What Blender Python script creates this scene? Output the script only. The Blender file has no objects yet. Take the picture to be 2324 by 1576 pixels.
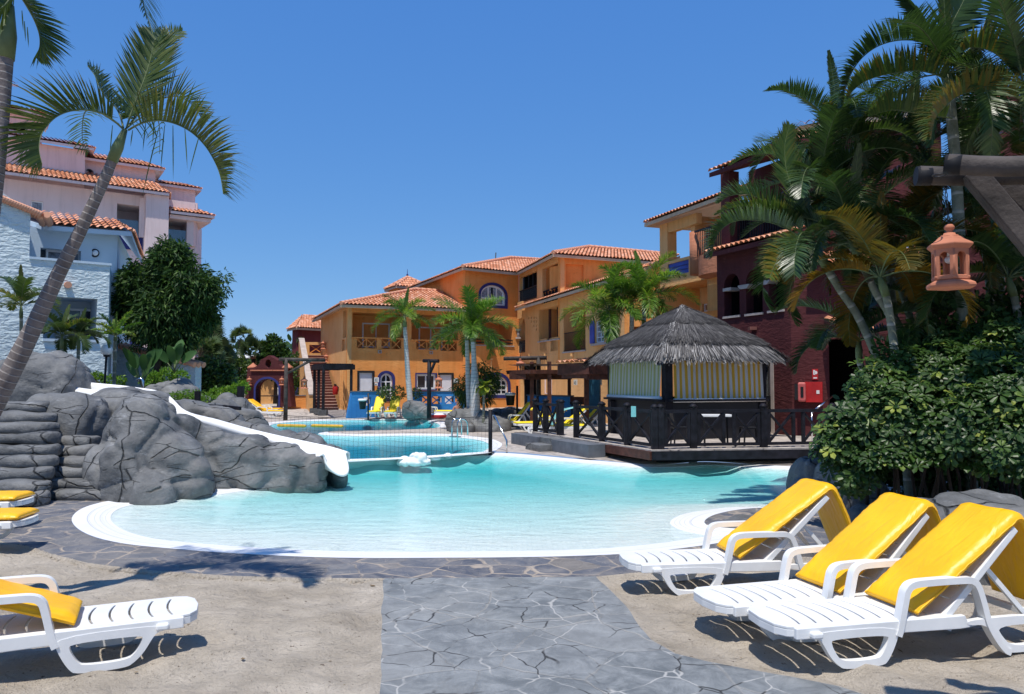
import bpy, bmesh, math, random
from mathutils import Vector, Matrix, noise, geometry
R = math.radians
sc = bpy.context.scene
# ---------------------------------------------------------------- camera, world, sun, exposure
FO, CX, CY, EYE = 1750.0, 1162.0, 788.0, 2.0
PITCH = math.atan(77 / FO)
cam = bpy.data.cameras.new('camera'); cam_o = bpy.data.objects.new('camera', cam)
sc.collection.objects.link(cam_o); sc.camera = cam_o
cam.sensor_width = 36; cam.lens = FO / 2324 * 36; cam.clip_start = .05; cam.clip_end = 3000
cam_o.location = (0, 0, EYE); cam_o.rotation_euler = (math.pi / 2 + PITCH, 0, 0)
SUN_EL = 70.0; SUN_DIR = Vector((.10, .36, -1)).normalized()     # direction the light travels
w = bpy.data.worlds.new("World"); sc.world = w; w.use_nodes = True
nt = w.node_tree; nt.nodes.clear()
sky = nt.nodes.new('ShaderNodeTexSky'); sky.sky_type = 'NISHITA'; sky.sun_disc = False
sky.sun_elevation = math.asin(-SUN_DIR.z); sky.sun_rotation = math.pi
sky.altitude = 0; sky.air_density = 0.75; sky.dust_density = 0.0; sky.ozone_density = 10.0
bg = nt.nodes.new('ShaderNodeBackground'); bg.inputs[1].default_value = 0.15
wo = nt.nodes.new('ShaderNodeOutputWorld')
sp_ = nt.nodes.new('ShaderNodeSeparateColor'); cb_ = nt.nodes.new('ShaderNodeCombineColor'); nt.links.new(sky.outputs[0], sp_.inputs[0])
for _i, (_a, _g) in enumerate(((.56, .80), (.60, .53), (.80, .24))):
    _p = nt.nodes.new('ShaderNodeMath'); _p.operation = 'MULTIPLY'; _p.inputs[1].default_value = .15
    _q = nt.nodes.new('ShaderNodeMath'); _q.operation = 'POWER'; _q.inputs[1].default_value = _g
    _r = nt.nodes.new('ShaderNodeMath'); _r.operation = 'MULTIPLY'; _r.inputs[1].default_value = _a / .15
    nt.links.new(sp_.outputs[_i], _p.inputs[0]); nt.links.new(_p.outputs[0], _q.inputs[0]); nt.links.new(_q.outputs[0], _r.inputs[0]); nt.links.new(_r.outputs[0], cb_.inputs[_i])
nt.links.new(cb_.outputs[0], bg.inputs[0]); nt.links.new(bg.outputs[0], wo.inputs[0])
sun = bpy.data.lights.new('sun', 'SUN'); sun.energy = 4.8; sun.angle = R(.53); sun.color = (1, .95, .87)
so = bpy.data.objects.new('sun', sun); sc.collection.objects.link(so)
so.rotation_euler = SUN_DIR.to_track_quat('-Z', 'Y').to_euler()
sc.view_settings.view_transform = 'Standard'; sc.view_settings.look = 'None'
sc.view_settings.exposure = 0.0; sc.view_settings.gamma = 1
sc.cycles.transparent_max_bounces = 24

# ---------------------------------------------------------------- pixel <-> world helpers (layout arithmetic)
_c, _s = math.cos(PITCH), math.sin(PITCH)
def ray(u, v):
    x = (u - CX) / FO; y = -(v - CY) / FO
    return Vector((x, _c - y * _s, _s + y * _c))
def az(u, v, z=0.0):
    d = ray(u, v); t = (z - EYE) / d.z
    return Vector((d.x * t, d.y * t, z))
def ad(u, v, Y):
    d = ray(u, v); t = Y / d.y
    return Vector((d.x * t, Y, EYE + d.z * t))
def gx(u, Y): return ad(u, 865, Y).x
def g2(u, Y): return Vector((gx(u, Y), Y))
def pxm(Y): return FO / Y
random.seed(7)
rnd = random.random
def U(a, b): return a + (b - a) * random.random()
def V(*a): return Vector(a)

# ---------------------------------------------------------------- materials
MATS = {}
class NT:
    def __init__(s, name):
        m = bpy.data.materials.new(name); m.use_nodes = True
        s.m = m; s.t = m.node_tree; s.t.nodes.clear()
        s.out = s.t.nodes.new('ShaderNodeOutputMaterial')
    def n(s, typ, **kw):
        nd = s.t.nodes.new('ShaderNode' + typ)
        for k, v in kw.items():
            if k.startswith('i_'):
                key = k[2:]
                key = int(key) if key.isdigit() else key.replace('_', ' ')
                if isinstance(v, tuple) and len(v) == 2 and hasattr(v[0], 'outputs'): s.t.links.new(v[0].outputs[v[1]], nd.inputs[key])
                elif hasattr(v, 'outputs'): s.t.links.new(v.outputs[0], nd.inputs[key])
                else: nd.inputs[key].default_value = v
            else: setattr(nd, k, v)
        return nd
    def link(s, a, ao, b, bi): s.t.links.new(a.outputs[ao], b.inputs[bi])
    def coord(s, kind='Object', scale=(1, 1, 1), rot=(0, 0, 0)):
        c = s.n('TexCoord'); mp = s.n('Mapping'); s.link(c, kind, mp, 0)
        mp.inputs['Scale'].default_value = scale; mp.inputs['Rotation'].default_value = rot
        return mp
    def noise(s, vec, scale=5, detail=4, rough=.55, dist=0):
        return s.n('TexNoise', i_Vector=vec, i_Scale=scale, i_Detail=detail, i_Roughness=rough, i_Distortion=dist)
    def ramp(s, fac, stops, interp='LINEAR'):
        r = s.n('ValToRGB'); e = r.color_ramp.elements; r.color_ramp.interpolation = interp
        while len(e) < len(stops): e.new(.5)
        for el, (p, c) in zip(e, stops): el.position = p; el.color = c if len(c) == 4 else (*c, 1)
        if isinstance(fac, tuple): s.link(fac[0], fac[1], r, 0)
        else: s.link(fac, 0, r, 0)
        return r
    def mix(s, fac, a, b, mode='MIX'):
        m = s.n('Mix', data_type='RGBA', blend_type=mode)
        for k, v in ((0, fac), (6, a), (7, b)):
            if isinstance(v, tuple) and len(v) == 2 and hasattr(v[0], 'outputs'): s.link(v[0], v[1], m, k)
            elif hasattr(v, 'outputs'):
                s.link(v, 2 if v.bl_idname == 'ShaderNodeMix' else 0, m, k)
            else:
                if k and len(v) == 3: v = (*v, 1)
                m.inputs[k].default_value = v
        return m
    def math(s, op, a, b=0.0):
        m = s.n('Math', operation=op)
        for k, v in ((0, a), (1, b)):
            if hasattr(v, 'outputs'): s.link(v, 0, m, k)
            elif isinstance(v, tuple): s.link(v[0], v[1], m, k)
            else: m.inputs[k].default_value = v
        return m
    def bump(s, h, strength=.4, dist=.02, prev=None):
        b = s.n('Bump'); b.inputs['Strength'].default_value = strength; b.inputs['Distance'].default_value = dist
        s.link(h, 2 if h.bl_idname == 'ShaderNodeMix' else 0, b, 'Height')
        if prev: s.link(prev, 0, b, 'Normal')
        return b
    def pbr(s, col, rough=.8, nrm=None, spec=.3, metal=0, **kw):
        p = s.n('BsdfPrincipled')
        if hasattr(col, 'outputs'): s.link(col, 2 if col.bl_idname == 'ShaderNodeMix' else 0, p, 'Base Color')
        else: p.inputs['Base Color'].default_value = (*col[:3], 1)
        if hasattr(rough, 'outputs'): s.link(rough, 0, p, 'Roughness')
        else: p.inputs['Roughness'].default_value = rough
        p.inputs['Specular IOR Level'].default_value = spec; p.inputs['Metallic'].default_value = metal
        if nrm: s.link(nrm, 0, p, 'Normal')
        for k, v in kw.items(): p.inputs[k.replace('_', ' ')].default_value = v
        s.link(p, 0, s.out, 0); s.p = p
        return p

def m_plain(name, col, rough=.6, var=.12, scale=3, bump=.15, bscale=40, spec=.3, metal=0, bd=.004):
    n = NT(name); c = n.coord()
    a = n.noise(c, scale, 5)
    dk = tuple(x * (1 - var * 2) for x in col); lt = tuple(min(1, x * (1 + var)) for x in col)
    r = n.ramp(a, [(.3, dk), (.7, lt)])
    b = n.bump(n.noise(c, bscale, 4), bump, bd)
    n.pbr(r, rough, b, spec, metal); return n.m

def m_plaster(name, col, col2, bump=.6, streak=True, bscale=5, bd=.03, worn=None):
    n = NT(name); c = n.coord()
    big = n.noise(c, .7, 5, .6)
    base = n.mix((n.ramp(big, [(.35, (0, 0, 0)), (.68, (1, 1, 1))]), 0), col, col2)
    st = n.noise(n.coord(scale=(3.2, 3.2, .25)), 1.6, 4, .6)
    base = n.mix((n.ramp(st, [(.5, (0, 0, 0)), (.8, (.45, .45, .45))]), 0), base, tuple(x * .62 for x in col)) if streak else base
    if worn:
        sp = n.noise(c, 3.5, 6, .65)
        base = n.mix((n.ramp(sp, [(.62, (0, 0, 0)), (.7, (.6, .6, .6))]), 0), base, worn)
    h1 = n.noise(n.coord(scale=(1, 1, 2.2)), bscale, 4, .5, .6); h2 = n.noise(c, 45, 3)
    b = n.bump(h1, bump, bd); b = n.bump(h2, .25, .004, b)
    n.pbr(base, .9, b, .15); return n.m

def m_leaf(name, stops, rough=.45, trans=.35, spec=.4, dark_tip=None):
    """uv.x = random per leaf, uv.y = along leaf"""
    n = NT(name); uv = n.n('UVMap'); sx = n.n('SeparateXYZ', i_Vector=uv)
    r = n.ramp((sx, 0), stops)
    if dark_tip:
        f = n.ramp((sx, 1), [(.55, (0, 0, 0)), (1, (1, 1, 1))])
        f2 = n.mix(.5, f, f)
        rr = n.ramp((sx, 0), [(.45, (0, 0, 0)), (.8, (1, 1, 1))])
        mm = n.n('Mix', data_type='RGBA', blend_type='MULTIPLY'); mm.inputs[0].default_value = 1
        n.link(f, 0, mm, 6); n.link(rr, 0, mm, 7)
        r = n.mix((mm, 2), r, dark_tip)
    p = n.pbr(r, rough, None, spec)
    tr = n.n('BsdfTranslucent'); g = n.mix(1.0, r, (1.15, 1.2, .55), 'MULTIPLY')
    n.link(g, 2, tr, 0)
    ms = n.n('MixShader'); ms.inputs[0].default_value = trans
    n.link(p, 0, ms, 1); n.link(tr, 0, ms, 2); n.link(ms, 0, n.out, 0)
    return n.m

def make_mats():
    M = MATS
    M['orange'] = m_plaster('orange_plaster', (.74, .275, .07), (.80, .36, .115), .55, worn=(.5, .22, .07))
    M['orange2'] = m_plaster('ochre_plaster', (.74, .38, .14), (.80, .46, .20), .55, worn=(.48, .26, .1))
    M['fascia'] = m_plaster('pale_eaves_plaster', (.52, .36, .24), (.6, .44, .31), .2)
    M['maroon'] = m_plaster('maroon_plaster', (.072, .021, .023), (.105, .03, .031), .8, worn=(.17, .06, .055))
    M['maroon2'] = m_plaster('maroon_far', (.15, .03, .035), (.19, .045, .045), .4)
    M['pink'] = m_plaster('pale_pink_plaster', (.70, .55, .52), (.76, .61, .58), .25, bscale=9, bd=.01)
    M['skyblue'] = m_plaster('pale_blue_plaster', (.53, .62, .64), (.59, .68, .70), 1.0, False, 4.5, .10)
    M['skyblue_s'] = m_plaster('smooth_pale_blue_plaster', (.46, .56, .64), (.50, .60, .68), .15, False)
    M['blue'] = m_plaster('bright_blue_plaster', (.035, .20, .52), (.05, .26, .6), .5, worn=(.03, .15, .4))
    M['navy'] = m_plain('navy_paint', (.03, .035, .16), .5)
    M['bluepanel'] = m_plain('blue_painted_boards', (.05, .09, .38), .6)
    M['tealpanel'] = m_plain('teal_board', (.02, .10, .17), .6)
    M['redplaster'] = m_plaster('reddish_plaster', (.42, .16, .09), (.5, .22, .13), .7, worn=(.3, .12, .08))
    M['white'] = m_plain('white_paint', (.78, .78, .78), .35, .04)
    M['plastic'] = m_plain('white_resin', (.80, .80, .785), .38, .05, 4, .1, 60, .4)
    M['black'] = m_plain('near_black', (.012, .012, .015), .5)
    M['dwood'] = m_plain('dark_stained_wood', (.014, .013, .018), .6, .35, 6, .5, 60, .2, bd=.006)
    M['rwood'] = m_plain('red_brown_wood', (.09, .032, .022), .6, .3, 5, .4, 50, .3, bd=.006)
    M['terra'] = m_plain('terracotta', (.50, .19, .11), .75, .1, 8, .15, 80, .2)
    M['iron'] = m_plain('dark_iron', (.02, .02, .022), .45)
    M['chrome'] = m_plain('brushed_steel', (.62, .64, .66), .18, .03, metal=1)
    M['concrete'] = m_plain('grey_render', (.13, .14, .16), .85, .15, 3, .5, 30)
    M['red'] = m_plain('red_painted_metal', (.42, .02, .02), .4)
    M['pinkred'] = m_plain('faded_red_plastic', (.55, .12, .11), .45)
    M['stairred'] = m_plain('red_brown_stair_tiles', (.19, .075, .06), .7, .15)
    M['treadm'] = m_plain('pale_stair_nosing', (.46, .30, .24), .7, .1)
    M['globe'] = m_plain('opal_globe', (.75, .76, .76), .2, .02, spec=.5)
    M['door'] = m_plain('white_door', (.72, .71, .74), .5, .04)
    M['paper'] = m_plain('paper_notice', (.7, .7, .68), .7, .1, 40)
    M['curtain'] = m_plain('net_curtain', (.30, .33, .38), .9, .3, 9)
    M['trim'] = m_plain('stone_trim', (.45, .38, .34), .8, .1)
    M['float'] = m_plain('yellow_float', (.75, .42, .05), .4)
    M['soil'] = m_plain('soil', (.06, .04, .03), .95, .3, 6, 1, 30, bd=.03)
    M['skin'] = m_plain('skin', (.42, .2, .13), .6, .06)
    M['hair'] = m_plain('dark_hair', (.015, .01, .008), .6)
    M['stone'] = m_plain('dark_capstone', (.10, .10, .10), .8, .2, 8, .6, 20, bd=.01)
    # glass
    n = NT('window_glass'); n.pbr((.03, .035, .045), .06, None, .6); M['glass'] = n.m
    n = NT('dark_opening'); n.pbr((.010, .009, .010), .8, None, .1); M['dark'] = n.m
    n = NT('clear_pane'); t = n.n('BsdfTransparent', i_Color=(.72, .8, .84, 1)); g = n.n('BsdfGlossy', i_Roughness=.03)
    ms = n.n('MixShader'); ms.inputs[0].default_value = .12; n.link(t, 0, ms, 1); n.link(g, 0, ms, 2); n.link(ms, 0, n.out, 0); M['clear'] = n.m
    # yellow cushion
    n = NT('yellow_vinyl'); c = n.coord()
    a = n.noise(c, 2.2, 5, .6)
    r = n.ramp(a, [(.3, (.88, .43, .003)), (.7, (.95, .515, .006))])
    wv = n.noise(n.coord(scale=(1, 3, 1)), 3.5, 3, .5, .8)
    b = n.bump(wv, .7, .025); b = n.bump(n.noise(c, 260, 2), .12, .001, b)
    n.pbr(r, .42, b, .45); M['yellow'] = n.m
    n = NT('lemon_cushion'); n.pbr((.88, .66, .02), .5, None, .3); M['lemon'] = n.m
    # roof tiles: uv = tile units
    n = NT('clay_roof_tiles'); uv = n.n('UVMap'); fl = n.n('VectorMath', operation='FLOOR', i_0=uv)
    wn = n.n('TexWhiteNoise', noise_dimensions='2D', i_Vector=fl)
    r = n.ramp(wn, [(0, (.46, .17, .085)), (.35, (.58, .235, .125)), (.7, (.66, .30, .17)), (1, (.70, .37, .25))])
    c = n.coord(); d = n.noise(c, 1.2, 5, .6)
    col = n.mix((n.ramp(d, [(.55, (0, 0, 0)), (.8, (.4, .4, .4))]), 0), r, (.34, .2, .14))
    n.pbr(col, .8, n.bump(n.noise(c, 60, 3), .3, .005), .2); M['tile'] = n.m
    # rock: carved grey concrete
    n = NT('carved_grey_rock'); c = n.coord()
    a = n.noise(c, 1.1, 8, .68); a2 = n.noise(n.coord(scale=(1, 1, 3)), 2.6, 8, .7, .8)
    r = n.ramp(a, [(.3, (.065, .067, .068)), (.5, (.145, .147, .147)), (.72, (.24, .24, .235))])
    r2 = n.mix((n.ramp(a2, [(.56, (0, 0, 0)), (.76, (.85, .85, .85))]), 0), r, (.34, .345, .355))
    tan = n.noise(c, .8, 5, .6); r2 = n.mix((n.ramp(tan, [(.55, (0, 0, 0)), (.78, (.45, .45, .45))]), 0), r2, (.16, .14, .12))
    ws = n.noise(c, 1.7, 3, .5)
    vv = n.mix(.22, n.coord(scale=(1, 1, .9)), (ws, 1))
    v1 = n.n('TexVoronoi', feature='DISTANCE_TO_EDGE', i_Scale=.62); n.link(vv, 2, v1, 'Vector')
    vv2 = n.mix(.12, n.coord(scale=(.5, .5, 2.6), rot=(.12, .1, 0)), (ws, 1))
    v2 = n.n('TexVoronoi', feature='DISTANCE_TO_EDGE', i_Scale=1.5); n.link(vv2, 2, v2, 'Vector')
    msk = n.ramp(n.noise(c, 2.3, 2, .5), [(.52, (1, 1, 1)), (.56, (0, 0, 0))])
    c1 = n.ramp(v1, [(0, (0, 0, 0)), (.007, (1, 1, 1))]); c2 = n.ramp(v2, [(0, (0, 0, 0)), (.013, (1, 1, 1))])
    c2m = n.mix(1.0, c2, msk, 'LIGHTEN')
    lines = n.mix(1.0, c1, c2m, 'MULTIPLY')
    col = n.mix(.66, r2, lines, 'MULTIPLY')
    b = n.bump(lines, 1.0, .035); b = n.bump(n.noise(c, 3.2, 9, .66), .85, .07, b); b = n.bump(n.noise(c, 26, 5, .6), .4, .008, b)
    n.pbr(col, .62, b, .28); M['rock'] = n.m
    # white plaster bubble rock
    n = NT('white_painted_render'); c = n.coord()
    n.pbr((.84, .84, .83), .55, n.bump(n.noise(c, 6, 4), .3, .03), .3); M['whiterock'] = n.m
    # sand
    n = NT('sand_grains'); c = n.coord()
    a = n.noise(c, 1.1, 5, .6); s2 = n.noise(c, 70, 3, .7)
    r = n.ramp(a, [(.3, (.42, .36, .285)), (.7, (.58, .51, .42))])
    r = n.mix((n.ramp(s2, [(.64, (0, 0, 0)), (.70, (.6, .6, .6))]), 0), r, (.12, .09, .07))
    r = n.mix((n.ramp(n.noise(c, 22, 2, .5), [(.70, (0, 0, 0)), (.73, (.8, .8, .8))]), 0), r, (.10, .07, .05))
    b = n.bump(n.noise(c, 3.6, 7, .66, .5), 1.0, .16); b = n.bump(n.noise(c, 16, 6, .7), .9, .035, b); b = n.bump(n.noise(c, 60, 4, .7), .6, .008, b)
    n.pbr(r, .95, b, .1); M['sand'] = n.m
    # flagstone (crazy paving, voronoi)
    def flag(name, scale, cols, mort, mw, stretch=(1, 1, 1), stain=None, seed=0., mvar=True, fine=0.):
        n = NT(name); c = n.coord(scale=stretch); c.inputs['Location'].default_value = (seed, seed * 1.7, 0)
        ws = n.noise(c, 2.4, 3, .5); vv = n.mix(.15, c, (ws, 1))
        v = n.n('TexVoronoi', feature='DISTANCE_TO_EDGE', i_Scale=scale); n.link(vv, 2, v, 'Vector')
        vc = n.n('TexVoronoi', feature='F1', i_Scale=scale); n.link(vv, 2, vc, 'Vector')
        sv = n.n('SeparateColor'); n.link(vc, 1, sv, 0)
        st = n.ramp((sv, 0), cols)
        g = n.noise(c, 3.4, 9, .72, .6); c2_ = n.mix(.10, c, (n.noise(c, 4, 2, .5), 1)); vf = n.n('TexVoronoi', feature='DISTANCE_TO_EDGE', i_Scale=scale * 2.3); n.link(c2_, 2, vf, 'Vector')
        st = n.mix((n.ramp(g, [(.42, (0, 0, 0)), (.75, (.8, .8, .8))]), 0), st, tuple(min(1, x * 1.75) for x in cols[-1][1]))
        mk = n.ramp(v, [(0, (1, 1, 1)), (mw, (1, 1, 1)), (mw * 1.6, (0, 0, 0))])
        if mvar:
            mm = n.ramp(n.noise(c, 1.9, 3, .6), [(.40, (.1, .1, .1)), (.6, (1, 1, 1))])
            mk2 = n.mix(1.0, mk, mm, 'MULTIPLY')
        else: mk2 = n.mix(1.0, mk, (1, 1, 1), 'MULTIPLY')
        if stain: st = n.mix((n.ramp(n.noise(c, .9, 5, .6), [(.5, (0, 0, 0)), (.75, (.6, .6, .6))]), 0), st, stain)
        col = n.mix((mk2, 2), st, mort)
        fcr = n.ramp(vf, [(0, (1, 1, 1)), (.010, (.8, .8, .8)), (.022, (0, 0, 0))]); fm = n.ramp(n.noise(c, 1.3, 4, .65), [(.38, (0, 0, 0)), (.50, (1, 1, 1))]); fcm = n.mix(1.0, fcr, fm, 'MULTIPLY')
        wsel = n.ramp(n.noise(c, 2.2, 3, .6), [(.47, (.035, .035, .035)), (.53, tuple(min(.7, x * 1.35) for x in mort))])
        col = n.mix((n.mix(fine, (0, 0, 0), fcm), 2), col, wsel)
        eff = n.ramp(n.noise(c, 7, 8, .75, .8), [(.60, (0, 0, 0)), (.76, (.28, .28, .28))]); eff2 = n.mix(1.0, eff, n.ramp(n.noise(c, .8, 3, .6), [(.5, (0, 0, 0)), (.65, (1, 1, 1))]), 'MULTIPLY')
        col = n.mix((n.mix(fine, (0, 0, 0), eff2), 2), col, (.5, .49, .46))
        hb = n.ramp(v, [(0, (0, 0, 0)), (mw * 1.5, (1, 1, 1))])
        b = n.bump(hb, .7, .012); b = n.bump(n.noise(c, 9, 7, .68), .5, .02, b)
        n.pbr(col, .7, b, .2); M[name] = n.m
    flag('slate_crazy_paving', 2.9, [(0, (.075, .084, .108)), (.5, (.11, .12, .145)), (.8, (.13, .138, .155)), (1, (.17, .155, .14))], (.38, .32, .26), .026, fine=.35)
    flag('grey_path_flagstones', 1.35, [(0, (.125, .138, .145)), (.6, (.165, .176, .182)), (1, (.205, .212, .212))], (.30, .295, .28), .009, stain=(.29, .29, .275), seed=4.3, fine=1.0)
    flag('pale_terrace_paving', 1.0, [(0, (.30, .26, .23)), (.6, (.36, .32, .285)), (1, (.42, .375, .335))], (.24, .21, .19), .02, stain=(.47, .40, .34), seed=9.1)
    flag('grey_terrace_slabs', 1.2, [(0, (.24, .235, .24)), (.6, (.30, .29, .285)), (1, (.34, .33, .32))], (.42, .38, .35), .02, stain=(.2, .2, .21), seed=2.1)
    # coping (white tiles with fine grooves, uv.x along, uv.y across 0..1)
    n = NT('white_pool_coping'); uv = n.n('UVMap'); sx = n.n('SeparateXYZ', i_Vector=uv)
    fx = n.math('FRACT', n.math('MULTIPLY', (sx, 0), 1.0)); fx2 = n.math('FRACT', n.math('MULTIPLY', (sx, 0), 12.0))
    j = n.ramp(fx, [(0, (0, 0, 0)), (.02, (1, 1, 1))])
    y1 = n.math('FRACT', n.math('MULTIPLY', (sx, 1), 7.0)); g2_ = n.ramp(y1, [(0, (0, 0, 0)), (.14, (1, 1, 1))])
    band = n.ramp((sx, 1), [(.38, (1, 1, 1)), (.385, (0, 0, 0)), (.40, (0, 0, 0)), (.405, (1, 1, 1))])
    inner = n.ramp((sx, 1), [(.40, (1, 1, 1)), (.41, (0, 0, 0))])
    gg = n.mix(1.0, g2_, inner, 'LIGHTEN')
    slot = n.mix(1.0, n.ramp(fx2, [(0, (0, 0, 0)), (.22, (1, 1, 1))]), n.ramp((sx, 1), [(.70, (1, 1, 1)), (.71, (0, 0, 0)), (.80, (0, 0, 0)), (.81, (1, 1, 1))]), 'LIGHTEN')
    ln = n.mix(1.0, band, gg, 'MULTIPLY'); ln = n.mix(1.0, ln, slot, 'MULTIPLY')
    col = n.mix((ln, 2), (.50, .52, .55), (.80, .80, .80))
    col = n.mix((n.ramp(n.noise(n.coord(), 3, 5, .6), [(.5, (0, 0, 0)), (.8, (.35, .35, .35))]), 0), col, (.62, .60, .57))
    n.pbr(col, .45, n.bump(ln, .5, .01), .4); M['coping'] = n.m
    # pool floor mosaics
    n = NT('pale_pool_mosaic'); c = n.coord(); br = n.n('TexBrick', i_Vector=c, i_Scale=8.0, i_Mortar_Size=.012)
    br.offset = 0; br.inputs['Color1'].default_value = (.66, .71, .70, 1); br.inputs['Color2'].default_value = (.72, .76, .75, 1); br.inputs['Mortar'].default_value = (.50, .60, .61, 1)
    br.inputs['Brick Width'].default_value = .5; br.inputs['Row Height'].default_value = .5
    n.pbr(br, .5, None, .3); M['floor1'] = n.m
    n = NT('blue_pool_mosaic'); c = n.coord(); br = n.n('TexBrick', i_Vector=c, i_Scale=8.0, i_Mortar_Size=.012)
    br.offset = 0; br.inputs['Color1'].default_value = (.42, .72, .74, 1); br.inputs['Color2'].default_value = (.48, .76, .78, 1); br.inputs['Mortar'].default_value = (.42, .66, .7, 1)
    br.inputs['Brick Width'].default_value = .5; br.inputs['Row Height'].default_value = .5
    n.pbr(br, .5, None, .3); M['floor2'] = n.m
    def water(name, tint, dens, bs, amt, sc1=2.2):
        n = NT(name); c = n.coord(scale=(.55, 1.4, 1))
        a = n.noise(c, sc1 * 1.6, 5, .6, 1.4); b2 = n.noise(c, sc1 * 6, 3, .55, .8)
        b = n.bump(a, bs, .10); b = n.bump(b2, bs * .8, .03, b)
        fr = n.n('Fresnel', i_IOR=1.33, i_Normal=b)
        tr = n.n('BsdfTransparent', i_Color=(*amt, 1)); gl = n.n('BsdfGlossy', i_Roughness=.02, i_Normal=b)
        fr2 = n.math('MULTIPLY', fr, .70)
        ms = n.n('MixShader', i_0=fr2, i_1=tr, i_2=gl); n.link(ms, 0, n.out, 0)
        va = n.n('VolumeAbsorption', i_Color=(*tint, 1), i_Density=dens); n.link(va, 0, n.out, 'Volume')
        M[name] = n.m
    water('beach_pool_water', (.20, .84, .86), 1.1, 1.0, (.97, 1, 1))
    water('deep_pool_water', (.03, .76, .82), 1.0, .5, (.95, 1, 1), 1.2)
    # thatch
    n = NT('dry_reed_thatch'); uv = n.n('UVMap'); mp = n.n('Mapping', i_Vector=uv); sx = n.n('SeparateXYZ', i_Vector=uv)
    r = n.ramp((sx, 0), [(0, (.04, .038, .04)), (.45, (.10, .096, .096)), (.8, (.19, .183, .18)), (1, (.40, .385, .375))])
    n.pbr(r, .9, None, .15); M['thatch'] = n.m
    # striped awnings
    def awn(name, c1, c2):
        n = NT(name); uv = n.n('UVMap'); sx = n.n('SeparateXYZ', i_Vector=uv)
        f = n.math('FRACT', (sx, 0)); r = n.ramp(f, [(0, c1), (.5, c2)], 'CONSTANT')
        wv = n.noise(n.coord(), 2, 3)
        p = n.pbr(r, .8, n.bump(wv, .3, .03), .1)
        tl = n.n('BsdfTranslucent'); n.link(r, 0, tl, 0); ms = n.n('MixShader'); ms.inputs[0].default_value = .25
        n.link(p, 0, ms, 1); n.link(tl, 0, ms, 2); n.link(ms, 0, n.out, 0); M[name] = n.m
    awn('striped_awning', (.66, .40, .06), (.62, .62, .60))
    awn('striped_awning_pale', (.50, .52, .22), (.66, .68, .58))
    # leaves
    G = lambda *a: a
    M['l_palm'] = m_leaf('palm_leaflets', [(0, (.035, .070, .020)), (.5, (.075, .120, .028)), (.82, (.13, .17, .03)), (1, (.26, .18, .03))], .38, .35, .5, (.20, .13, .04))
    M['l_royal'] = m_leaf('bright_palm_leaflets', [(0, (.06, .14, .02)), (.5, (.13, .25, .035)), (.85, (.24, .36, .06)), (1, (.34, .34, .10))], .4, .4, .4, (.28, .24, .06))
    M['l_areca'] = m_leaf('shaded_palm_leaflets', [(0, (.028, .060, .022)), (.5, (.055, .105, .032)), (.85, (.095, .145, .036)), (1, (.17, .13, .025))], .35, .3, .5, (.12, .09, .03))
    M['l_areca2'] = m_leaf('yellowing_palm_leaflets', [(0, (.07, .075, .018)), (.5, (.15, .10, .014)), (1, (.24, .12, .01))], .5, .4, .3)
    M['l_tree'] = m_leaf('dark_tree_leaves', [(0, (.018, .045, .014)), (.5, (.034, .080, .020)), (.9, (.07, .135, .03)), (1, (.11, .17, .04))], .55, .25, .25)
    M['l_scheff'] = m_leaf('glossy_shrub_leaves', [(0, (.016, .044, .010)), (.5, (.030, .070, .014)), (.86, (.058, .115, .020)), (.9, (.13, .20, .035)), (1, (.30, .34, .06))], .42, .25, .35)
    M['l_bush'] = m_leaf('shrub_leaves', [(0, (.02, .05, .015)), (.5, (.045, .09, .022)), (.9, (.10, .16, .03)), (1, (.2, .26, .06))], .45, .3, .4)
    M['l_lime'] = m_leaf('lime_shrub_leaves', [(0, (.07, .16, .02)), (.5, (.12, .25, .03)), (1, (.24, .38, .05))], .5, .4, .3)
    M['l_fan'] = m_leaf('fan_palm_leaves', [(0, (.03, .055, .022)), (.5, (.06, .10, .035)), (1, (.13, .17, .06))], .5, .3, .3)
    M['l_dry'] = m_leaf('dry_palm_skirt', [(0, (.12, .085, .05)), (.5, (.22, .16, .10)), (1, (.36, .27, .17))], .8, .2, .1)
    M['l_banana'] = m_leaf('broad_banana_leaves', [(0, (.04, .10, .03)), (1, (.09, .18, .05))], .4, .3, .4)
    M['l_variegated'] = m_leaf('yellow_green_leaves', [(0, (.13, .2, .02)), (1, (.45, .48, .05))], .5, .3, .3)
    # trunks
    def trunk(name, a, b, ring, rs, bstr=.8):
        n = NT(name); uv = n.n('UVMap'); sx = n.n('SeparateXYZ', i_Vector=uv); c = n.coord()
        ww = n.noise(c, 3, 3); yv = n.math('ADD', (sx, 1), n.math('MULTIPLY', ww, .35))
        f = n.math('FRACT', n.math('MULTIPLY', yv, rs))
        rg = n.ramp(f, [(0, ring), (.12, ring), (.2, (0, 0, 0)), (1, (0, 0, 0))])
        rgm = n.ramp(f, [(0, (1, 1, 1)), (.10, (1, 1, 1)), (.2, (0, 0, 0))])
        base = n.ramp(n.noise(c, 5, 7, .7), [(.3, a), (.7, b)])
        col = n.mix((rgm, 0), base, ring)
        b1 = n.bump(rgm, bstr, .03); b1 = n.bump(n.noise(c, 25, 4, .7), .6, .012, b1)
        n.pbr(col, .85, b1, .2); M[name] = n.m
    trunk('ringed_palm_trunk', (.09, .075, .072), (.24, .21, .20), (.36, .33, .31), 1.0)
    trunk('pale_palm_trunk', (.42, .41, .40), (.56, .55, .53), (.30, .29, .28), 1.4, .35)
    trunk('areca_trunk', (.10, .11, .07), (.24, .25, .2), (.34, .33, .28), .7, .5)
    M['crownshaft'] = m_plain('palm_crownshaft', (.13, .17, .07), .5, .25, 3, .2, 20)
    M['bark'] = m_plain('tree_bark', (.06, .045, .035), .9, .3, 5, .8, 25, bd=.02)
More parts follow.
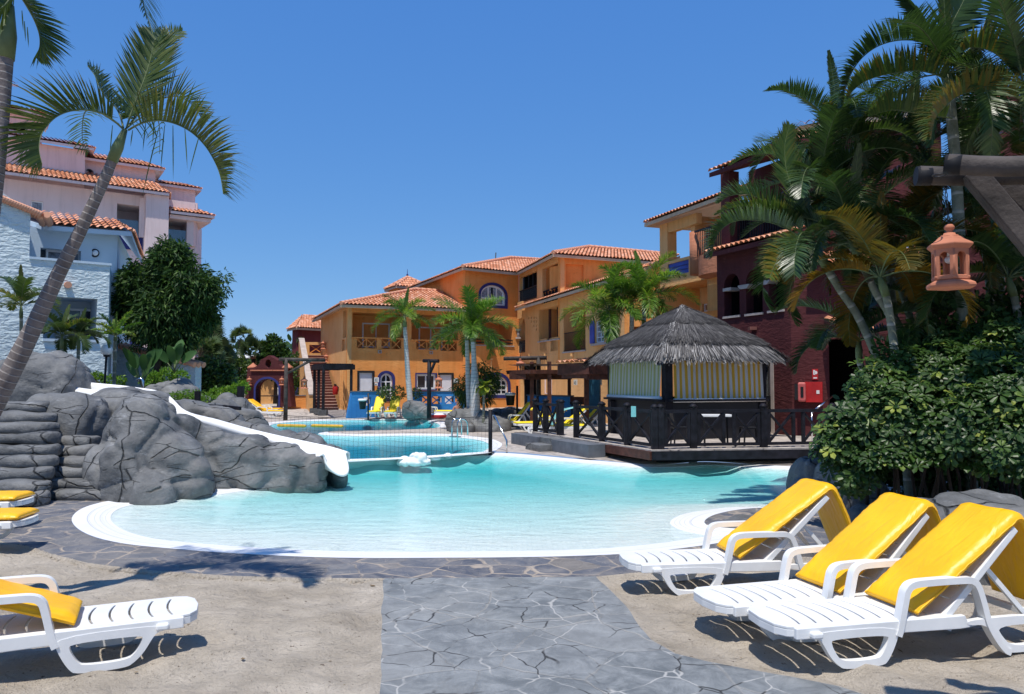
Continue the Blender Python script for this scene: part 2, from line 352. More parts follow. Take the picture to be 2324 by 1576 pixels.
    M['boots'] = m_plain('fibrous_old_boots', (.10, .07, .045), .9, .3, 8, .9, 30, bd=.03)
    M['log'] = m_plain('weathered_log', (.075, .062, .055), .75, .35, 4, .6, 30, bd=.012)
    M['logend'] = m_plain('tarred_log_end', (.012, .012, .014), .7, .2)
    M['toilet'] = m_plain('teal_sign', (.2, .5, .5), .5)
make_mats()
M = MATS

# ---------------------------------------------------------------- mesh builder
class MB:
    def __init__(s): s.v = []; s.f = []; s.uv = []; s.smooth = []
    def add(s, vs, fs, uvs=None, sm=False):
        o = len(s.v); s.v += [tuple(p) for p in vs]
        for k, f in enumerate(fs):
            s.f.append(tuple(i + o for i in f))
            s.uv.append(uvs[k] if uvs else None); s.smooth.append(sm)
        return s
    def quad(s, a, b, c, d, uv=None, sm=False): return s.add([a, b, c, d], [(0, 1, 2, 3)], [uv] if uv else None, sm)
    def box(s, c, size, rz=0, mat=None):
        c = Vector(c); h = Vector(size) / 2
        m = mat if mat is not None else Matrix.Rotation(rz, 3, 'Z')
        vs = [c + m @ Vector((x * h.x, y * h.y, z * h.z)) for z in (-1, 1) for y in (-1, 1) for x in (-1, 1)]
        return s.add(vs, [(0, 2, 3, 1), (4, 5, 7, 6), (0, 1, 5, 4), (2, 6, 7, 3), (0, 4, 6, 2), (1, 3, 7, 5)])
    def bar(s, p, q, w_, h_=None, up=(0, 0, 1)):
        p, q = Vector(p), Vector(q); h_ = h_ or w_
        d = (q - p); L = d.length; d.normalize(); up = Vector(up)
        if abs(d.dot(up)) > .98: up = Vector((0, 1, 0))
        x = d.cross(up).normalized(); z = x.cross(d).normalized()
        m = Matrix((x, d, z)).transposed()
        return s.box((p + q) / 2, (w_, L, h_), mat=m)
    def tube(s, pts, rad, n=10, cap=True, sm=True, vscale=1.0):
        pts = [Vector(p) for p in pts]
        if not isinstance(rad, (list, tuple)): rad = [rad] * len(pts)
        rings = []; L = 0; ref = None; vv = []; uvl = []
        for i, p in enumerate(pts):
            if i: L += (p - pts[i - 1]).length
            d = (pts[min(i + 1, len(pts) - 1)] - pts[max(i - 1, 0)]).normalized()
            if ref is None:
                ref = Vector((1, 0, 0)) if abs(d.x) < .9 else Vector((0, 1, 0))
            x = (ref - d * ref.dot(d)).normalized(); y = d.cross(x); ref = x
            for k in range(n):
                a = 2 * math.pi * k / n
                vv.append(p + (x * math.cos(a) + y * math.sin(a)) * rad[i])
            uvl.append(L * vscale)
        fs = []; us = []
        for i in range(len(pts) - 1):
            for k in range(n):
                k2 = (k + 1) % n
                fs.append((i * n + k, i * n + k2, (i + 1) * n + k2, (i + 1) * n + k))
                us.append(((k / n, uvl[i]), ((k + 1) / n, uvl[i]), ((k + 1) / n, uvl[i + 1]), (k / n, uvl[i + 1])))
        s.add(vv, fs, us, sm)
        if cap:
            o = len(s.v) - len(vv)
            s.f.append(tuple(o + k for k in range(n))[::-1]); s.uv.append(None); s.smooth.append(False)
            b = o + (len(pts) - 1) * n
            s.f.append(tuple(b + k for k in range(n))); s.uv.append(None); s.smooth.append(False)
        return s
    def lathe(s, prof, c, n=24, sm=True, m=None):
        c = Vector(c); vs = []
        for r_, z in prof:
            for k in range(n):
                a = 2 * math.pi * k / n
                p = Vector((r_ * math.cos(a), r_ * math.sin(a), z))
                vs.append(c + (m @ p if m else p))
        fs = []
        for i in range(len(prof) - 1):
            for k in range(n):
                k2 = (k + 1) % n
                fs.append((i * n + k, i * n + k2, (i + 1) * n + k2, (i + 1) * n + k))
        fs.append(tuple(range(n))[::-1]); fs.append(tuple((len(prof) - 1) * n + k for k in range(n)))
        return s.add(vs, fs, None, sm)
    def extr(s, outer, holes, t0, t1, mat, sm=False):
        """2D polygon (with holes) in local XY extruded from local z=t0 to t1, placed with 4x4 mat"""
        loops = [[Vector((p[0], p[1], 0)) for p in outer]] + [[Vector((p[0], p[1], 0)) for p in h] for h in holes]
        tris = geometry.tessellate_polygon(loops)
        flat = [p for l in loops for p in l]; n = len(flat)
        vs = [mat @ Vector((p.x, p.y, t1)) for p in flat] + [mat @ Vector((p.x, p.y, t0)) for p in flat]
        fs = [tuple(t) for t in tris] + [tuple(i + n for i in reversed(t)) for t in tris]
        o = 0
        for l in loops:
            m_ = len(l)
            for k in range(m_):
                a, b = o + k, o + (k + 1) % m_
                fs.append((a, b, b + n, a + n))
            o += m_
        return s.add(vs, fs, None, sm)
    def ico(s, c, r_, sub=1, sq=None, rot=None):
        bm = bmesh.new(); bmesh.ops.create_icosphere(bm, subdivisions=sub, radius=1)
        c = Vector(c); r_ = Vector(r_ if isinstance(r_, (tuple, list, Vector)) else (r_, r_, r_))
        vs = []
        for v in bm.verts:
            p = v.co.copy()
            if sq: p = Vector([math.copysign(abs(a) ** sq, a) for a in p])
            p = Vector((p.x * r_.x, p.y * r_.y, p.z * r_.z))
            if rot: p = rot @ p
            vs.append(c + p)
        fs = [tuple(v.index for v in f.verts) for f in bm.faces]; bm.free()
        return s.add(vs, fs, None, True)
    def build(s, name, mat, parent=None, recalc=False, world=True, auto=None):
        me = bpy.data.meshes.new(name)
        off = Vector((0, 0, 0))
        if parent is not None and world:
            q = parent
            while q: off += q.location; q = q.parent
        vs = [tuple(Vector(v) - off) for v in s.v] if off.length > 0 else s.v
        me.from_pydata(vs, [], s.f)
        if any(u is not None for u in s.uv):
            ul = me.uv_layers.new(name='UVMap'); arr = []
            for f, u in zip(s.f, s.uv):
                if u is None: arr += [0.5, 0.0] * len(f)
                else:
                    for t in u: arr += [t[0], t[1]]
            ul.data.foreach_set('uv', arr)
        me.polygons.foreach_set('use_smooth', s.smooth)
        me.materials.append(mat)
        if recalc:
            bm = bmesh.new(); bm.from_mesh(me); bmesh.ops.recalc_face_normals(bm, faces=bm.faces); bm.to_mesh(me); bm.free()
        me.update()
        o = bpy.data.objects.new(name, me); sc.collection.objects.link(o)
        if parent is not None: o.parent = parent
        return o
def bevel(o, w_=.01, seg=2):
    md = o.modifiers.new('bevel', 'BEVEL'); md.width = w_; md.segments = seg; md.limit_method = 'ANGLE'; md.angle_limit = R(40)
    return o
def tag(o, label, cat=None, group=None):
    o['label'] = label
    if cat: o['category'] = cat
    if group: o['group'] = group
    return o
def thing(name, label, cat, loc=(0, 0, 0), group=None):
    o = bpy.data.objects.new(name, None); sc.collection.objects.link(o)
    o.location = loc; o.empty_display_size = .3
    tag(o, label, cat, group); return o
def struct(o, label=None, kind='structure'):
    o['kind'] = kind
    if label: o['label'] = label
    return o
def dup(root, label, loc=None, rz=None, group=None):
    def cp(o, par):
        c = o.copy(); sc.collection.objects.link(c); c.parent = par
        for ch in o.children: cp(ch, c)
        return c
    r = cp(root, None); r['label'] = label
    if loc is not None: r.location = loc
    if rz is not None: r.rotation_euler = (0, 0, rz)
    if group: r['group'] = group
    return r
def catmull(pts, n=6, closed=True):
    out = []; m = len(pts); pts = [Vector(p) for p in pts]
    rng = range(m) if closed else range(m - 1)
    for i in rng:
        if closed: a, b, c, d = pts[(i - 1) % m], pts[i], pts[(i + 1) % m], pts[(i + 2) % m]
        else: a, b, c, d = pts[max(i - 1, 0)], pts[i], pts[i + 1], pts[min(i + 2, m - 1)]
        for k in range(n):
            t = k / n
            out.append(.5 * ((2 * b) + (c - a) * t + (2 * a - 5 * b + 4 * c - d) * t * t + (3 * b - a - 3 * c + d) * t ** 3))
    if not closed: out.append(pts[-1])
    return out
def inside(p, poly):
    x, y = p[0], p[1]; c = False; n = len(poly); j = n - 1
    for i in range(n):
        xi, yi = poly[i][0], poly[i][1]; xj, yj = poly[j][0], poly[j][1]
        if (yi > y) != (yj > y) and x < (xj - xi) * (y - yi) / (yj - yi) + xi: c = not c
        j = i
    return c
def dist_poly(p, poly, closed=True):
    best = 1e9; n = len(poly)
    for i in range(n if closed else n - 1):
        a = poly[i]; b = poly[(i + 1) % n]
        ax, ay, bx, by = a[0], a[1], b[0], b[1]
        dx, dy = bx - ax, by - ay; L = dx * dx + dy * dy
        t = 0 if L == 0 else max(0, min(1, ((p[0] - ax) * dx + (p[1] - ay) * dy) / L))
        best = min(best, math.hypot(p[0] - ax - t * dx, p[1] - ay - t * dy))
    return best
def sstep(a, b, x):
    t = max(0, min(1, (x - a) / (b - a))); return t * t * (3 - 2 * t)
# ================================================================ GROUND, POOLS
def gz(x, y):
    return .04 * sstep(18.2, 20.2, y) + .31 * sstep(41.8, 44, y)
L_px = [(163,1183),(170,1166),(195,1151),(240,1139),(300,1130),(380,1121),(470,1112),(560,1100),(640,1085),(700,1066),(740,1047),
        (790,1044.5),(905,1039),(1000,1034),(1060,1031),(1112,1028),(1180,1031),(1290,1041),(1390,1049),(1450,1054),(1520,1054),(1600,1049),(1700,1054),(1800,1060),(1850,1070),(1870,1090),
        (1885,1130),(1870,1160),(1800,1165),(1745,1154),(1680,1157),(1625,1168),(1600,1182),(1608,1194),(1660,1200),(1720,1204),(1735,1212),(1690,1223),(1573,1242),(1430,1257),
        (1300,1263),(1150,1266),(1000,1267),(850,1267.5),(700,1265),(520,1256),(400,1247),(290,1236),(220,1221),(180,1203)]
U_px = [(740,1042),(690,1020),(640,995),(590,968),(600,957),(650,952),(700,949.5),(780,947.5),(850,946.5),(960,947),(1000,952),(1019,961),(990,967),(900,971),(800,973),(755,974),
        (743,976),(755,979),(800,980.5),(850,980.5),(944,979.5),(1020,981),(1071,985),(1115,991),(1136,999),(1139,1005),(1128,1014),(1112,1021),(1060,1026),(1000,1030),(905,1035),(790,1041)]
def flat(l, z): return [Vector(az(u, v, z).xy) for u, v in l]
Lout = [Vector(p[:2]) for p in catmull([(*p, 0) for p in flat(L_px, 0)], 5)]
Uout = [Vector(p[:2]) for p in catmull([(*p, 0) for p in flat(U_px, .13)], 5)]
def orient(poly):
    a = sum(poly[i].x * poly[(i + 1) % len(poly)].y - poly[(i + 1) % len(poly)].x * poly[i].y for i in range(len(poly)))
    return poly if a > 0 else poly[::-1]
Lout = orient(Lout); Uout = orient(Uout)
def resample(poly, step):
    out = []; n = len(poly)
    for i in range(n):
        a, b = poly[i], poly[(i + 1) % n]; L = (b - a).length
        k = max(1, int(L / step))
        if L < step * .25 and out and (a - out[-1]).length < step * .25: continue
        for j in range(k): out.append(a.lerp(b, j / k))
    return out
Lout = resample(Lout, .35); Uout = resample(Uout, .5)
def offset(poly, wd):
    n = len(poly); out = []
    for i in range(n):
        t = (poly[(i + 2) % n] - poly[(i - 2) % n])
        if t.length < 1e-6: t = (poly[(i + 1) % n] - poly[(i - 1) % n])
        t.normalize(); nrm = Vector((-t.y, t.x))          # inward for ccw
        w_ = wd(poly[i]) if callable(wd) else wd
        out.append(poly[i] + nrm * w_)
    # relax
    for _ in range(3):
        out = [(out[(i - 1) % n] + out[i] * 2 + out[(i + 1) % n]) / 4 for i in range(n)]
    return out
def lw(p):   # coping is wide along the near and left shore, slim at the weir and far side
    return .50 if p.y < 14.5 and p.x < 3.2 else (.42 if p.y < 17 and p.x < 6 else .34)
Lin = offset(Lout, lw); Uin = offset(Uout, .36)
def tri_region(polys_con, pts, keep):
    vs = []; es = []
    for poly in polys_con:
        o = len(vs); vs += [Vector((p[0], p[1])) for p in poly]
        es += [(o + i, o + (i + 1) % len(poly)) for i in range(len(poly))]
    vs += [Vector(p) for p in pts]
    v2, e2, f2, *_ = geometry.delaunay_2d_cdt(vs, es, [], 0, 1e-4)
    return v2, [f for f in f2 if keep(sum((v2[i] for i in f), Vector((0, 0))) / len(f))]
# land regions
path_px = [(870,1313),(1352,1309),(1375,1330),(1420,1375),(1450,1420),(1478,1452),(1530,1483),(1600,1500),(1700,1520),(1800,1537),(1900,1557),(2000,1590),(2100,1640),(2150,2400),(840,2400),(862,1576)]
pathP = orient(resample(flat(path_px, 0), .16)); pathP = [p + Vector((noise.noise(V(p.x * 3, p.y * 3, 2)), noise.noise(V(p.x * 3, p.y * 3, 7)))) * .018 for p in pathP]
pave_px = [(-900,1180),(-200,1190),(60,1240),(120,1258),(200,1278),(300,1291),(400,1299),(520,1307),(700,1312),(870,1313),(1352,1309),(1440,1300),(1600,1290),(1750,1275),(1900,1250),(2000,1200),(2000,1100),(1900,1030),(1390,1018),(1130,1012),(700,1030),(400,1000),(-900,1000)]
paveP = orient(resample(flat(pave_px, 0), .5))
def near_sand(p): return p.y < 9.5
random.seed(3)
pts = []
y = 2.0
while y < 60:
    st = .14 if y < 9 else (.5 if y < 20 else (1.5 if y < 45 else 4))
    xx = -y * .85 - 3
    while xx < y * .85 + 3:
        pts.append((xx + U(-.3, .3) * st, y + U(-.3, .3) * st)); xx += st
    y += st
for x in (-900, -300, -120, -60, 60, 120, 300, 900):
    for y in (-20, 0, 30, 60, 120, 300, 900): pts.append((x, y))
pts = [p for p in pts if not inside(p, Lout) and not inside(p, Uout)]
v2, f2 = tri_region([Lout, Uout, pathP, paveP], pts, lambda c: not inside(c, Lout) and not inside(c, Uout))
def region(c):
    if inside(c, pathP): return 'path'
    if inside(c, paveP) and (c.y < 16.5 or c.x < -5): return 'paving'
    if c.y < 10.5 and not (c.y > 9.0 and abs(c.x) > 12): return 'sand'
    return 'terrace' if c.y < 60 else 'terrace'
def zland(x, y, reg):
    z = gz(x, y)
    if reg == 'sand':
        e = min(dist_poly((x, y), pathP), dist_poly((x, y), paveP))
        k = sstep(0, .45, e)
        z += -.035 * sstep(0, .12, e) + k * (.05 * noise.noise(Vector((x * 1.3, y * 1.3, 1))) + .045 * noise.noise(Vector((x * 3.1, y * 3.1, 5))) + .03 * noise.noise(Vector((x * 7, y * 7, 9)))) + .02 * k
    return z
regs = {}
for f in f2:
    c = sum((v2[i] for i in f), Vector((0, 0))) / len(f)
    regs.setdefault(region(c), []).append(f)
rm = {'path': ('path', 'grey_path_flagstones'), 'paving': ('paving', 'slate_crazy_paving'), 'sand': ('sand', 'sand'), 'terrace': ('terrace', 'pale_terrace_paving')}
for rg, fs in regs.items():
    mb = MB(); mp = {}; ff = []; vs = []
    for f in fs:
        t = []
        for i in f:
            if i not in mp:
                mp[i] = len(vs); p = v2[i]
                zz = gz(p.x, p.y) if rg != 'sand' else zland(p.x, p.y, rg)
                vs.append((p.x, p.y, zz))
            t.append(mp[i])
        a, b, c = (Vector(vs[k]) for k in t[:3])
        if (b - a).cross(c - a).z < 0: t = t[::-1]
        ff.append(tuple(t))
    mb.add(vs, ff, None, rg == 'sand')
    struct(mb.build(rm[rg][0], M[rm[rg][1]]))
def sandz(x, y): return zland(x, y, 'sand')
# coping rings
def ring(out, inn, z0, z1, name, lab):
    mb = MB(); n = len(out); L = 0; vs = []; fs = []; us = []
    for i in range(n): vs += [(*out[i], z0 + .004), (*inn[i], z1), (*inn[i], z1 - 1.6), (*out[i], z0 - .3)]
    acc = [0]
    for i in range(n): acc.append(acc[-1] + (out[(i + 1) % n] - out[i]).length)
    for i in range(n):
        j = (i + 1) % n; a, b = i * 4, j * 4; u0, u1 = acc[i] / .5, acc[i + 1] / .5
        fs.append((a, b, b + 1, a + 1)); us.append(((u0, 0), (u1, 0), (u1, 1), (u0, 1)))
        fs.append((a + 1, b + 1, b + 2, a + 2)); us.append(((u0, .99), (u1, .99), (u1, .99), (u0, .99)))
    mb.add(vs, fs, us); return struct(mb.build(name, M['coping']), lab)
ring(Lout, Lin, 0, -.035, 'pool_coping', 'white coping of the near beach pool')
ring(Uout, Uin, .045, .005, 'pool_coping', 'white coping of the far pool')
# floors and water
nearL = [p for p in Lin if (p.y < 11.5)]
def floor_mesh(inn, depthf, zs, step, name, mat):
    xs = [p.x for p in inn]; ys = [p.y for p in inn]; pts = []
    y = min(ys)
    while y < max(ys):
        x = min(xs)
        while x < max(xs):
            if inside((x, y), inn) and dist_poly((x, y), inn) > step * .4: pts.append((x, y))
            x += step
        y += step
    v, f = tri_region([inn], pts, lambda c: inside(c, inn))
    mb = MB(); vs = [(p.x, p.y, zs - depthf(p)) for p in v]
    mb.add(vs, [tuple(t) for t in f], None, True)
    return struct(mb.build(name, mat)), v, f
def dl(p):
    d = dist_poly(p, Lin)
    return .006 + min(.30, .006 * d + .0050 * max(0, p.y - 8.3) ** 1.65) * sstep(0, 1.6 if p.y < 13 else .4, d)
floor_mesh(Lin, dl, -.035, .6, 'pool_floor', M['floor1'])
floor_mesh(Uin, lambda p: .02 + .42 * sstep(0, .5, dist_poly(p, Uin)), .0, 1.0, 'pool_floor', M['floor2'])
def water_mesh(inn, z, name, mat, lab, depth=1.5):
    o2 = offset(inn, -.03)
    v, f = tri_region([o2], [], lambda c: inside(c, o2))
    mb = MB(); n = len(v)
    tp = []
    for t in f:
        a, b, c = (v[k] for k in t[:3])
        tp.append(tuple(t) if (b - a).cross(c - a) > 0 else tuple(reversed(t)))
    vs = [(p.x, p.y, z) for p in v] + [(p.x, p.y, z - depth) for p in v]
    fs = tp + [tuple(i + n for i in reversed(t)) for t in tp]
    # boundary walls
    ec = {}
    for t in tp:
        for k in range(len(t)):
            a, b = t[k], t[(k + 1) % len(t)]
            ec[(a, b)] = 1
    for (a, b) in list(ec):
        if (b, a) not in ec: fs.append((b, a, a + n, b + n))
    mb.add(vs, fs); return struct(mb.build(name, mat), lab)
water_mesh(Lin, -.040, 'pool_water', M['beach_pool_water'], 'shallow water of the near beach pool')
water_mesh(Uin, .0, 'pool_water', M['deep_pool_water'], 'turquoise water of the far pool')
# sandy lip along the paving edge
mb = MB(); random.seed(11)
edge = catmull([(*p, 0) for p in flat([(-30,1222),(60,1241),(120,1259),(200,1279),(300,1292),(400,1300),(520,1308),(700,1313),(865,1314)], 0)], 22, False)
for p in edge:
    mb.ico((p.x + U(-.01, .01), p.y - .02, -.03 + U(-.008, .008)), (U(.05, .09), U(.03, .05), U(.028, .045)), 1, rot=Matrix.Rotation(U(0, 3), 3, 'Z'))
struct(mb.build('kerb', M['sand']), 'rough sandy edge of the slate paving')
# ================================================================ BUILDINGS
def arcpts(cx, cz, rx, rz, a0, a1, n=12):
    return [(cx + rx * math.cos(a0 + (a1 - a0) * k / n), cz + rz * math.sin(a0 + (a1 - a0) * k / n)) for k in range(n + 1)]
def rect(u0, z0, u1, z1, arch=0):
    if not arch: return [(u0, z0), (u1, z0), (u1, z1), (u0, z1)]
    c = (u0 + u1) / 2
    return [(u0, z0), (u1, z0)] + arcpts(c, z1 - arch, (u1 - u0) / 2, arch, 0, math.pi, 14)
class Wall:
    def __init__(s, A, B):
        s.A = Vector(A[:2]); s.B = Vector(B[:2]); s.d = (s.B - s.A).normalized(); s.L = (s.B - s.A).length
        s.n = Vector((s.d.y, -s.d.x))                  # outward, towards the camera when A is left of B
    def px(s, u, v):
        r = ray(u, v); d2 = Vector((r.x, r.y))
        # A + d*u = r*t
        det = s.d.x * (-d2.y) + d2.x * s.d.y
        uu = (-s.A.x * (-d2.y) + (-s.A.y) * d2.x) / det
        t = (s.A.x + s.d.x * uu) / d2.x if abs(d2.x) > abs(d2.y) * .01 else (s.A.y + s.d.y * uu) / d2.y
        return uu, EYE + r.z * t
    def R(s, x0, y0, x1, y1, arch=0):                  # rectangle from pixels (top-left, bottom-right); arch = rise fraction of width
        u0, z1 = s.px(x0, y0); u1, z0 = s.px(x1, y1)
        a = arch * (u1 - u0)
        return rect(u0, z0, u1, z1, a)
    def mat(s, off=0.0):
        return Matrix(((s.d.x, 0, s.n.x, s.A.x + s.n.x * off), (s.d.y, 0, s.n.y, s.A.y + s.n.y * off), (0, 1, 0, 0), (0, 0, 0, 1)))
    def P(s, u, z, off=0.0):
        p = s.A + s.d * u + s.n * off; return Vector((p.x, p.y, z))
    def off(s, o): return Wall(s.A + s.n * o, s.B + s.n * o)
    def put(s, name, outer, holes, t0, t1, mat, parent):
        mb = MB(); mb.extr(outer, holes, t0, t1, s.mat()); return mb.build(name, mat, parent, True)
def grow(r, g):
    xs = [p[0] for p in r]; zs = [p[1] for p in r]; cx, cz = (min(xs) + max(xs)) / 2, (min(zs) + max(zs)) / 2
    w_, h_ = (max(xs) - min(xs)) / 2, (max(zs) - min(zs)) / 2
    return [(cx + (p[0] - cx) * (w_ + g) / w_, cz + (p[1] - cz) * (h_ + g) / h_) for p in r]
def bb(r):
    xs = [p[0] for p in r]; zs = [p[1] for p in r]; return min(xs), min(zs), max(xs), max(zs)
def room(W, r, depth, mat, parent, name='recess', back=None):
    """shell behind an opening: sides, floor, ceiling and back wall"""
    u0, z0, u1, z1 = bb(r); g = .02; u0 -= g; u1 += g; z1 += g; z0 -= g; t = -.26
    mb = MB(); q = lambda u, z, o: W.P(u, z, o)
    mb.quad(q(u0, z0, t), q(u0, z1, t), q(u0, z1, -depth), q(u0, z0, -depth))
    mb.quad(q(u1, z0, t), q(u1, z0, -depth), q(u1, z1, -depth), q(u1, z1, t))
    mb.quad(q(u0, z0, t), q(u0, z0, -depth), q(u1, z0, -depth), q(u1, z0, t))
    mb.quad(q(u0, z1, t), q(u1, z1, t), q(u1, z1, -depth), q(u0, z1, -depth))
    mb.quad(q(u0, z0, -depth), q(u0, z1, -depth), q(u1, z1, -depth), q(u1, z0, -depth))
    return mb.build(name, mat, parent)
def window(W, r, parent, fm='white', fw=.07, mull=1, rows=0, surround=None, sw=.16, recess=.08, pane='glass', name='window', curtain=False, fan=False, proud=.03):
    u0, z0, u1, z1 = bb(r); inner = grow(r, -fw)
    f = W.put(name, r, [inner], -recess - .06, -recess, M[fm], parent)
    mb = MB()
    for k in range(mull):
        u = u0 + (u1 - u0) * (k + 1) / (mull + 1); zt = z1 - fw * .5
        mb.extr(rect(u - fw * .35, z0 + fw, u + fw * .35, zt), [], -recess - .05, -recess - .01, W.mat())
    for k in range(rows):
        z = z0 + (z1 - z0) * (k + 1) / (rows + 1)
        mb.extr(rect(u0 + fw, z - fw * .3, u1 - fw, z + fw * .3), [], -recess - .048, -recess - .012, W.mat())
    if mb.v: mb.build('glazing_bar', M[fm], f, True)
    W.put('pane', inner, [], -recess - .09, -recess - .075, M[pane], f)
    if curtain:
        for k in range(2):
            a = u0 + fw + (u1 - u0 - 2 * fw) * (.02 if k == 0 else .55); b = a + (u1 - u0) * .38
            W.put('curtain', rect(a, z0 + fw, b, z1 - fw * 1.2), [], -recess - .072, -recess - .068, M['curtain'], f)
    if surround:
        W.put('window_surround', grow(r, sw), [grow(r, .0)], -.10, proud, M[surround], f)
    return f
def xpanel(W, r, parent, n=2, mat='orange', w_=.05, t=-.12, dark=False, name='cross_railing'):
    u0, z0, u1, z1 = bb(r); mb = MB(); s = (u1 - u0) / n
    for k in range(n):
        a, b = u0 + s * k, u0 + s * (k + 1)
        mb.bar(W.P(a, z0, t), W.P(b, z1, t), w_, w_); mb.bar(W.P(a, z1, t - .012), W.P(b, z0, t - .012), w_, w_)
        if k: mb.bar(W.P(a, z0, t), W.P(a, z1, t), w_ * 1.2, w_ * .8)
    return mb.build(name, M[mat], parent)
def bars(W, r, parent, mat='iron', step=.11, w_=.02, t=-.1, name='railing', posts=True):
    u0, z0, u1, z1 = bb(r); mb = MB(); u = u0 + step / 2
    while u < u1: mb.bar(W.P(u, z0, t), W.P(u, z1, t), w_); u += step
    mb.bar(W.P(u0, z1, t), W.P(u1, z1, t), w_ * 2.2, w_ * 2.2); mb.bar(W.P(u0, z0 + .06, t), W.P(u1, z0 + .06, t), w_ * 1.6)
    return mb.build(name, M[mat], parent)

def tile_face(mb, poly, pitch=.23, row=.38, amp=.042, lift=.05):
    """poly: coplanar, first edge = eave (left to right seen from outside). corrugated clay tile sheet"""
    P = [Vector(p) for p in poly]; e = (P[1] - P[0]).normalized()
    n = (P[1] - P[0]).cross(P[2] - P[0]).normalized()
    if n.z < 0: n = -n
    s = n.cross(e).normalized()
    if s.z < 0: s = -s
    uv = [((p - P[0]).dot(e), (p - P[0]).dot(s)) for p in P]
    u0, u1 = min(a for a, b in uv), max(a for a, b in uv); v1 = max(b for a, b in uv)
    area = 0; q = uv
    for i in range(len(q)): area += q[i][0] * q[(i + 1) % len(q)][1] - q[(i + 1) % len(q)][0] * q[i][1]
    if area < 0: q = q[::-1]
    bm = bmesh.new(); ul = bm.loops.layers.uv.new('UVMap')
    nu = max(1, int((u1 - u0) / pitch * 6)); nv = max(1, int(math.ceil(v1 / row)))
    if nu > 900: nu = 900
    grid = []
    for j in range(nv):
        for sub in (0, 1):
            rowv = []
            for i in range(nu + 1):
                u = u0 + (u1 - u0) * i / nu
                rowv.append(bm.verts.new((u, min(v1, (j + sub) * row) - (.04 if sub == 0 else 0), 0)))
            grid.append(rowv)
    for j in range(nv):
        a, b = grid[2 * j], grid[2 * j + 1]
        for i in range(nu):
            f = bm.faces.new((a[i], a[i + 1], b[i + 1], b[i])); f.smooth = True
            for lp in f.loops: lp[ul].uv = ((lp.vert.co.x - u0) / pitch, j + .5)
            t0 = bm.faces
        # little riser at the front edge of each row is given by the height step
    for i in range(len(q)):
        a, b = Vector((*q[i], 0)), Vector((*q[(i + 1) % len(q)], 0))
        d = (b - a)
        if d.length < 1e-5: continue
        nn = Vector((d.y, -d.x, 0)).normalized()
        co = a.copy()
        if abs(d.normalized().y) < .01 and abs(a.y) < .01: co = a + Vector((0, -.06, 0))
        bmesh.ops.bisect_plane(bm, geom=bm.verts[:] + bm.edges[:] + bm.faces[:], plane_co=co, plane_no=nn, clear_outer=True)
    vs = []; idx = {}
    bm.verts.index_update()
    # row parity by position in row: height falls from front (+) to back (0)
    for v in bm.verts:
        idx[v.index] = len(vs)
        vs.append(None)
    fs = []; us = []; out = []
    for f in bm.faces:
        j = int(f.loops[0][ul].uv.y)
        ids = []
        for lp in f.loops:
            x, y = lp.vert.co.x, lp.vert.co.y
            ph = (x - u0) / pitch * 2 * math.pi
            h = amp * (abs(math.sin(ph / 2)) * 2 - .9) + lift + .035 * (1 - max(0, min(1, (y - j * row + .04) / (row + .04))))
            out.append(P[0] + e * x + s * y + n * h); ids.append(len(out) - 1)
        fs.append(tuple(ids)); us.append(tuple((lp[ul].uv.x, j + .5) for lp in f.loops))
    bm.free()
    mb.add(out, fs, us, True)
def roof(faces, parent, name='roof', slab=True, smat='fascia', thick=.16, ridges=()):
    mb = MB()
    for p in faces: tile_face(mb, p)
    r = mb.build(name, M['tile'], parent)
    # merge doubled vertices so the tiles shade smoothly across
    bm = bmesh.new(); bm.from_mesh(r.data); bmesh.ops.remove_doubles(bm, verts=bm.verts, dist=.0008); bm.to_mesh(r.data); bm.free()
    if ridges:
        for a, b in ridges:
            m2 = MB()
            a, b = Vector(a), Vector(b); k = max(2, int((b - a).length / .38))
            for i in range(k):
                p, q_ = a.lerp(b, i / k), a.lerp(b, (i + 1.12) / k); up = Vector((0, 0, .08))
                m2.tube([p + up, q_ + up], [.12, .095], 8, True)
            m2.build('ridge_tiles', M['tile'], r)
    if slab:
        m3 = MB()
        for p in faces:
            P = [Vector(q) for q in p]; n = len(P)
            lo = [q - Vector((0, 0, thick)) for q in P]
            m3.add([q - Vector((0, 0, .012)) for q in P] + lo, [tuple(range(n)), tuple(range(2 * n - 1, n - 1, -1))] + [(i, (i + 1) % n, (i + 1) % n + n, i + n) for i in range(n)])
        m3.build('eaves', M[smat], r)
    return r
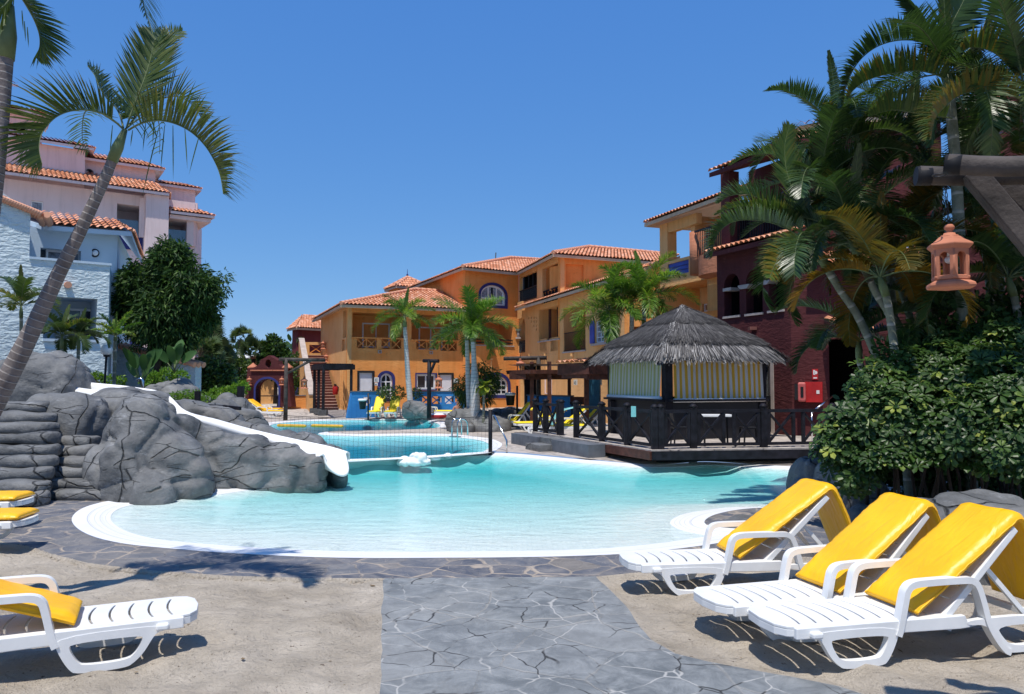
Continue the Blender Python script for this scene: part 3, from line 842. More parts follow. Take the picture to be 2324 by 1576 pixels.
def hip(corners, z, over, slope, parent, name='roof', sides=(0, 1, 2, 3), rise=None, smat='fascia'):
    """hipped roof over a quadrilateral (plan, ccw from front-left); ridge parallel to edge 0-1 if longer"""
    c = [Vector(p[:2]) for p in corners]; cen = sum(c, Vector((0, 0))) / 4
    out = []
    for i in range(4):
        a, b, d = c[i - 1], c[i], c[(i + 1) % 4]
        e1 = (b - a).normalized(); e2 = (d - b).normalized()
        out.append(b + (e1 - e2) * over)
    L01 = (out[1] - out[0]).length; L12 = (out[2] - out[1]).length
    hw = min(L01, L12) / 2; h = rise if rise is not None else hw * slope
    E = [Vector((p.x, p.y, z)) for p in out]
    if L01 >= L12:
        m1, m2 = (out[0] + out[3]) / 2, (out[1] + out[2]) / 2; d = (m2 - m1).normalized()
        r1 = m1 + d * hw; r2 = m2 - d * hw
        if (r2 - r1).dot(d) < .01: r1 = r2 = (m1 + m2) / 2
        A_, B_ = Vector((*r1, z + h)), Vector((*r2, z + h))
        fc = [[E[0], E[1], B_, A_], [E[1], E[2], B_], [E[2], E[3], A_, B_], [E[3], E[0], A_]]
        rd = [(E[0], A_), (E[1], B_), (E[2], B_), (E[3], A_), (A_, B_)]
    else:
        m1, m2 = (out[0] + out[1]) / 2, (out[2] + out[3]) / 2; d = (m2 - m1).normalized()
        A_, B_ = Vector((*(m1 + d * hw), z + h)), Vector((*(m2 - d * hw), z + h))
        fc = [[E[0], E[1], A_], [E[1], E[2], B_, A_], [E[2], E[3], B_], [E[3], E[0], A_, B_]]
        rd = [(E[0], A_), (E[1], A_), (E[2], B_), (E[3], B_), (A_, B_)]
    fc = [[q for k, q in enumerate(f) if (q - f[k - 1]).length > .02] for f in fc]
    return roof([fc[i] for i in sides], parent, name, True, smat, ridges=[x for x in rd if (x[0] - x[1]).length > .05])
def lamp_lantern(name, label, p, h, parent_group=None, mat='terra', cat='lantern', n=6):
    """ceramic lantern hanging or fixed, p = centre of its base"""
    t = thing(name, label, cat, p, parent_group); p = Vector(p); r_ = h * .36
    b = MB(); b.lathe([(r_ * .98, 0), (r_, h * .03), (r_ * .8, h * .06), (r_ * .66, h * .08), (r_ * .62, h * .14)], p, n if n > 8 else 24)
    b.build('base', M[mat], t)
    c = MB()
    for k in range(n):
        a = 2 * math.pi * (k + .5) / n; q = p + Vector((math.cos(a) * r_ * .6, math.sin(a) * r_ * .6, 0))
        c.tube([q + V(0, 0, h * .1), q + V(0, 0, h * .56)], h * .035, 6)
    c.build('pillars', M[mat], t)
    d = MB(); d.lathe([(r_ * .66, h * .53), (r_ * .7, h * .60), (r_ * .84, h * .66), (r_ * .82, h * .69), (r_ * .55, h * .77), (r_ * .33, h * .80), (r_ * .30, h * .84), (r_ * .16, h * .86), (r_ * .12, h * .90), (r_ * .24, h * .94), (r_ * .2, h * .98), (.005, h)], p, 24)
    d.build('cap', M[mat], t)
    e = MB(); e.ico(p + V(0, 0, h * .42), (h * .09, h * .09, h * .10), 2); e.build('bulb', M['globe'], t)
    return t

# ---------------------------------------------------------------- orange building, left two-storey wing
def P2(px, Y): return g2(px, Y)
A = P2(787, 44); Bq = P2(1056, 46.9); Cc = P2(727, 54)
b1 = thing('orange_house', 'two-storey orange wing with outside stairs, white door and tiled roof, left of the three-storey block', 'building', (A.x, A.y, .3))
W = Wall(A, Bq); Z1 = 6.18; WT = .15
door1 = W.R(815.5, 846.5, 844.5, 935); door2 = W.R(998.5, 851, 1025, 935)
win1 = W.R(863, 848, 890, 905, .5); win2 = W.R(945, 849.5, 989, 884)
bal = [W.R(800, 709, 918, 768), W.R(934, 713, 1040, 773)]
xs = [W.R(810, 768.5, 855, 791.5), W.R(866, 769.5, 911, 793), W.R(945, 773, 995, 794), W.R(999, 775.5, 1037, 797)]
def fixz(r, z0): return [(u, max(z, z0)) for u, z in r]
door1 = fixz(door1, .33); door2 = fixz(door2, .33)
def hz(rs):   # join each balcony opening with nothing: clamp panel tops 0.1 under sills
    return rs
W.put('wall', rect(0, 0, W.L, Z1 + WT), bal + xs + [door1, door2, win1, win2], -.25, 0, M['orange'], b1)
for r, rx in ((bal[0], 0), (bal[1], 1)):
    u0, z0, u1, z1 = bb(r); rm_ = room(W, rect(u0, z0 - 1.12, u1, z1), 2.0, M['orange'], b1)
    Wb = W.off(-1.985)
    if rx == 0: window(Wb, Wb.R(822, 733, 884, 790), b1, mull=1, fw=.08, recess=-.04, curtain=True)
    else: window(Wb, Wb.R(950, 742, 1004, 795), b1, mull=1, fw=.08, recess=-.04, curtain=True)
    W.put('sill', rect(u0 - .05, z0 - .07, u1 + .05, z0), [], -.27, .05, M['orange'], b1)
for r in xs: xpanel(W, r, b1, 2)
for dr, hx in ((door1, 1), (door2, 1)):
    u0, z0, u1, z1 = bb(dr)
    W.put('door_frame', rect(u0 - .12, z0, u1 + .12, z1 + .12), [rect(u0, z0 - .01, u1, z1)], -.1, .035, M['iron'], b1)
    d_ = W.put('door', rect(u0, z0, u1, z1), [], -.12, -.06, M['door'], b1)
    mb = MB(); mb.bar(W.P(u1 - .1, z0 + .95, -.04), W.P(u1 - .1, z0 + 1.15, -.04), .04, .05); mb.build('handle', M['iron'], d_)
window(W, win1, b1, mull=1, rows=2, surround='navy', sw=.16, fw=.10)
window(W, win2, b1, mull=1, surround='navy', sw=.07, fw=.11)
for k, (x, y) in enumerate(((1086, 841),)): pass
# spout holes and stain free detail
mb = MB()
for x, y in ((861.5, 799), (978, 801)):
    u, z = W.px(x, y); mb.extr(rect(u - .1, z - .09, u + .1, z + .09), [rect(u - .05, z - .05, u + .05, z + .05)], -.02, .09, W.mat())
mb.build('drain_spout', M['trim'], b1, True)
# left side wall of the wing
WS = Wall(Cc, A)
op = WS.R(778.5, 706, 785.5, 766)
WS.put('wall', rect(0, 0, WS.L, Z1 + .1), [op, WS.R(776, 772, 782, 796)], -.25, 0, M['orange2'], b1)
mb = MB(); u, z = WS.px(742, 775); mb.build
# roof
E0 = W.P(-.55, Z1 + .1, .85); E1 = W.P(W.L + .2, Z1 + .1, .85)
ws_b = WS.P(-.5, Z1 + .1, .55)
rl = ad(943, 659, 50.2); rr = ad(995, 663, 50.9); rb = ad(800, 690, 60)
roof([[E0, E1, rr, rl], [ws_b, E0, rl]], b1, ridges=[(E0, rl), (rl, rr)])
roof([[E1 + V(0, 0, 0), W.P(W.L + 1.5, Z1 + .1, .85), rr]], b1, slab=False)
# stair flight along the side wall
st = thing('outside_staircase', 'outside stairs with red-brown risers and orange parapet against the left orange wing', 'staircase', (*P2(741, 44), .35))
n_st = 21; s0 = P2(744, 44.0); s1 = P2(713.5, 52.6)
dS = (s1 - s0); dSn = dS.normalized(); pn = Vector((dSn.y, -dSn.x)); zt0 = .33; zt1 = ad(714, 807, 52.6).z
mbr, mbt = MB(), MB()
for k in range(n_st):
    wl = 1.15 if k < 10 else 1.02
    a = s0 + dS * (k / n_st); b = s0 + dS * ((k + 1) / n_st); z = zt0 + (zt1 - zt0) * (k + 1) / n_st
    c = (a + b) / 2; L = (b - a).length; m3 = Matrix(((pn.x, dSn.x, 0), (pn.y, dSn.y, 0), (0, 0, 1)))
    mbr.box((c.x, c.y, (z - .03) / 2), (2 * .62, L, z - .03), mat=m3)
    mbt.box((c.x - dSn.x * .02, c.y - dSn.y * .02, z - .015), (2 * .62, L + .03, .03), mat=m3)
mbr.build('riser_block', M['stairred'], st); mbt.build('tread', M['treadm'], st)
lf = s0 - pn * .62; lb = s1 - pn * .62
Wp = Wall(Vector(s0 - pn * .75 - dSn * .3), Vector(s1 - pn * .75))
prof = [(0, .2), (Wp.L, .2), (Wp.L + .5, .2), (Wp.L + .5, zt1 + 1.1), (Wp.L - .2, zt1 + 1.1), (.4, 1.35), (0, 1.2)]
arch = rect(3.2, .2, 4.3, 2.35, .5)
mb = MB(); mb.extr(prof, [arch], -.28, 0, Wp.mat()); mb.build('parapet', M['orange2'], st, True)
mb = MB(); mb.extr([(Wp.L + .5, zt1 + 1.1), (Wp.L + .5, zt1 + 1.17), (Wp.L - .2, zt1 + 1.17), (.4, 1.42), (-.05, 1.27), (-.05, 1.2), (0, 1.2), (.4, 1.35), (Wp.L - .2, zt1 + 1.1)], [], -.32, .04, Wp.mat()); mb.build('coping', M['trim'], st, True)
mb = MB(); mb.extr(rect(3.2, .22, 4.3, 2.35, .5), [], -.2, -.15, Wp.mat()); mb.build('recess', M['dark'], st, True)
# landing balustrade at the head of the stairs
Wl = Wall(P2(683, 53.6), P2(738, 53.6)); rl_ = Wl.R(702, 783, 730, 802)
mb = MB(); mb.extr([(0, 0), (Wl.L, 0), (Wl.L, Wl.px(700, 777)[1]), (0, Wl.px(700, 777)[1])], [rl_], -.15, 0, Wl.mat()); mb.build('landing_wall', M['orange2'], st, True)
xpanel(Wl, rl_, st, 1)
# right-hand stepped skirting of the stairs (pilaster strips on the side wall)
for px_ in (745, 760, 771):
    u, z = WS.px(px_ + 3, 860)
mb = MB()
for uu, hh in ((WS.L - 1.0, 2.55), (WS.L - 1.6, 2.7), (WS.L - .35, 2.6)):
    mb.box(WS.P(uu, hh / 2 + .2, .07), (.1, .14, hh), mat=Matrix(((WS.d.x, WS.n.x, 0), (WS.d.y, WS.n.y, 0), (0, 0, 1))))
mb.build('pipe_casing', M['orange2'], b1)

# ---------------------------------------------------------------- small cupola behind the wing
cu = thing('roof_cupola', 'small square turret with pyramid tiled roof and finial behind the orange wing', 'turret', (*P2(923, 58), 0))
cz = ad(923, 659, 58).z; cr = 1.05; cp = P2(923, 58)
mb = MB(); mb.box((cp.x, cp.y, cz / 2 + .1), (cr * 2, cr * 2, cz + .2), R(28)); mb.build('wall', M['orange'], cu)
Rm = Matrix.Rotation(R(28), 2)
cn = [cp + Rm @ Vector(q) * cr for q in ((-1, -1), (1, -1), (1, 1), (-1, 1))]
hip(cn, cz + .1, .3, .62, cu)
mb = MB(); ap = V(cp.x, cp.y, cz + .1 + .62 * (cr + .3)); mb.lathe([(.06, 0), (.05, .15), (.1, .22), (.03, .3), (.015, .62), (.002, .7)], ap, 8); mb.build('finial', M['navy'], cu)

# ---------------------------------------------------------------- orange building, three-storey middle block
Pp = P2(1055, 46.6); Q = P2(1177, 48.9); Rr = P2(943, 56.5)
b2 = thing('orange_apartment_block', 'three-storey orange block with big arched blue-framed window under a tiled roof', 'building', (Pp.x, Pp.y, .35))
W2 = Wall(Pp, Q); W2s = Wall(Rr, Pp); Z2 = 8.66
aw = W2.R(1091, 645.5, 1147, 695, .34); rc = W2.R(1069, 729, 1165, 785); gw = W2.R(1100, 853, 1152.5, 896.5, .33)
W2.put('wall', rect(0, 0, W2.L + .02, Z2 + .18), [aw, rc, gw], -.25, 0, M['orange'], b2)
W2s.put('wall', rect(0, 0, W2s.L, Z2 + .18), [], -.25, 0, M['orange'], b2)
window(W2, aw, b2, mull=2, rows=0, surround='navy', sw=.17, fw=.11, curtain=True)
mb = MB(); u0, z0, u1, z1 = bb(aw); mb.bar(W2.P(u0 + .1, z0 + .42, -.1), W2.P(u1 - .1, z0 + .42, -.1), .07); mb.build('glazing_bar', M['white'], b2)
window(W2, gw, b2, mull=3, rows=3, surround='navy', sw=.2, fw=.09)
room(W2, rc, 1.6, M['orange'], b2)
u0, z0, u1, z1 = bb(rc); mb = MB()
for zz in (.14, .34): mb.bar(W2.P(u0, z0 + zz, -.1), W2.P(u1, z0 + zz, -.1), .07)
mb.build('railing', M['iron'], b2)
W2.put('sill', rect(u0 - .05, z0 - .08, u1 + .05, z0), [], -.27, .05, M['trim'], b2)
# wall spout pipe
mb = MB(); u, z = W2.px(1115, 816); mb.box(W2.P(u, z, .04), (.16, .12, .12)); mb.bar(W2.P(u, z - .1, .01), W2.P(u, z - 1.1, .01), .09, .04, up=(0, 1, 0)); mb.build('drain_spout', M['orange2'], b2)

# ---------------------------------------------------------------- right block: balconies (upper) + long lower wall
S = P2(1272, 41.6); T = P2(1418, 33.8)
b3 = thing('orange_apartment_block', 'orange block with dark glazed loggias, arched doorway and blue-shuttered windows behind the palms', 'building', (S.x, S.y, .35))
dq = (S - Q).normalized(); W3 = Wall(Q, T); Z3 = 6.45
uS = (S - Q).length
o_door = W3.R(1181, 826, 1217, 940); o_door = fixz(o_door, .33)
o_arch = W3.R(1176.5, 722, 1192, 800, .5)
o1 = W3.R(1223, 704, 1270, 768); o2 = W3.R(1279, 700, 1329, 794); r1 = W3.R(1224.5, 771, 1240.5, 798); r2 = W3.R(1249.5, 767.5, 1267.5, 796)
sh1 = W3.R(1350.5, 729, 1371, 777); sh2 = W3.R(1376, 725, 1395, 775)
g1 = W3.R(1239, 849, 1252, 893); 
def clampu(r, a): return [(max(u, a), z) for u, z in r]
holes = [o_door, clampu(o_arch, .02), o1, o2, r1, r2, sh1, sh2]
perf = []
for j, row in enumerate(((1200, 1206, 1212, 1217.5), (1206, 1212, 1217.5), (1211.5, 1217.5), (1217.5,))):
    for x in row: perf.append(W3.R(x - 1, 719.5 + 8.8 * j, x + 1.2, 724 + 8.8 * j))
W3.put('wall', rect(0, 0, W3.L, Z3), holes + perf, -.25, 0, M['orange2'], b3)
for o_, dp in ((o_door, 1.2), (o_arch, 1.5), (o1, 2.), (o2, 2.)):
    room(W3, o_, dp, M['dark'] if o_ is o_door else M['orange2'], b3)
W3.put('recess', rect(bb(perf[0])[0] - .2, bb(perf[-1])[1] - .2, bb(perf[3])[2] + .2, bb(perf[0])[3] + .2), [], -.32, -.29, M['dark'], b3)
for r_ in (r1, r2): W3.put('panel', r_, [], -.15, -.06, M['rwood'], b3)
# dark posts in loggia 1, screen
u0, z0, u1, z1 = bb(o1); mb = MB()
for fq in (.15, .56): mb.bar(W3.P(u0 + (u1 - u0) * fq, z0, -.5), W3.P(u0 + (u1 - u0) * fq, z1, -.5), .16)
mb.build('post', M['rwood'], b3)
W3.put('sill', rect(u0 - .1, z0 - .08, u1 + .05, z0), [], -.27, .06, M['trim'], b3)
u0, z0, u1, z1 = bb(o2); bars(W3, rect(u0, z0, u1, z0 + (z1 - z0) * .42), b3, t=-.05)
W3.put('sill', rect(u0 - .1, z0 - .08, u1 + .05, z0), [], -.27, .06, M['trim'], b3)
for r_ in (sh1, sh2):
    window(W3, r_, b3, mull=1, rows=3, fw=.07, pane='glass', curtain=True)
u0, z0, u1, z1 = bb(sh1); W3.put('shutter', rect(u0 - .55, z0, u0 - .03, z1), [], .01, .06, M['bluepanel'], b3)
W3.put('sill', rect(u0 - .3, z0 - .12, bb(sh2)[2] + .2, z0 - .02), [], -.1, .12, M['trim'], b3)
u0, z0, u1, z1 = bb(o_arch); bars(W3, rect(u0, z0, u1, z0 + (z1 - z0) * .33), b3, t=-.05, w_=.03)
mb = MB(); mb.tube([W3.P(u0 + .04, z0 + 1.0, .02), W3.P(u0 + .04, z1 - .8, .02)], .11, 10); mb.box(W3.P(u0 + .04, z0 + .95, .02), (.34, .34, .1)); mb.box(W3.P(u0 + .04, z1 - .76, .02), (.34, .34, .1))
mb.build('column', M['trim'], b3)
window(W3, g1, b3, mull=0, fw=.06, recess=.0, surround='pink', sw=.05, pane='glass', proud=.06)
mb = MB()
for x in (1240.5, 1301, 1205): 
    u, z = W3.px(x, 806); mb.box(W3.P(u, z, .05), (.2, .16, .14)); mb.bar(W3.P(u, z - .1, .012), W3.P(u, z - .95, .012), .1, .04, up=(0, 1, 0))
mb.build('drain_spout', M['orange2'], b3)
# upper storey: side wall Q-S with loggias
W3u = Wall(Q, S); Z3u = 8.66
ua = W3u.R(1178.5, 617, 1218, 676); ub = W3u.R(1230, 610, 1266, 687); ua = [(u, min(z, 8.55)) for u, z in clampu(ua, .03)]; ub = [(u, min(z, 8.5)) for u, z in ub]
W3u.put('wall', rect(0, Z3 - .3, W3u.L, Z3u + .18), [ua, ub], -.25, -.02, M['orange2'], b3)
room(W3u, ua, .6, M['dark'], b3); room(W3u, ub, 2.2, M['orange'], b3)
u0, z0, u1, z1 = bb(ua); mb = MB()
for k in range(4): mb.bar(W3u.P(u0 + (u1 - u0) * (k + .5) / 4, z0, -.2), W3u.P(u0 + (u1 - u0) * (k + .5) / 4, z1, -.2), .07)
mb.build('glazing_bar', M['black'], b3); bars(W3u, rect(u0, z0, u1, z0 + .75), b3, t=-.04, w_=.03)
u0, z0, u1, z1 = bb(ub); xpanel(W3u, rect(u0, z0 + .05, u1, z0 + .85), b3, 5, 'dwood', .05, -.1); mb = MB(); mb.bar(W3u.P(u0, z0 + .88, -.1), W3u.P(u1, z0 + .88, -.1), .08); mb.build('handrail', M['dwood'], b3)
W3u.put('parapet', rect(.25, 5.9, 1.25, 6.95), [], -.1, .16, M['orange2'], b3)
# upper storey front wall S -> right
S2 = P2(1530, 44.9); W3f = Wall(S, S2)
of = W3f.R(1284, 599, 1324.5, 654.5)
W3f.put('wall', rect(0, 3, W3f.L, Z3u + .18), [of], -.25, 0, M['orange'], b3)
room(W3f, of, 1.8, M['orange'], b3)
Wb = W3f.off(-1.78); window(Wb, Wb.R(1286, 629, 1305, 668, .5), b3, mull=1, recess=-.08, fw=.08)
# roofs of middle and right blocks
E = 8.78
c0 = W2s.P(-.5, E, .6); c1 = W2.P(-.55, E, .6); c2 = W2.P(W2.L - .55, E, .6); c3 = W3u.P(W3u.L + .55, E, .6); c4 = W3f.P(W3f.L, E, .6)
rA = ad(1159, 587, 53.5); rB = ad(1240, 592, 57)
rC = ad(1337, 562.5, 47.5); rD = ad(1530, 580, 50.5)
roof([[c0, c1, rA], [c1, c2, rB, rA], [c2, c3, rC, ad(1250, 592, 55)], [c3, c4, rD, rC]], b3, ridges=[(c1, rA), (rA, rB), (c3, rC), (rC, rD), (c2, ad(1250, 592, 55))])
mb = MB(); q0 = ad(1122, 606, 51); mb.tube([q0 - V(0, 0, 1), q0 + V(.1, 0, .95)], .035, 6); mb.build('aerial', M['iron'], b3)
# lower tiled canopy along the long wall
k0 = W3.P(1.35, Z3 + .02, .65); k1 = W3.P(W3.L + .3, Z3 + .02, .65); 
roof([[k0, k1, W3.P(W3.L + .3, Z3 + 1.15, -2.6), W3.P(1.35, Z3 + 1.15, -2.6)]], b3, 'canopy_roof', ridges=[])
# wall turning right at T behind the kiosk
T2 = P2(1600, 32.8); W4 = Wall(T, T2)
o4 = W4.R(1428, 742, 1490, 800)
W4.put('wall', rect(0, 0, W4.L, Z3), [o4], -.25, 0, M['orange'], b3); room(W4, o4, 1.4, M['orange2'], b3)
bars(W4, rect(bb(o4)[0], bb(o4)[1], bb(o4)[2], bb(o4)[1] + .95), b3, t=-.05)

# ---------------------------------------------------------------- orange corner block with blue panel loggia
V0 = P2(1500, 33.0); V1 = P2(1664, 28.4)
b4 = thing('orange_corner_block', 'orange corner building with open top loggia, blue panel and rounded balcony', 'building', (V0.x, V0.y, .4))
W5 = Wall(V0, V1); ze = W5.px(1500, 511)[1]; zb = W5.px(1500, 655)[1]; zp = W5.px(1516, 594)[1]
uc = W5.px(1515, 560)[0]; up_ = W5.px(1557, 560)[0]
pl = W5.R(1516, 592, 1563, 624)
# loggia parapet
pl_u0 = uc; pl_u1 = W5.px(1563, 600)[0]; zp2 = zp - .12; zlow = W5.px(1516, 629)[1]
W5.put('parapet', rect(0, zb, W5.L, zp), [rect(pl_u0, zlow, pl_u1, zp2)], -.25, 0, M['orange2'], b4)
pn_ = W5.put('panel', rect(pl_u0, zlow, pl_u1, zp2), [], -.12, -.05, M['bluepanel'], b4)
mb = MB()
for k in (1, 2): mb.bar(W5.P(pl_u0, zlow + (zp2 - zlow) * k / 3, -.045), W5.P(pl_u1, zlow + (zp2 - zlow) * k / 3, -.045), .03)
mb.build('board_joint', M['navy'], pn_)
W5.put('column', rect(0, zp, uc, ze), [], -.45, 0, M['orange2'], b4)
W5.put('beam', rect(uc, ze - .42, up_ + .7, ze), [], -.3, -.03, M['orange2'], b4)
W5.put('wall', rect(up_, zp, W5.L, ze), [W5.R(1598, 590, 1624, 680, .3)], -2.7, -1.2, M['orange2'], b4)
mb = MB(); mb.box(W5.P(up_ + .12, (zp + ze) / 2, -.75), (.26, 1.0, ze - zp), mat=Matrix(((W5.d.x, W5.n.x, 0), (W5.d.y, W5.n.y, 0), (0, 0, 1)))); mb.build('pier', M['orange2'], b4)
# floor slab and ceiling
mb = MB(); mb.extr(rect(0, zb, W5.L, zb + .25), [], -3.2, -.26, W5.mat()); mb.build('floor_slab', M['orange2'], b4, True)
# lower recessed wall
W6 = W5.off(-1.5); wr = W6.R(1594, 690, 1605, 707)
W6.put('wall', rect(-.2, 0, W6.L + .5, zb), [wr], -.25, 0, M['orange2'], b4)
window(W6, wr, b4, mull=0, fw=.06)
zr = W5.px(1577, 711)[1]
W5.put('balustrade', rect(1.6, zr - 1.3, W5.L, zr), [W5.R(1600, 722, 1629, 736)], -.2, 0, M['orange'], b4)
xpanel(W5, W5.R(1600, 722, 1629, 736), b4, 2)
W5.put('column', rect(W5.px(1603, 650)[0], zr, W5.px(1628, 650)[0], zb), [], -.3, -.05, M['orange2'], b4)
W5.put('wall', rect(0, 0, W5.L, zr - 1.3), [], -.25, 0, M['orange2'], b4)
# rounded balcony
bc = thing  # placeholder name kept unused
def arcwall(Wq, ua_, ub_, z0, z1, bulge, t, mat, name, par, n=14):
    mb = MB(); outer = []
    for k in range(n + 1):
        a = k / n; outer.append((ua_ + (ub_ - ua_) * a, bulge * math.sin(math.pi * min(1, a * 1.0)) ** .5 if 0 < a < 1 else 0))
    vs = []; fs = []
    for u, o in outer:
        for z in (z0, z1): vs.append(Wq.P(u, z, o))
        for z in (z0, z1): vs.append(Wq.P(u, z, max(-.05, o - t)))
    for k in range(n):
        a, b = k * 4, k * 4 + 4
        fs += [(a, b, b + 1, a + 1), (a + 2, a + 3, b + 3, b + 2), (a + 1, b + 1, b + 3, a + 3), (a, a + 2, b + 2, b)]
    mb.add(vs, fs); m_ = len(mb.v)
    bot = [Wq.P(u, z0 + .001, o) for u, o in outer]
    mb.add(bot, [tuple(range(len(bot)))])
    return mb.build(name, M[mat], par, True)
ub0 = W5.px(1564, 600)[0]; ub1 = W5.L
zbb = W5.px(1590, 637)[1]; zbt = W5.px(1600, 592)[1]
ub0 = W5.px(1604, 600)[0]
arcwall(W5, ub0, ub1 + .9, zbb, zbt, .95, .14, 'redplaster', 'rounded_balcony', b4)
mb = MB(); mb.tube([W5.P(ub0 + .28, zbb + .1, .62), W5.P(ub0 + .28, zbt + 1.0, .62)], .30, 14); mb.build('balcony_pier', M['redplaster'], b4)
mb = MB()
for k in range(14):
    u = ub0 + .65 + k * .11; o = .93
    mb.bar(W5.P(u, zbt, o - .06), W5.P(u, zbt + .95, o - .06), .03)
mb.bar(W5.P(ub0 + .5, zbt + .96, .87), W5.P(ub0 + 2.3, zbt + .96, .87), .07); mb.build('railing', M['dwood'], b4)
# roof
ea = W5.P(-.35, ze + .12, .55); eb = W5.P(W5.L + 1, ze + .12, .55)
roof([[ea, eb, W5.P(W5.L + 1, ze + 1.5, -3.6), W5.P(.9, ze + 1.5, -3.6)], [W5.P(-.35, ze + .12, -4), ea, W5.P(.9, ze + 1.5, -3.6)]], b4)

# ---------------------------------------------------------------- maroon building
e0 = P2(1630, 25.8); e1 = P2(1797, 22.7); e2 = P2(2160, 21.0); e3 = P2(2700, 18)
b5 = thing('maroon_building', 'dark maroon plastered building with three arched openings and tiled canopies behind the palms', 'building', (e1.x, e1.y, .4))
W7 = Wall(e0, e1); zc = W7.px(1640, 577)[1]
arcs = [W7.R(1643, 625, 1679, 715, .5), W7.R(1692.5, 615.5, 1731, 709, .5), W7.R(1744, 605, 1779, 702, .5)]
dr = W7.R(1724, 803, 1752, 985); dr = fixz(dr, .45)
W7.put('wall', rect(0, 0, W7.L, zc), arcs + [dr], -.3, 0, M['maroon'], b5)
for r_ in arcs:
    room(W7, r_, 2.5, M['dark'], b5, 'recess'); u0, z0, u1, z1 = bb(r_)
    W7.put('sill', rect(u0 - .04, z0 - .07, u1 + .04, z0), [], -.31, .05, M['trim'], b5)
for x, y in ((1651, 659), (1690, 652.5), (1735, 643.5)):
    if x > 1660:
        u, z = W7.px(x, y); W7.put('capital', [(u - .26, z + .04), (u - .17, z - .05), (u + .17, z - .05), (u + .26, z + .04), (u + .26, z + .08), (u - .26, z + .08)], [], -.33, .06, M['trim'], b5)
    else:
        u, z = W7.px(x - 3, y); W7.put('capital', rect(u - .1, z - .04, u + .3, z + .06), [], -.33, .06, M['trim'], b5)
W7.put('wall', rect(0, zc, W7.L, zc + 3), [W7.R(1655, 470, 1740, 545)], -3.0, -1.4, M['maroon'], b5)
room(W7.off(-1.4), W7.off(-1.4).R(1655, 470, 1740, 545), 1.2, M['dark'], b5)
bars(W7, rect(0, zc + .25, W7.L, zc + 1.15), b5, t=-.5, w_=.035, mat='dwood')
W7.put('column', rect(.0, zc, .45, zc + 2.8), [], -.6, -.2, M['maroon'], b5)
dd = W7.put('door_frame', grow(dr, .12), [dr], -.1, .03, M['trim'], b5)
window(W7, dr, b5, mull=0, fw=.06, recess=.1, pane='clear', name='glass_door'); room(W7, dr, 1.6, M['dark'], b5)
u0, z0, u1, z1 = bb(dr); bars(W7, rect(u0, z0, u1, z0 + 1.05), b5, t=-.03, w_=.03, step=.12)
u, z = W7.px(1712, 782); mb = MB(); mb.extr([(u - .2, z - .3)] + arcpts(u, z - .05, .27, .3, math.pi * .0, math.pi, 14)[::1] , [], 0, .1, W7.mat()); mb.build('arched_sign', M['trim'], b5, True)
W8 = Wall(e1, e2)
W8.put('wall', rect(0, 0, W8.L, 5.3), [W8.R(1880, 770, 1960, 1005)], -.3, -.001, M['maroon'], b5); room(W8, W8.R(1880, 770, 1960, 1005), 2, M['dark'], b5)
W8.put('wall', rect(0, 5.3, W8.L, 9.9), [W8.R(1900, 560, 1990, 660), W8.R(2020, 540, 2100, 650)], -1.6, -1.3, M['maroon'], b5)
W9 = Wall(e2, e3); W9.put('wall', rect(0, 0, W9.L, 5.3), [], -.3, 0, M['maroon'], b5); W9.put('wall', rect(0, 5.3, W9.L, 9.9), [], -1.6, -1.3, M['maroon'], b5)
roof([[W8.P(.5, 5.32, .45), W8.P(W8.L, 5.32, .45), W8.P(W8.L, 5.9, -1.35), W8.P(.5, 5.9, -1.35)]], b5, 'canopy_roof', smat='maroon')
q0 = ad(1918, 753, 20.6); q1 = ad(1995, 753, 20.6)
roof([[q0, q1, q1 + V(0, 1.4, .45), q0 + V(0, 1.4, .45)]], b5, 'canopy_roof', smat='maroon')
k0 = W7.P(-.05, zc + .02, .5); k1 = W7.P(W7.L + .3, zc + .02, .5)
roof([[k0, k1, W7.P(W7.L + .3, zc + .33, -.5), W7.P(-.05, zc + .33, -.5)]], b5, 'canopy_roof', smat='maroon')
zt = zc + 2.75
t0 = W7.P(.1, zt, .35); t1 = W7.P(W7.L + .4, zt, .35); t2 = W8.P(0.2, zt + .9, -1); t3 = W8.P(W8.L + 3, zt + .9, -1)
roof([[t0, t1, W7.P(W7.L + .4, zt + 1.5, -4.5), W7.P(1.2, zt + 1.5, -4.5)]], b5, smat='maroon')
roof([[t2, t3, W8.P(W8.L, zt + 2.4, -5), W8.P(2.5, zt + 2.4, -5)]], b5)
mb = MB(); u, z = W7.px(1719, 744) if False else W7.px(1712, 746); mb.box(W7.P(u, z, .08), (.22, .2, .1)); mb.build('drain_spout', M['stairred'], b5)

# far maroon house behind the stairs
f0 = P2(662, 60); f1 = P2(676, 58.3); f2_ = P2(752, 60.5)
b6 = thing('maroon_house', 'small maroon house with clay roof far behind the staircase', 'building', (f1.x, f1.y, .35))
Wf = Wall(f1, f2_); Wg = Wall(f0, f1); zf = ad(676, 745, 58.3).z
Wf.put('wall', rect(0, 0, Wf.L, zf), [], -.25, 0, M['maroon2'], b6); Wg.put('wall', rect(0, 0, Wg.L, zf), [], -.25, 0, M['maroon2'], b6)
roof([[Wf.P(-.5, zf, .5), Wf.P(Wf.L + 3, zf, .5), Wf.P(Wf.L + 3, zf + 1.3, -3), Wf.P(2.3, zf + 1.3, -3)], [Wg.P(-.3, zf, .35), Wf.P(-.5, zf, .5), Wf.P(2.3, zf + 1.3, -3)]], b6)

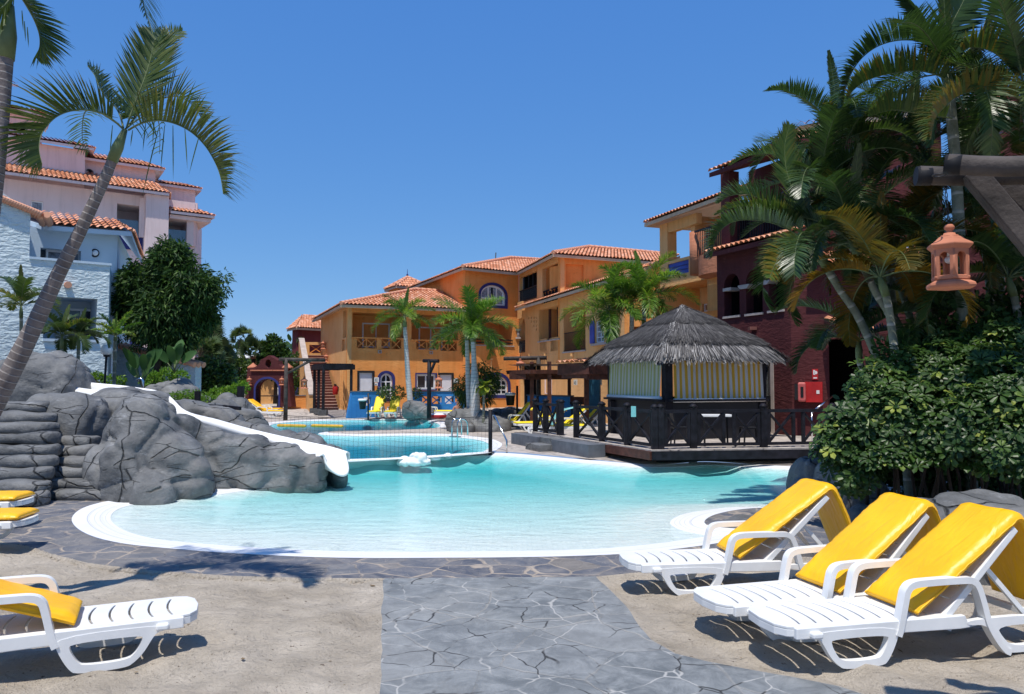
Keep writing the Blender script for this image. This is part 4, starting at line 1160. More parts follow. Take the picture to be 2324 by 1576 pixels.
# ---------------------------------------------------------------- light-blue house (left)
h0 = P2(-420, 20.0); h1 = P2(66, 22.9); h2 = P2(243, 24.0)
b7 = thing('light_blue_house', 'pale blue rough-plastered house with clay tiled roof edge behind the leaning palm', 'building', (h2.x, h2.y, .2))
W10 = Wall(h0, h2); u66 = (h1 - h0).length * 1.0; u66 = W10.px(66, 600)[0]; zpar0 = W10.px(66, 588)[1]; zpar1 = W10.px(243, 603)[1]
zr0 = W10.px(0, 458)[1]; zr1 = W10.px(66, 484)[1]
hole = W10.R(100, 672, 219, 772)
W10.put('wall', [(0, 0), (W10.L, 0), (W10.L, zpar1), (u66, zpar0), (u66, zr1), (0, zr0 + 3.2)], [hole], -.35, 0, M['skyblue'], b7)
room(W10, hole, 1.6, M['skyblue_s'], b7)
Wb = W10.off(-1.55); window(Wb, Wb.R(150, 700, 215, 775), b7, mull=1, fw=.07, recess=-.06)
u0, z0, u1, z1 = bb(hole); W10.put('sill', rect(u0, z0 - .08, u1 + .05, z0), [], -.36, .06, M['skyblue_s'], b7)
W10.put('parapet_cap', [(u66, zpar0), (W10.L + .05, zpar1), (W10.L + .05, zpar1 + .07), (u66, zpar0 + .07)], [], -.4, .05, M['skyblue_s'], b7)
# side wall at right
W11 = Wall(h2, P2(262, 33)); W11.put('wall', rect(0, 0, W11.L, zpar1), [], -.3, 0, M['skyblue_s'], b7)
# return wall and upper wall set back
W12 = Wall(W10.P(u66, 0, -.35).xy, W10.P(u66, 0, -1.9).xy)
zup = ad(101, 516, 25.2).z
mb = MB(); a, b = W10.P(u66, 0, -.3), W10.P(u66, 0, -1.9); mb.quad(V(a.x, a.y, zpar0 - .5), V(b.x, b.y, zpar0 - .5), V(b.x, b.y, zup), V(a.x, a.y, zr1)); mb.build('return_wall', M['skyblue_s'], b7)
W13 = W10.off(-1.8); uu0 = W13.px(101, 550)[0]; uu1 = W13.px(266, 570)[0]; zu0 = W13.px(101, 518)[1]; zu1 = W13.px(266, 529)[1]
wn_ = W13.R(104, 568, 150, 592); 
W13.put('wall', [(uu0 - .7, 3), (uu1, 3), (uu1, zu1), (uu0 - .7, zu0)], [W13.R(92, 562, 183, 606)], -.3, 0, M['skyblue_s'], b7)
room(W13, W13.R(92, 562, 183, 606), 1, M['skyblue_s'], b7); Wb = W13.off(-.5); window(Wb, Wb.R(104, 567, 182, 615), b7, mull=1, fw=.07, recess=-.06, curtain=True)
ue = W13.P(uu1, 0, 0); ub = P2(292, 31.5); W14 = Wall(Vector((ue.x, ue.y)), ub); W14.put('wall', rect(0, 3, W14.L, zu1), [], -.3, 0, M['skyblue_s'], b7)
mb = MB(); u, z = W13.px(216, 575); mb.lathe([(.14, 0), (.14, .05), (.11, .06), (.1, .05)], W13.P(u, z, .0), 20, m=Matrix.Rotation(R(90), 3, 'X')); lm = mb.build('wall_lamp', M['iron'], b7)
mb = MB(); mb.ico(W13.P(u, z, .06), (.1, .06, .1), 2); mb.build('glass', M['globe'], lm)
# roofs
ra = W13.P(uu0 - .1, zu0 + .02, .45); rb = W13.P(uu1 + .35, zu1 + .02, .45); rc_ = W14.P(W14.L, zu1 + .02, .4)
r_t0 = W13.P(uu0 - .9, zu0 + .75, -2.2); r_t1 = W13.P(uu0 + 1.2, zu0 + .75, -2.2)
roof([[ra, rb, r_t1 + V(1.2, 0, 0), r_t0]], b7, smat='skyblue_s'); roof([[rb, rc_, r_t1 + V(1.2, 0, 0)]], b7, smat='skyblue_s')
g0 = W10.P(0, zr0 + 3.2, .12); 
mb = MB()
a_ = W10.P(u66 + .25, zr1 - .05, 0); b_ = W10.P(W10.px(-40, 440)[0], W10.px(-40, 438)[1], 0); k = 22
for i in range(k):
    p, q_ = b_.lerp(a_, i / k), b_.lerp(a_, (i + 1.15) / k)
    for off_ in (.08, -.14, -.36): mb.tube([p + Vector((W10.n.x, W10.n.y, 0)) * off_ + V(0, 0, .06), q_ + Vector((W10.n.x, W10.n.y, 0)) * off_ + V(0, 0, .02)], [.09, .11], 8)
c_ = W10.P(u66 + .25, zr1 - .05, 0); d_ = ra + V(0, 0, .05)
for i in range(6):
    p, q_ = c_.lerp(d_, i / 6), c_.lerp(d_, (i + 1.1) / 6)
    for off_ in (0, .2): mb.tube([p + V(off_, 0, .04), q_ + V(off_, 0, 0)], [.1, .12], 8)
mb.build('verge_tiles', M['tile'], b7)
# drain stub + wall wire
mb = MB(); u, z = W10.px(153, 647); mb.tube([W10.P(u, z, 0), W10.P(u, z - .02, .22)], .1, 12); mb.build('drain_spout', M['tile'], b7)
# low tiled garden wall right of it
g = thing('garden_wall', 'low pale blue garden wall with sloping clay tile top beneath the round tree', 'wall', (*P2(340, 27), .2))
Wg = Wall(P2(262, 27), P2(443, 26.0)); zz0 = Wg.px(265, 786)[1]; zz1 = Wg.px(345, 806)[1]; zz2 = Wg.px(440, 830)[1]
u1_ = Wg.px(345, 800)[0]
Wg.put('wall', [(0, 0), (Wg.L, 0), (Wg.L, zz2), (u1_, zz1), (0, zz0)], [], -.3, 0, M['skyblue'], g)
mb = MB()
for (ua_, za), (ub_, zb_) in (((0, zz0), (u1_, zz1)), ((u1_, zz1), (Wg.L, zz2))):
    k = max(2, int((ub_ - ua_) / .35))
    for i in range(k):
        t_, s_ = i / k, (i + 1.15) / k
        for off_ in (.1, -.12, -.36): mb.tube([Wg.P(ua_ + (ub_ - ua_) * t_, za + (zb_ - za) * t_ + .07, off_), Wg.P(ua_ + (ub_ - ua_) * s_, za + (zb_ - za) * s_ + .03, off_)], [.08, .1], 8)
mb.build('tile_coping', M['tile'], g)

# ---------------------------------------------------------------- pink apartment building (far left)
b8 = thing('pink_apartment_building', 'tall pale pink apartment building with stepped tiled roofs and navy balcony fronts', 'building', (*P2(375, 46), .2))
m0 = P2(-500, 35); m1 = P2(441, 47.2)
Wm = Wall(P2(-300, 38.2), P2(441, 47.2)); Wm2 = Wm
zmid = Wm.px(375, 452)[1]
ub1_ = Wm.px(265, 500)[0]; ub2 = Wm.px(374, 500)[0]; ub3 = Wm.px(441, 560)[0]
# main wall up to the mid eaves, left part flush
log1 = Wm.R(266, 462, 325, 541); log2 = Wm.R(381, 484, 429, 562)
win = Wm.R(71, 455, 97, 512)
lower = [Wm.R(281, 598, 322, 690), Wm.R(281, 720, 322, 795), Wm.R(340, 598, 372, 690), Wm.R(390, 600, 428, 690), Wm.R(390, 720, 428, 800), Wm.R(340, 720, 372, 800)]
Wm.put('wall', rect(0, 0, ub3, zmid), [log1, log2, win] + lower, -.3, 0, M['pink'], b8)
for r_ in [log1, log2]: room(Wm, r_, 2.2, M['pink'], b8)
for r_ in lower: room(Wm, r_, 1.6, M['pink'], b8)
window(Wm, win, b8, mull=0, fw=.06, recess=.12, curtain=True)
for r_, lab in ((log1, 1), (log2, 1)):
    u0, z0, u1, z1 = bb(r_); Wm.put('glass_balustrade', rect(u0, z0, u1, z0 + 1.0), [], -.02, 0.0, M['clear'], b8)
    Wm.put('balcony_front', rect(u0 - .1, z0 - .75, u1 + .05, z0 - .02), [], -.02, .12, M['navy'], b8)
for r_ in lower:
    u0, z0, u1, z1 = bb(r_); Wm.put('balcony_front', rect(u0, z0 - .02, u1, z0 + .85), [], .01, .1, M['navy'], b8)
# end wall facing right
We = Wall(P2(441, 47.2), P2(452, 56)); We.put('wall', rect(0, 0, We.L, zmid), [], -.3, 0, M['pink'], b8)
# projecting bay with post between the two loggias: piers
Wm.put('pier', rect(ub2 - 1.2, 0, ub2 + .05, zmid), [], .01, .8, M['pink'], b8)
mb = MB(); 
for x, y0, y1 in ((328, 452, 541), (435, 478, 560)):
    u, za = Wm.px(x, y0); _, zb_ = Wm.px(x, y1); mb.bar(Wm.P(u, za, .05), Wm.P(u, zb_, .05), .42, .42)
mb.build('post', M['pink'], b8)
# mid eaves roofs
def zpx(x, y, Y): return ad(x, y, Y)
e_a = Wm.P(Wm.px(-200, 380)[0], Wm.px(375, 445)[1] + .05, 1.0); 
ze_ = Wm.px(375, 447)[1]
p0 = Wm.P(0, ze_, 1.1); p1 = Wm.P(ub2, ze_, 1.1)
roof([[p0, p1, Wm.P(ub2 - .4, ze_ + 1.1, -1.4), Wm.P(0, ze_ + 1.1, -1.4)], [p1, Wm.P(ub2 + .6, ze_, -2), Wm.P(ub2 - .4, ze_ + 1.1, -1.4)]], b8, smat='pink')
zf_ = Wm.px(481, 483)[1]
W15 = Wm.off(-.2); us = W15.px(380, 480)[0]; ue_ = W15.px(478, 490)[0]
q0 = Wm.P(us, ze_ - .95, .75); q1 = Wm.P(ue_, ze_ - .95, .75); q2 = Wm.P(ue_ - .3, ze_ - .95, -5)
roof([[q0, q1, Wm.P(ue_ - 1.3, ze_ - .05, -1.6), Wm.P(us, ze_ - .05, -1.6)], [q1, q2, Wm.P(ue_ - 1.3, ze_ - .05, -1.6)]], b8, smat='pink')
mb = MB(); mb.extr(rect(us, ze_ - 1.35, ue_ - .15, ze_ - 1.12), [], -4.5, .5, Wm.mat()); mb.build('balcony_ceiling', M['pink'], b8, True)
# setback upper storeys
Wu = Wm.off(-1.6); zt_ = Wu.px(356, 386)[1]; uu = Wu.px(352, 420)[0]; uv = Wu.px(449, 420)[0]
zl = Wu.px(449, 402)[1]
wtop = Wu.R(250, 402, 309, 432)
Wu.put('wall', rect(0, ze_, uu, zt_), [wtop], -.3, 0, M['pink'], b8); window(Wu, wtop, b8, mull=1, fw=.08, recess=.1, curtain=True)
Wu.put('wall', rect(uu, ze_ - 1, uv, zt_ - .75), [], -.9, -.6, M['pink'], b8)
Wx = Wall(Wu.P(uv, 0, -.6).xy, Wu.P(uv + .2, 0, -6).xy); Wx.put('wall', rect(0, ze_ - 1, Wx.L, zt_ - .75), [], -.3, 0, M['pink'], b8)
roof([[Wu.P(0, zt_, .5), Wu.P(uu + .4, zt_, .5), Wu.P(uu - .5, zt_ + .9, -2), Wu.P(0, zt_ + .9, -2)], [Wu.P(uu + .4, zt_, .5), Wu.P(uu + .6, zt_, -3.5), Wu.P(uu - .5, zt_ + .9, -2)]], b8, smat='pink')
roof([[Wu.P(uu + .2, zt_ - .72, -.3), Wu.P(uv + .3, zt_ - .72, -.3), Wu.P(uv - .4, zt_ - .2, -2), Wu.P(uu, zt_ - .2, -2)], [Wu.P(uv + .3, zt_ - .72, -.3), Wu.P(uv + .5, zt_ - .72, -5), Wu.P(uv - .4, zt_ - .2, -2)]], b8, smat='pink')
# higher left step
ul_ = Wu.px(188, 380)[0]
Wu.put('wall', rect(0, ze_ - .3, ul_, Wu.px(172, 348)[1]), [], .05, .9, M['pink'], b8)
zz = Wu.px(172, 344)[1]
roof([[Wu.P(0, zz, 1.4), Wu.P(ul_ + .4, zz, 1.4), Wu.P(ul_ - .5, zz + .9, -1.5), Wu.P(0, zz + .9, -1.5)], [Wu.P(ul_ + .4, zz, 1.4), Wu.P(ul_ + .5, zz, -2), Wu.P(ul_ - .5, zz + .9, -1.5)]], b8, smat='pink')
Wp_ = Wm.off(-.9); pa, pb = Wp_.px(172, 405), Wp_.px(343, 429)
mb = MB(); mb.extr([(pa[0], ze_ + .3), (pb[0], ze_ + .3), (pb[0], Wp_.px(343, 421)[1]), (pa[0], Wp_.px(172, 405)[1])], [], -.15, .1, Wp_.mat()); mb.build('parapet', M['pink'], b8, True)
mb = MB(); mb.bar(Wp_.P(pa[0], Wp_.px(172, 404)[1], 0), Wp_.P(pb[0], Wp_.px(343, 420)[1], 0), .3, .08); mb.build('parapet_cap', M['navy'], b8)
# topmost penthouse
Wt = Wm.off(-3.5); zk = Wt.px(90, 262)[1]; uk = Wt.px(96, 280)[0]
Wt.put('wall', rect(0, ze_ + 1, uk, zk), [Wt.R(-30, 270, 58, 300)], -.3, 0, M['pink'], b8); room(Wt, Wt.R(-30, 270, 58, 300), 1, M['dark'], b8)
roof([[Wt.P(0, zk, .5), Wt.P(uk + .4, zk, .5), Wt.P(uk - .6, zk + .7, -1.5), Wt.P(0, zk + .7, -1.5)], [Wt.P(uk + .4, zk, .5), Wt.P(uk + .4, zk, -3), Wt.P(uk - .6, zk + .7, -1.5)]], b8, smat='pink')
Wt2 = Wt.off(-1.5); z9 = Wt2.px(20, 192)[1]; u9 = Wt2.px(18, 200)[0]; Wt2.put('wall', rect(0, zk, u9, z9), [], -.3, 0, M['pink'], b8)
roof([[Wt2.P(0, z9, .3), Wt2.P(u9 + .5, z9, .3), Wt2.P(u9 - .4, z9 + .6, -1.5), Wt2.P(0, z9 + .6, -1.5)]], b8, smat='pink')
for W_, x, y in ((Wm, 58, 505), (Wm, 377, 512), (Wu, 204, 393)):
    u, z = W_.px(x, y); mb = MB(); mb.lathe([(.22, 0), (.22, .1), (.17, .12), (.15, .05)], W_.P(u, z, .0), 16, m=Matrix.Rotation(R(90), 3, 'X')); lm = mb.build('wall_lamp', M['iron'], b8)
# ================================================================ DECK, FENCE, KIOSK, PERGOLA, MIDGROUND
def plan_m(d):   # matrix with x along 2D dir d
    d = Vector(d[:2]).normalized(); return Matrix(((d.x, -d.y, 0), (d.y, d.x, 0), (0, 0, 1)))
def lerp2(a, b, t): return a + (b - a) * t
DZ = .40
F = [az(1191, 984, DZ), az(1305, 1003, DZ), az(1417, 1008.7, DZ), az(1486, 1020, DZ), az(1574, 1018, DZ), az(1733.5, 1015.7, DZ), az(1890, 1013, DZ)]
F = [Vector(p[:2]) for p in F]
c0 = F[3]; cL = az(1191, 984, DZ).xy; cM = az(1392, 1006, DZ).xy
dL = (cM - c0).normalized(); 
FL = c0 + dL * 6.9      # left end of the fence line
deck = thing('timber_deck', 'dark raised timber deck on posts over the pool edge below the thatched kiosk', 'deck', (c0.x, c0.y, 0))
far = [Vector((10.5, 19.5)), Vector((9.5, 25.5)), Vector((3.5, 27.5))]
outline = [FL - Vector((.1, .1)), c0 + Vector((-.12, -.22)), F[5] + Vector((0, -.25)), F[6] + Vector((0, -.25)), *far]
mb = MB(); mb.extr([(p.x, p.y) for p in outline], [], DZ - .06, DZ, Matrix.Identity(4)); mb.build('deck_boards', M['pale_terrace_paving'], deck, True)
mb = MB()
o1_ = c0 + Vector((-.12, -.25)); dLn = dL; beam_s = o1_ + dL * 2.1
mb.bar(V(*beam_s, DZ - .13), V(*o1_, DZ - .13), .1, .2); mb.build('edge_beam', M['rwood'], deck)
mb = MB(); mb.bar(V(*o1_, DZ - .13), V(*(F[6] + Vector((1.5, -.25))), DZ - .13), .1, .2); mb.build('edge_beam', M['dwood'], deck)
mb = MB(); mb.bar(V(*(o1_ + Vector((.3, 1.0))), DZ - .22), V(*(F[6] + Vector((1.5, .7))), DZ - .22), .1, .3); mb.build('under_beam', M['black'], deck)
for (x, y) in ((1489, 1053), (1575, 1055), (1742, 1043)):
    q = az(x, y, -.05); q.y += .10
    mb = MB(); mb.box((q.x, q.y, -.1), (.17, .17, .75)); mb.build('leg', M['concrete'], deck)
# dark net skirt and retaining stone under the left part
def slab_wall(name, lab, a, b, z0, z1, t, mat, cat='wall'):
    d = (b - a); n_ = Vector((d.y, -d.x)).normalized()
    mb = MB(); mb.box(((a.x + b.x) / 2 - n_.x * t / 2, (a.y + b.y) / 2 - n_.y * t / 2, (z0 + z1) / 2), (d.length, t, z1 - z0), mat=plan_m(d))
    return mb
w0 = slab_wall('', '', c0 + dL * 2.1 + Vector((-.15, -.15)), c0 + dL * 4.15 + Vector((-.22, -.22)), -.02, DZ - .03, .5, None)
w0.build('stone_base', M['concrete'], deck)
w0 = slab_wall('', '', c0 + dL * 5.0 + Vector((-.22, -.22)), FL + Vector((-.3, -.1)), -.02, DZ - .03, .5, None); w0.build('stone_base', M['concrete'], deck)
mb = slab_wall('', '', c0 + dL * 4.1 + Vector((-.4, -.3)), c0 + dL * 5.05 + Vector((-.4, -.3)), 0, .22, .7, None); mb.build('step', M['rock'], deck)
mb = slab_wall('', '', c0 + dL * 4.1 + Vector((.0, -.1)), c0 + dL * 5.05 + Vector((.0, -.1)), 0, DZ - .02, .7, None); mb.build('step', M['rock'], deck)

# timber fence with X bays
def fence(name, lab, pts, posts_extra, mat='dwood', h=.95, z=DZ, group=None, midpost=True):
    t = thing(name, lab, 'fence', (*pts[0], z), group)
    for i, p in enumerate(pts):
        big = i == 0
        mb = MB(); mb.box((p.x, p.y, z + h / 2 + .0), (.15, .15, h + .02)); 
        mb.lathe([(.10, h + .01), (.11, h + .05), (.06, h + .09), (.03, h + .11)], (p.x, p.y, z), 4); mb.build('post', M[mat], t)
    for a, b in zip(pts[:-1], pts[1:]):
        d = (b - a).normalized(); nb = max(1, round((b - a).length / 1.02)); 
        mb = MB(); mb.bar(V(*a, z + h - .07), V(*b, z + h - .07), .09, .075); mb.build('top_rail', M[mat], t)
        mb = MB(); mb.bar(V(*a, z + .09), V(*b, z + .09), .08, .07); mb.build('bottom_rail', M[mat], t)
        L = (b - a).length / nb
        for k in range(nb):
            p, q = a + d * (L * k + .13), a + d * (L * (k + 1) - .13)
            mb = MB(); mb.bar(V(*p, z + .12), V(*q, z + h - .1), .06, .05); mb.bar(V(*(p + Vector((.0, .012))), z + h - .1), V(*(q + Vector((0, .012))), z + .12), .06, .045)
            for e in ((p, q) if nb > 1 or (b - a).length > .7 else ()): mb.bar(V(*e, z + .1), V(*e, z + h - .09), .075, .075)
            mb.build('cross_brace', M[mat], t)
    return t
pL = [c0, c0 + dL * 1.25, c0 + dL * 2.55, c0 + dL * 4.05]
fence('timber_fence', 'dark crossed timber fence bays left of the deck corner, bearing a small teal notice', pL, 0)
fence('timber_fence', 'separate short dark timber fence section left of the two steps', [c0 + dL * 5.0, c0 + dL * 5.15, c0 + dL * 6.1, c0 + dL * 6.9], 0)
fence('timber_fence', 'long dark timber fence with crossed braces along the deck edge facing the pool', [c0 + Vector((.14, .0)), F[4], F[5], F[6], F[6] + Vector((1.6, -.1))], 0)
fence('timber_fence', 'dark timber fence across the back of the deck, left of the kiosk', [c0 + dL * 4.9 + Vector((1.6, 1.0)), c0 + dL * 4.9 + Vector((3.2, .6)), c0 + dL * 4.2 + Vector((4.4, 1.0))], 0)
q = ad(1438, 934, 18.9); mb = MB(); mb.box(q - V(.02, .12, 0), (.12, .015, .26), R(-20)); o = mb.build('notice', M['toilet']); tag(o, 'small teal notice plate on the dark fence near the deck corner', 'notice')

# ---- kiosk
K0 = Vector((4.22, 21.0)); KR = Vector((7.11, 22.1)); KL = Vector((3.11, 23.9)); KB = KR + KL - K0; KC = (KR + KL) / 2
ki = thing('beach_bar_kiosk', 'square bar kiosk with grey thatched pyramid roof and striped awnings on the deck', 'kiosk', (*KC, DZ))
for p in (K0, KR, KL, KB):
    mb = MB(); mb.box((*p, DZ + 1.15), (.22, .22, 2.3), mat=plan_m(KR - K0)); mb.build('post', M['dwood'], ki)
for a, b in ((K0, KR), (KL, K0), (KB, KL), (KR, KB)):
    d = (b - a).normalized(); n_ = Vector((d.y, -d.x))
    mb = MB(); mb.box((*((a + b) / 2), DZ + .52), ((b - a).length - .2, .12, 1.04), mat=plan_m(d)); mb.build('counter_front', M['black'], ki)
    mb = MB(); mb.box((*((a + b) / 2 + n_ * .08), DZ + 1.07), ((b - a).length + .1, .42, .06), mat=plan_m(d)); mb.build('counter_top', M['dwood'], ki)
    mb = MB(); mb.bar(V(*a, DZ + 2.28), V(*b, DZ + 2.28), .16, .2); mb.build('lintel', M['dwood'], ki)
def awning(a, b, ztop, zbot, n_str, mat, name='awning', out=.22):
    d = (b - a).normalized(); n_ = Vector((d.y, -d.x)); mb = MB(); N = 40; vs = []; fs = []; us = []
    for i in range(N + 1):
        t = i / N
        for j in range(7):
            s_ = j / 6; p = a + (b - a) * t + n_ * (.10 + out * s_ + .012 * math.sin(t * 37 + s_ * 2) + .02 * math.sin(t * 9))
            vs.append((p.x, p.y, ztop + (zbot - ztop) * s_))
    for i in range(N):
        for j in range(6):
            k = i * 7 + j; fs.append((k, k + 7, k + 8, k + 1)); us.append([(i / N * n_str, 0), ((i + 1) / N * n_str, 0), ((i + 1) / N * n_str, 1), (i / N * n_str, 1)])
    mb.add(vs, fs, us, True); aw_ = mb.build(name, M[mat], ki)
    m2 = MB(); q0, q1 = a + n_ * (.12 + out), b + n_ * (.12 + out); m2.tube([V(*(q0 - d * .03), zbot - .03), V(*(q1 + d * .03), zbot - .03)], .055, 10); m2.build('bottom_bar', M['white'], aw_)
dr_ = (KR - K0).normalized(); dl_ = (KL - K0).normalized()
awning(K0 + dr_ * .13, KR - dr_ * .02, DZ + 2.3, 1.50, 17, 'striped_awning', out=.05)
awning(KL - dl_ * .05, K0 + dl_ * .1, DZ + 2.3, 1.56, 17, 'striped_awning_pale', out=.05)
# thatch: dense strips laid in three tiers down each roof face
random.seed(21)
apex = V(*KC, 4.22); eR = (KR - KC) * 1.31; eL = (KL - KC) * 1.33; eF = (K0 - KC) * 1.33; eB = (KB - KC) * 1.33
cor = [KC + eF, KC + eR, KC + eB, KC + eL]
def zroof(t): return 4.2 - 1.45 * t + .02 * math.sin(math.pi * t) - .10 * max(0, t - .8) / .2
mb = MB(); mu = MB()
for k in range(4):
    a, b = cor[k], cor[(k + 1) % 4]
    nrm2 = ((a + b) / 2 - KC).normalized()
    # solid under layer
    for i in range(6):
        t0, t1 = i / 6, (i + 1) / 6
        pa, pb = KC.lerp(a, t0), KC.lerp(b, t0); pc, pd = KC.lerp(b, t1 * .97), KC.lerp(a, t1 * .97)
        mu.quad(V(*pa, zroof(t0) - .1), V(*pb, zroof(t0) - .1), V(*pc, zroof(t1) - .1), V(*pd, zroof(t1) - .1))
    for tier, (s0_, s1_, cnt) in enumerate(((.80, 1.04, 3400), (.62, .86, 3000), (.40, .68, 2400), (.18, .46, 1600), (-.02, .24, 700))):
        for _ in range(cnt // (1 if k in (0, 3) else 3)):
            u = rnd(); e = a.lerp(b, u); sj = U(0, .16); t0 = max(.0, s0_ - sj + U(-.04, .02)); t1 = s1_ + U(-.09, .025) - (sj * .6 if rnd() < .5 else 0)
            if t1 < t0 + .03: continue
            sl = U(-.10, .10) * (1.0 if tier else .8)
            e1_ = a.lerp(b, min(1, max(0, u + sl * .25)))
            p0 = KC.lerp(e, t0); p1 = KC.lerp(e1_, t1)
            lift = U(.0, .10) + (.05 if tier in (1, 3) else .0)
            z0_, z1_ = zroof(t0) + lift * .3 - .03, zroof(t1) + lift - (.10 * U(0, 1.4) if tier == 0 else 0)
            w_ = U(.008, .019); d2 = (b - a).normalized() * w_
            c_ = rnd() ** 1.2 * (.75 if tier else 1.0) + (.15 if t1 > .95 else 0)
            pm = p0.lerp(p1, .55); zm = z0_ * .45 + z1_ * .55 + .03
            mb.add([V(*(p0 - d2), z0_), V(*(p0 + d2), z0_), V(*(pm + d2), zm), V(*(pm - d2), zm), V(*(p1 + d2 * .4), z1_), V(*(p1 - d2 * .4), z1_)], [(0, 1, 2, 3), (3, 2, 4, 5)], [[(c_, 0)] * 4, [(c_, 1)] * 4])
for k in range(4):      # hip tufts
    a = cor[k]
    for _ in range(1500):
        t = U(.0, 1.02); p = KC.lerp(a, t); ang = U(0, 2 * math.pi); q = p + Vector((math.cos(ang), math.sin(ang))) * U(0, .10); d_ = (a - KC).normalized()
        q2 = q + d_ * U(.12, .3) + Vector((U(-.06, .06), U(-.06, .06))); w_ = U(.006, .013); sd = Vector((-d_.y, d_.x)) * w_; c_ = rnd()
        z0_ = zroof(t) + U(0.0, .10); t2 = t + .12; z1_ = zroof(min(1.1, t2)) + U(-.05, .07)
        mb.quad(V(*(q - sd), z0_), V(*(q + sd), z0_), V(*(q2 + sd), z1_), V(*(q2 - sd), z1_), [(c_, 0)] * 4)
th = mu.build('thatched_roof', M['black'], ki); mb.build('thatch', M['thatch'], th)

# ---- table on the deck behind the fence
def chair(name, lab, x, y, z, rz, mat='black', grp=None):
    t = thing(name, lab, 'chair', (0, 0, 0), grp)
    mb = MB(); mb.box((0, 0, .43), (.46, .44, .04)); mb.build('seat', M[mat], t)
    mb = MB(); mb.box((0, .21, .66), (.44, .04, .34), mat=Matrix.Rotation(R(-10), 3, 'X')); mb.build('backrest', M[mat], t)
    for sx in (-1, 1):
        for sy in (-1, 1): mb = MB(); mb.bar(V(sx * .2, sy * .19, .42), V(sx * .22, sy * .22, 0), .035); mb.build('leg', M[mat], t)
    t.location = (x, y, z); t.rotation_euler = (0, 0, rz); return t
q = ad(1625, 955, 19.3)
tb = thing('bar_table', 'white-topped square table behind the deck fence in front of the kiosk', 'table', (q.x, q.y, DZ))
mb = MB(); mb.box((q.x, q.y, DZ + .74), (.85, .8, .035)); mb.build('table_top', M['white'], tb)
for sx in (-1, 1):
    for sy in (-1, 1): mb = MB(); mb.bar(V(q.x + sx * .36, q.y + sy * .33, DZ + .72), V(q.x + sx * .38, q.y + sy * .35, DZ), .04); mb.build('leg', M['iron'], tb)
G_ = 'dark chairs around the white table'
chair('deck_chair', 'dark chair left of the white table on the deck', q.x - .85, q.y + .1, DZ, R(90), grp=G_)
chair('deck_chair', 'dark chair right of the white table, nearest the kiosk door', q.x + .85, q.y, DZ, R(-90), grp=G_)

# ---- log pergola shelter with tiled top behind the fence (dark red-brown)
pg = thing('timber_shelter', 'red-brown timber shelter with tiled ridge beyond the deck fence, left of the kiosk', 'pergola', (*P2(1250, 31), .3))
def pbox(x0, y0, x1, y1, Y0, Y1, mat, name, par, th_=.18):
    a0 = ad(x0, (y0 + y1) / 2, Y0); a1 = ad(x1, (y0 + y1) / 2, Y1); mb = MB()
    h_ = abs(y1 - y0) / pxm((Y0 + Y1) / 2); mb.bar(a0, a1, th_, h_); return mb.build(name, M[mat], par)
pbox(1151, 845.5, 1240, 842, 31, 30.2, 'rwood', 'fascia_board', pg); 
Sx = lambda c: 1125.7 + c * .14206; Sy = lambda c: 805 + c * .14206
def P3(c, d): return Sx(c), Sy(d)
a = ad(Sx(190), Sy(285), 31); b = ad(Sx(580), Sy(275), 29.5); c = ad(Sx(1010), Sy(278), 30.5)
def board(p0, p1, h, t, name): mb = MB(); mb.bar(p0, p1, t, h); return mb.build(name, M['rwood'], pg)
zt_ = ad(Sx(580), Sy(238), 29.5).z; zb_ = ad(Sx(580), Sy(300), 29.5).z
board(a, b, zt_ - zb_, .12, 'fascia_board'); board(b, c + V(2.2, .3, 0), zt_ - zb_, .12, 'fascia_board')
board(ad(Sx(235), Sy(330), 30.8), ad(Sx(500), Sy(328), 29.9), .34, .14, 'beam'); board(ad(Sx(500), Sy(330), 29.9), ad(Sx(1200), Sy(330), 30.6), .34, .14, 'beam')
mb = MB(); z1_ = zt_ - .1; mb.add([a + V(0, 0, .3), b + V(0, 0, .3), c + V(2.2, .3, .3), c + V(2.2, 3.2, .3), a + V(.5, 3, .3)], [(0, 1, 2, 3, 4)]); mb.build('roof_deck', M['rwood'], pg)
for cx, w_, Y in ((573, 60, 30.2), (852, 62, 29.9), (1170, 50, 32.5), (1445, 72, 28.6), (1835, 50, 29.0)):
    p = P2(Sx(cx), Y); ww = w_ * .14206 / pxm(Y); mb = MB(); mb.box((p.x, p.y, 1.45), (ww, .24, 2.6)); mb.build('post', M['rwood'], pg)
# second, nearer roof part
a2 = ad(Sx(1000), Sy(240), 28.8); b2_ = ad(Sx(1500), Sy(220), 27.6); c2_ = ad(Sx(1860), Sy(225), 28.6)
board(a2, b2_, .42, .12, 'fascia_board'); board(b2_, c2_, .42, .12, 'fascia_board')
board(ad(Sx(1070), Sy(292), 28.7), ad(Sx(1480), Sy(290), 27.8), .42, .14, 'beam'); board(ad(Sx(1460), Sy(300), 27.8), ad(Sx(1840), Sy(305), 28.8), .46, .14, 'beam')
ri = ad(Sx(1640), Sy(75), 30.2)
roof([[a2 + V(-.1, -.2, .2), b2_ + V(.1, -.25, .2), ri]], pg, slab=False)
roof([[b2_ + V(.1, -.25, .2), c2_ + V(.3, -.1, .2), ri]], pg, slab=False)
board(ad(Sx(1490), Sy(180), 27.9), ad(Sx(1640), Sy(150), 29.5), .3, .1, 'fascia_board')

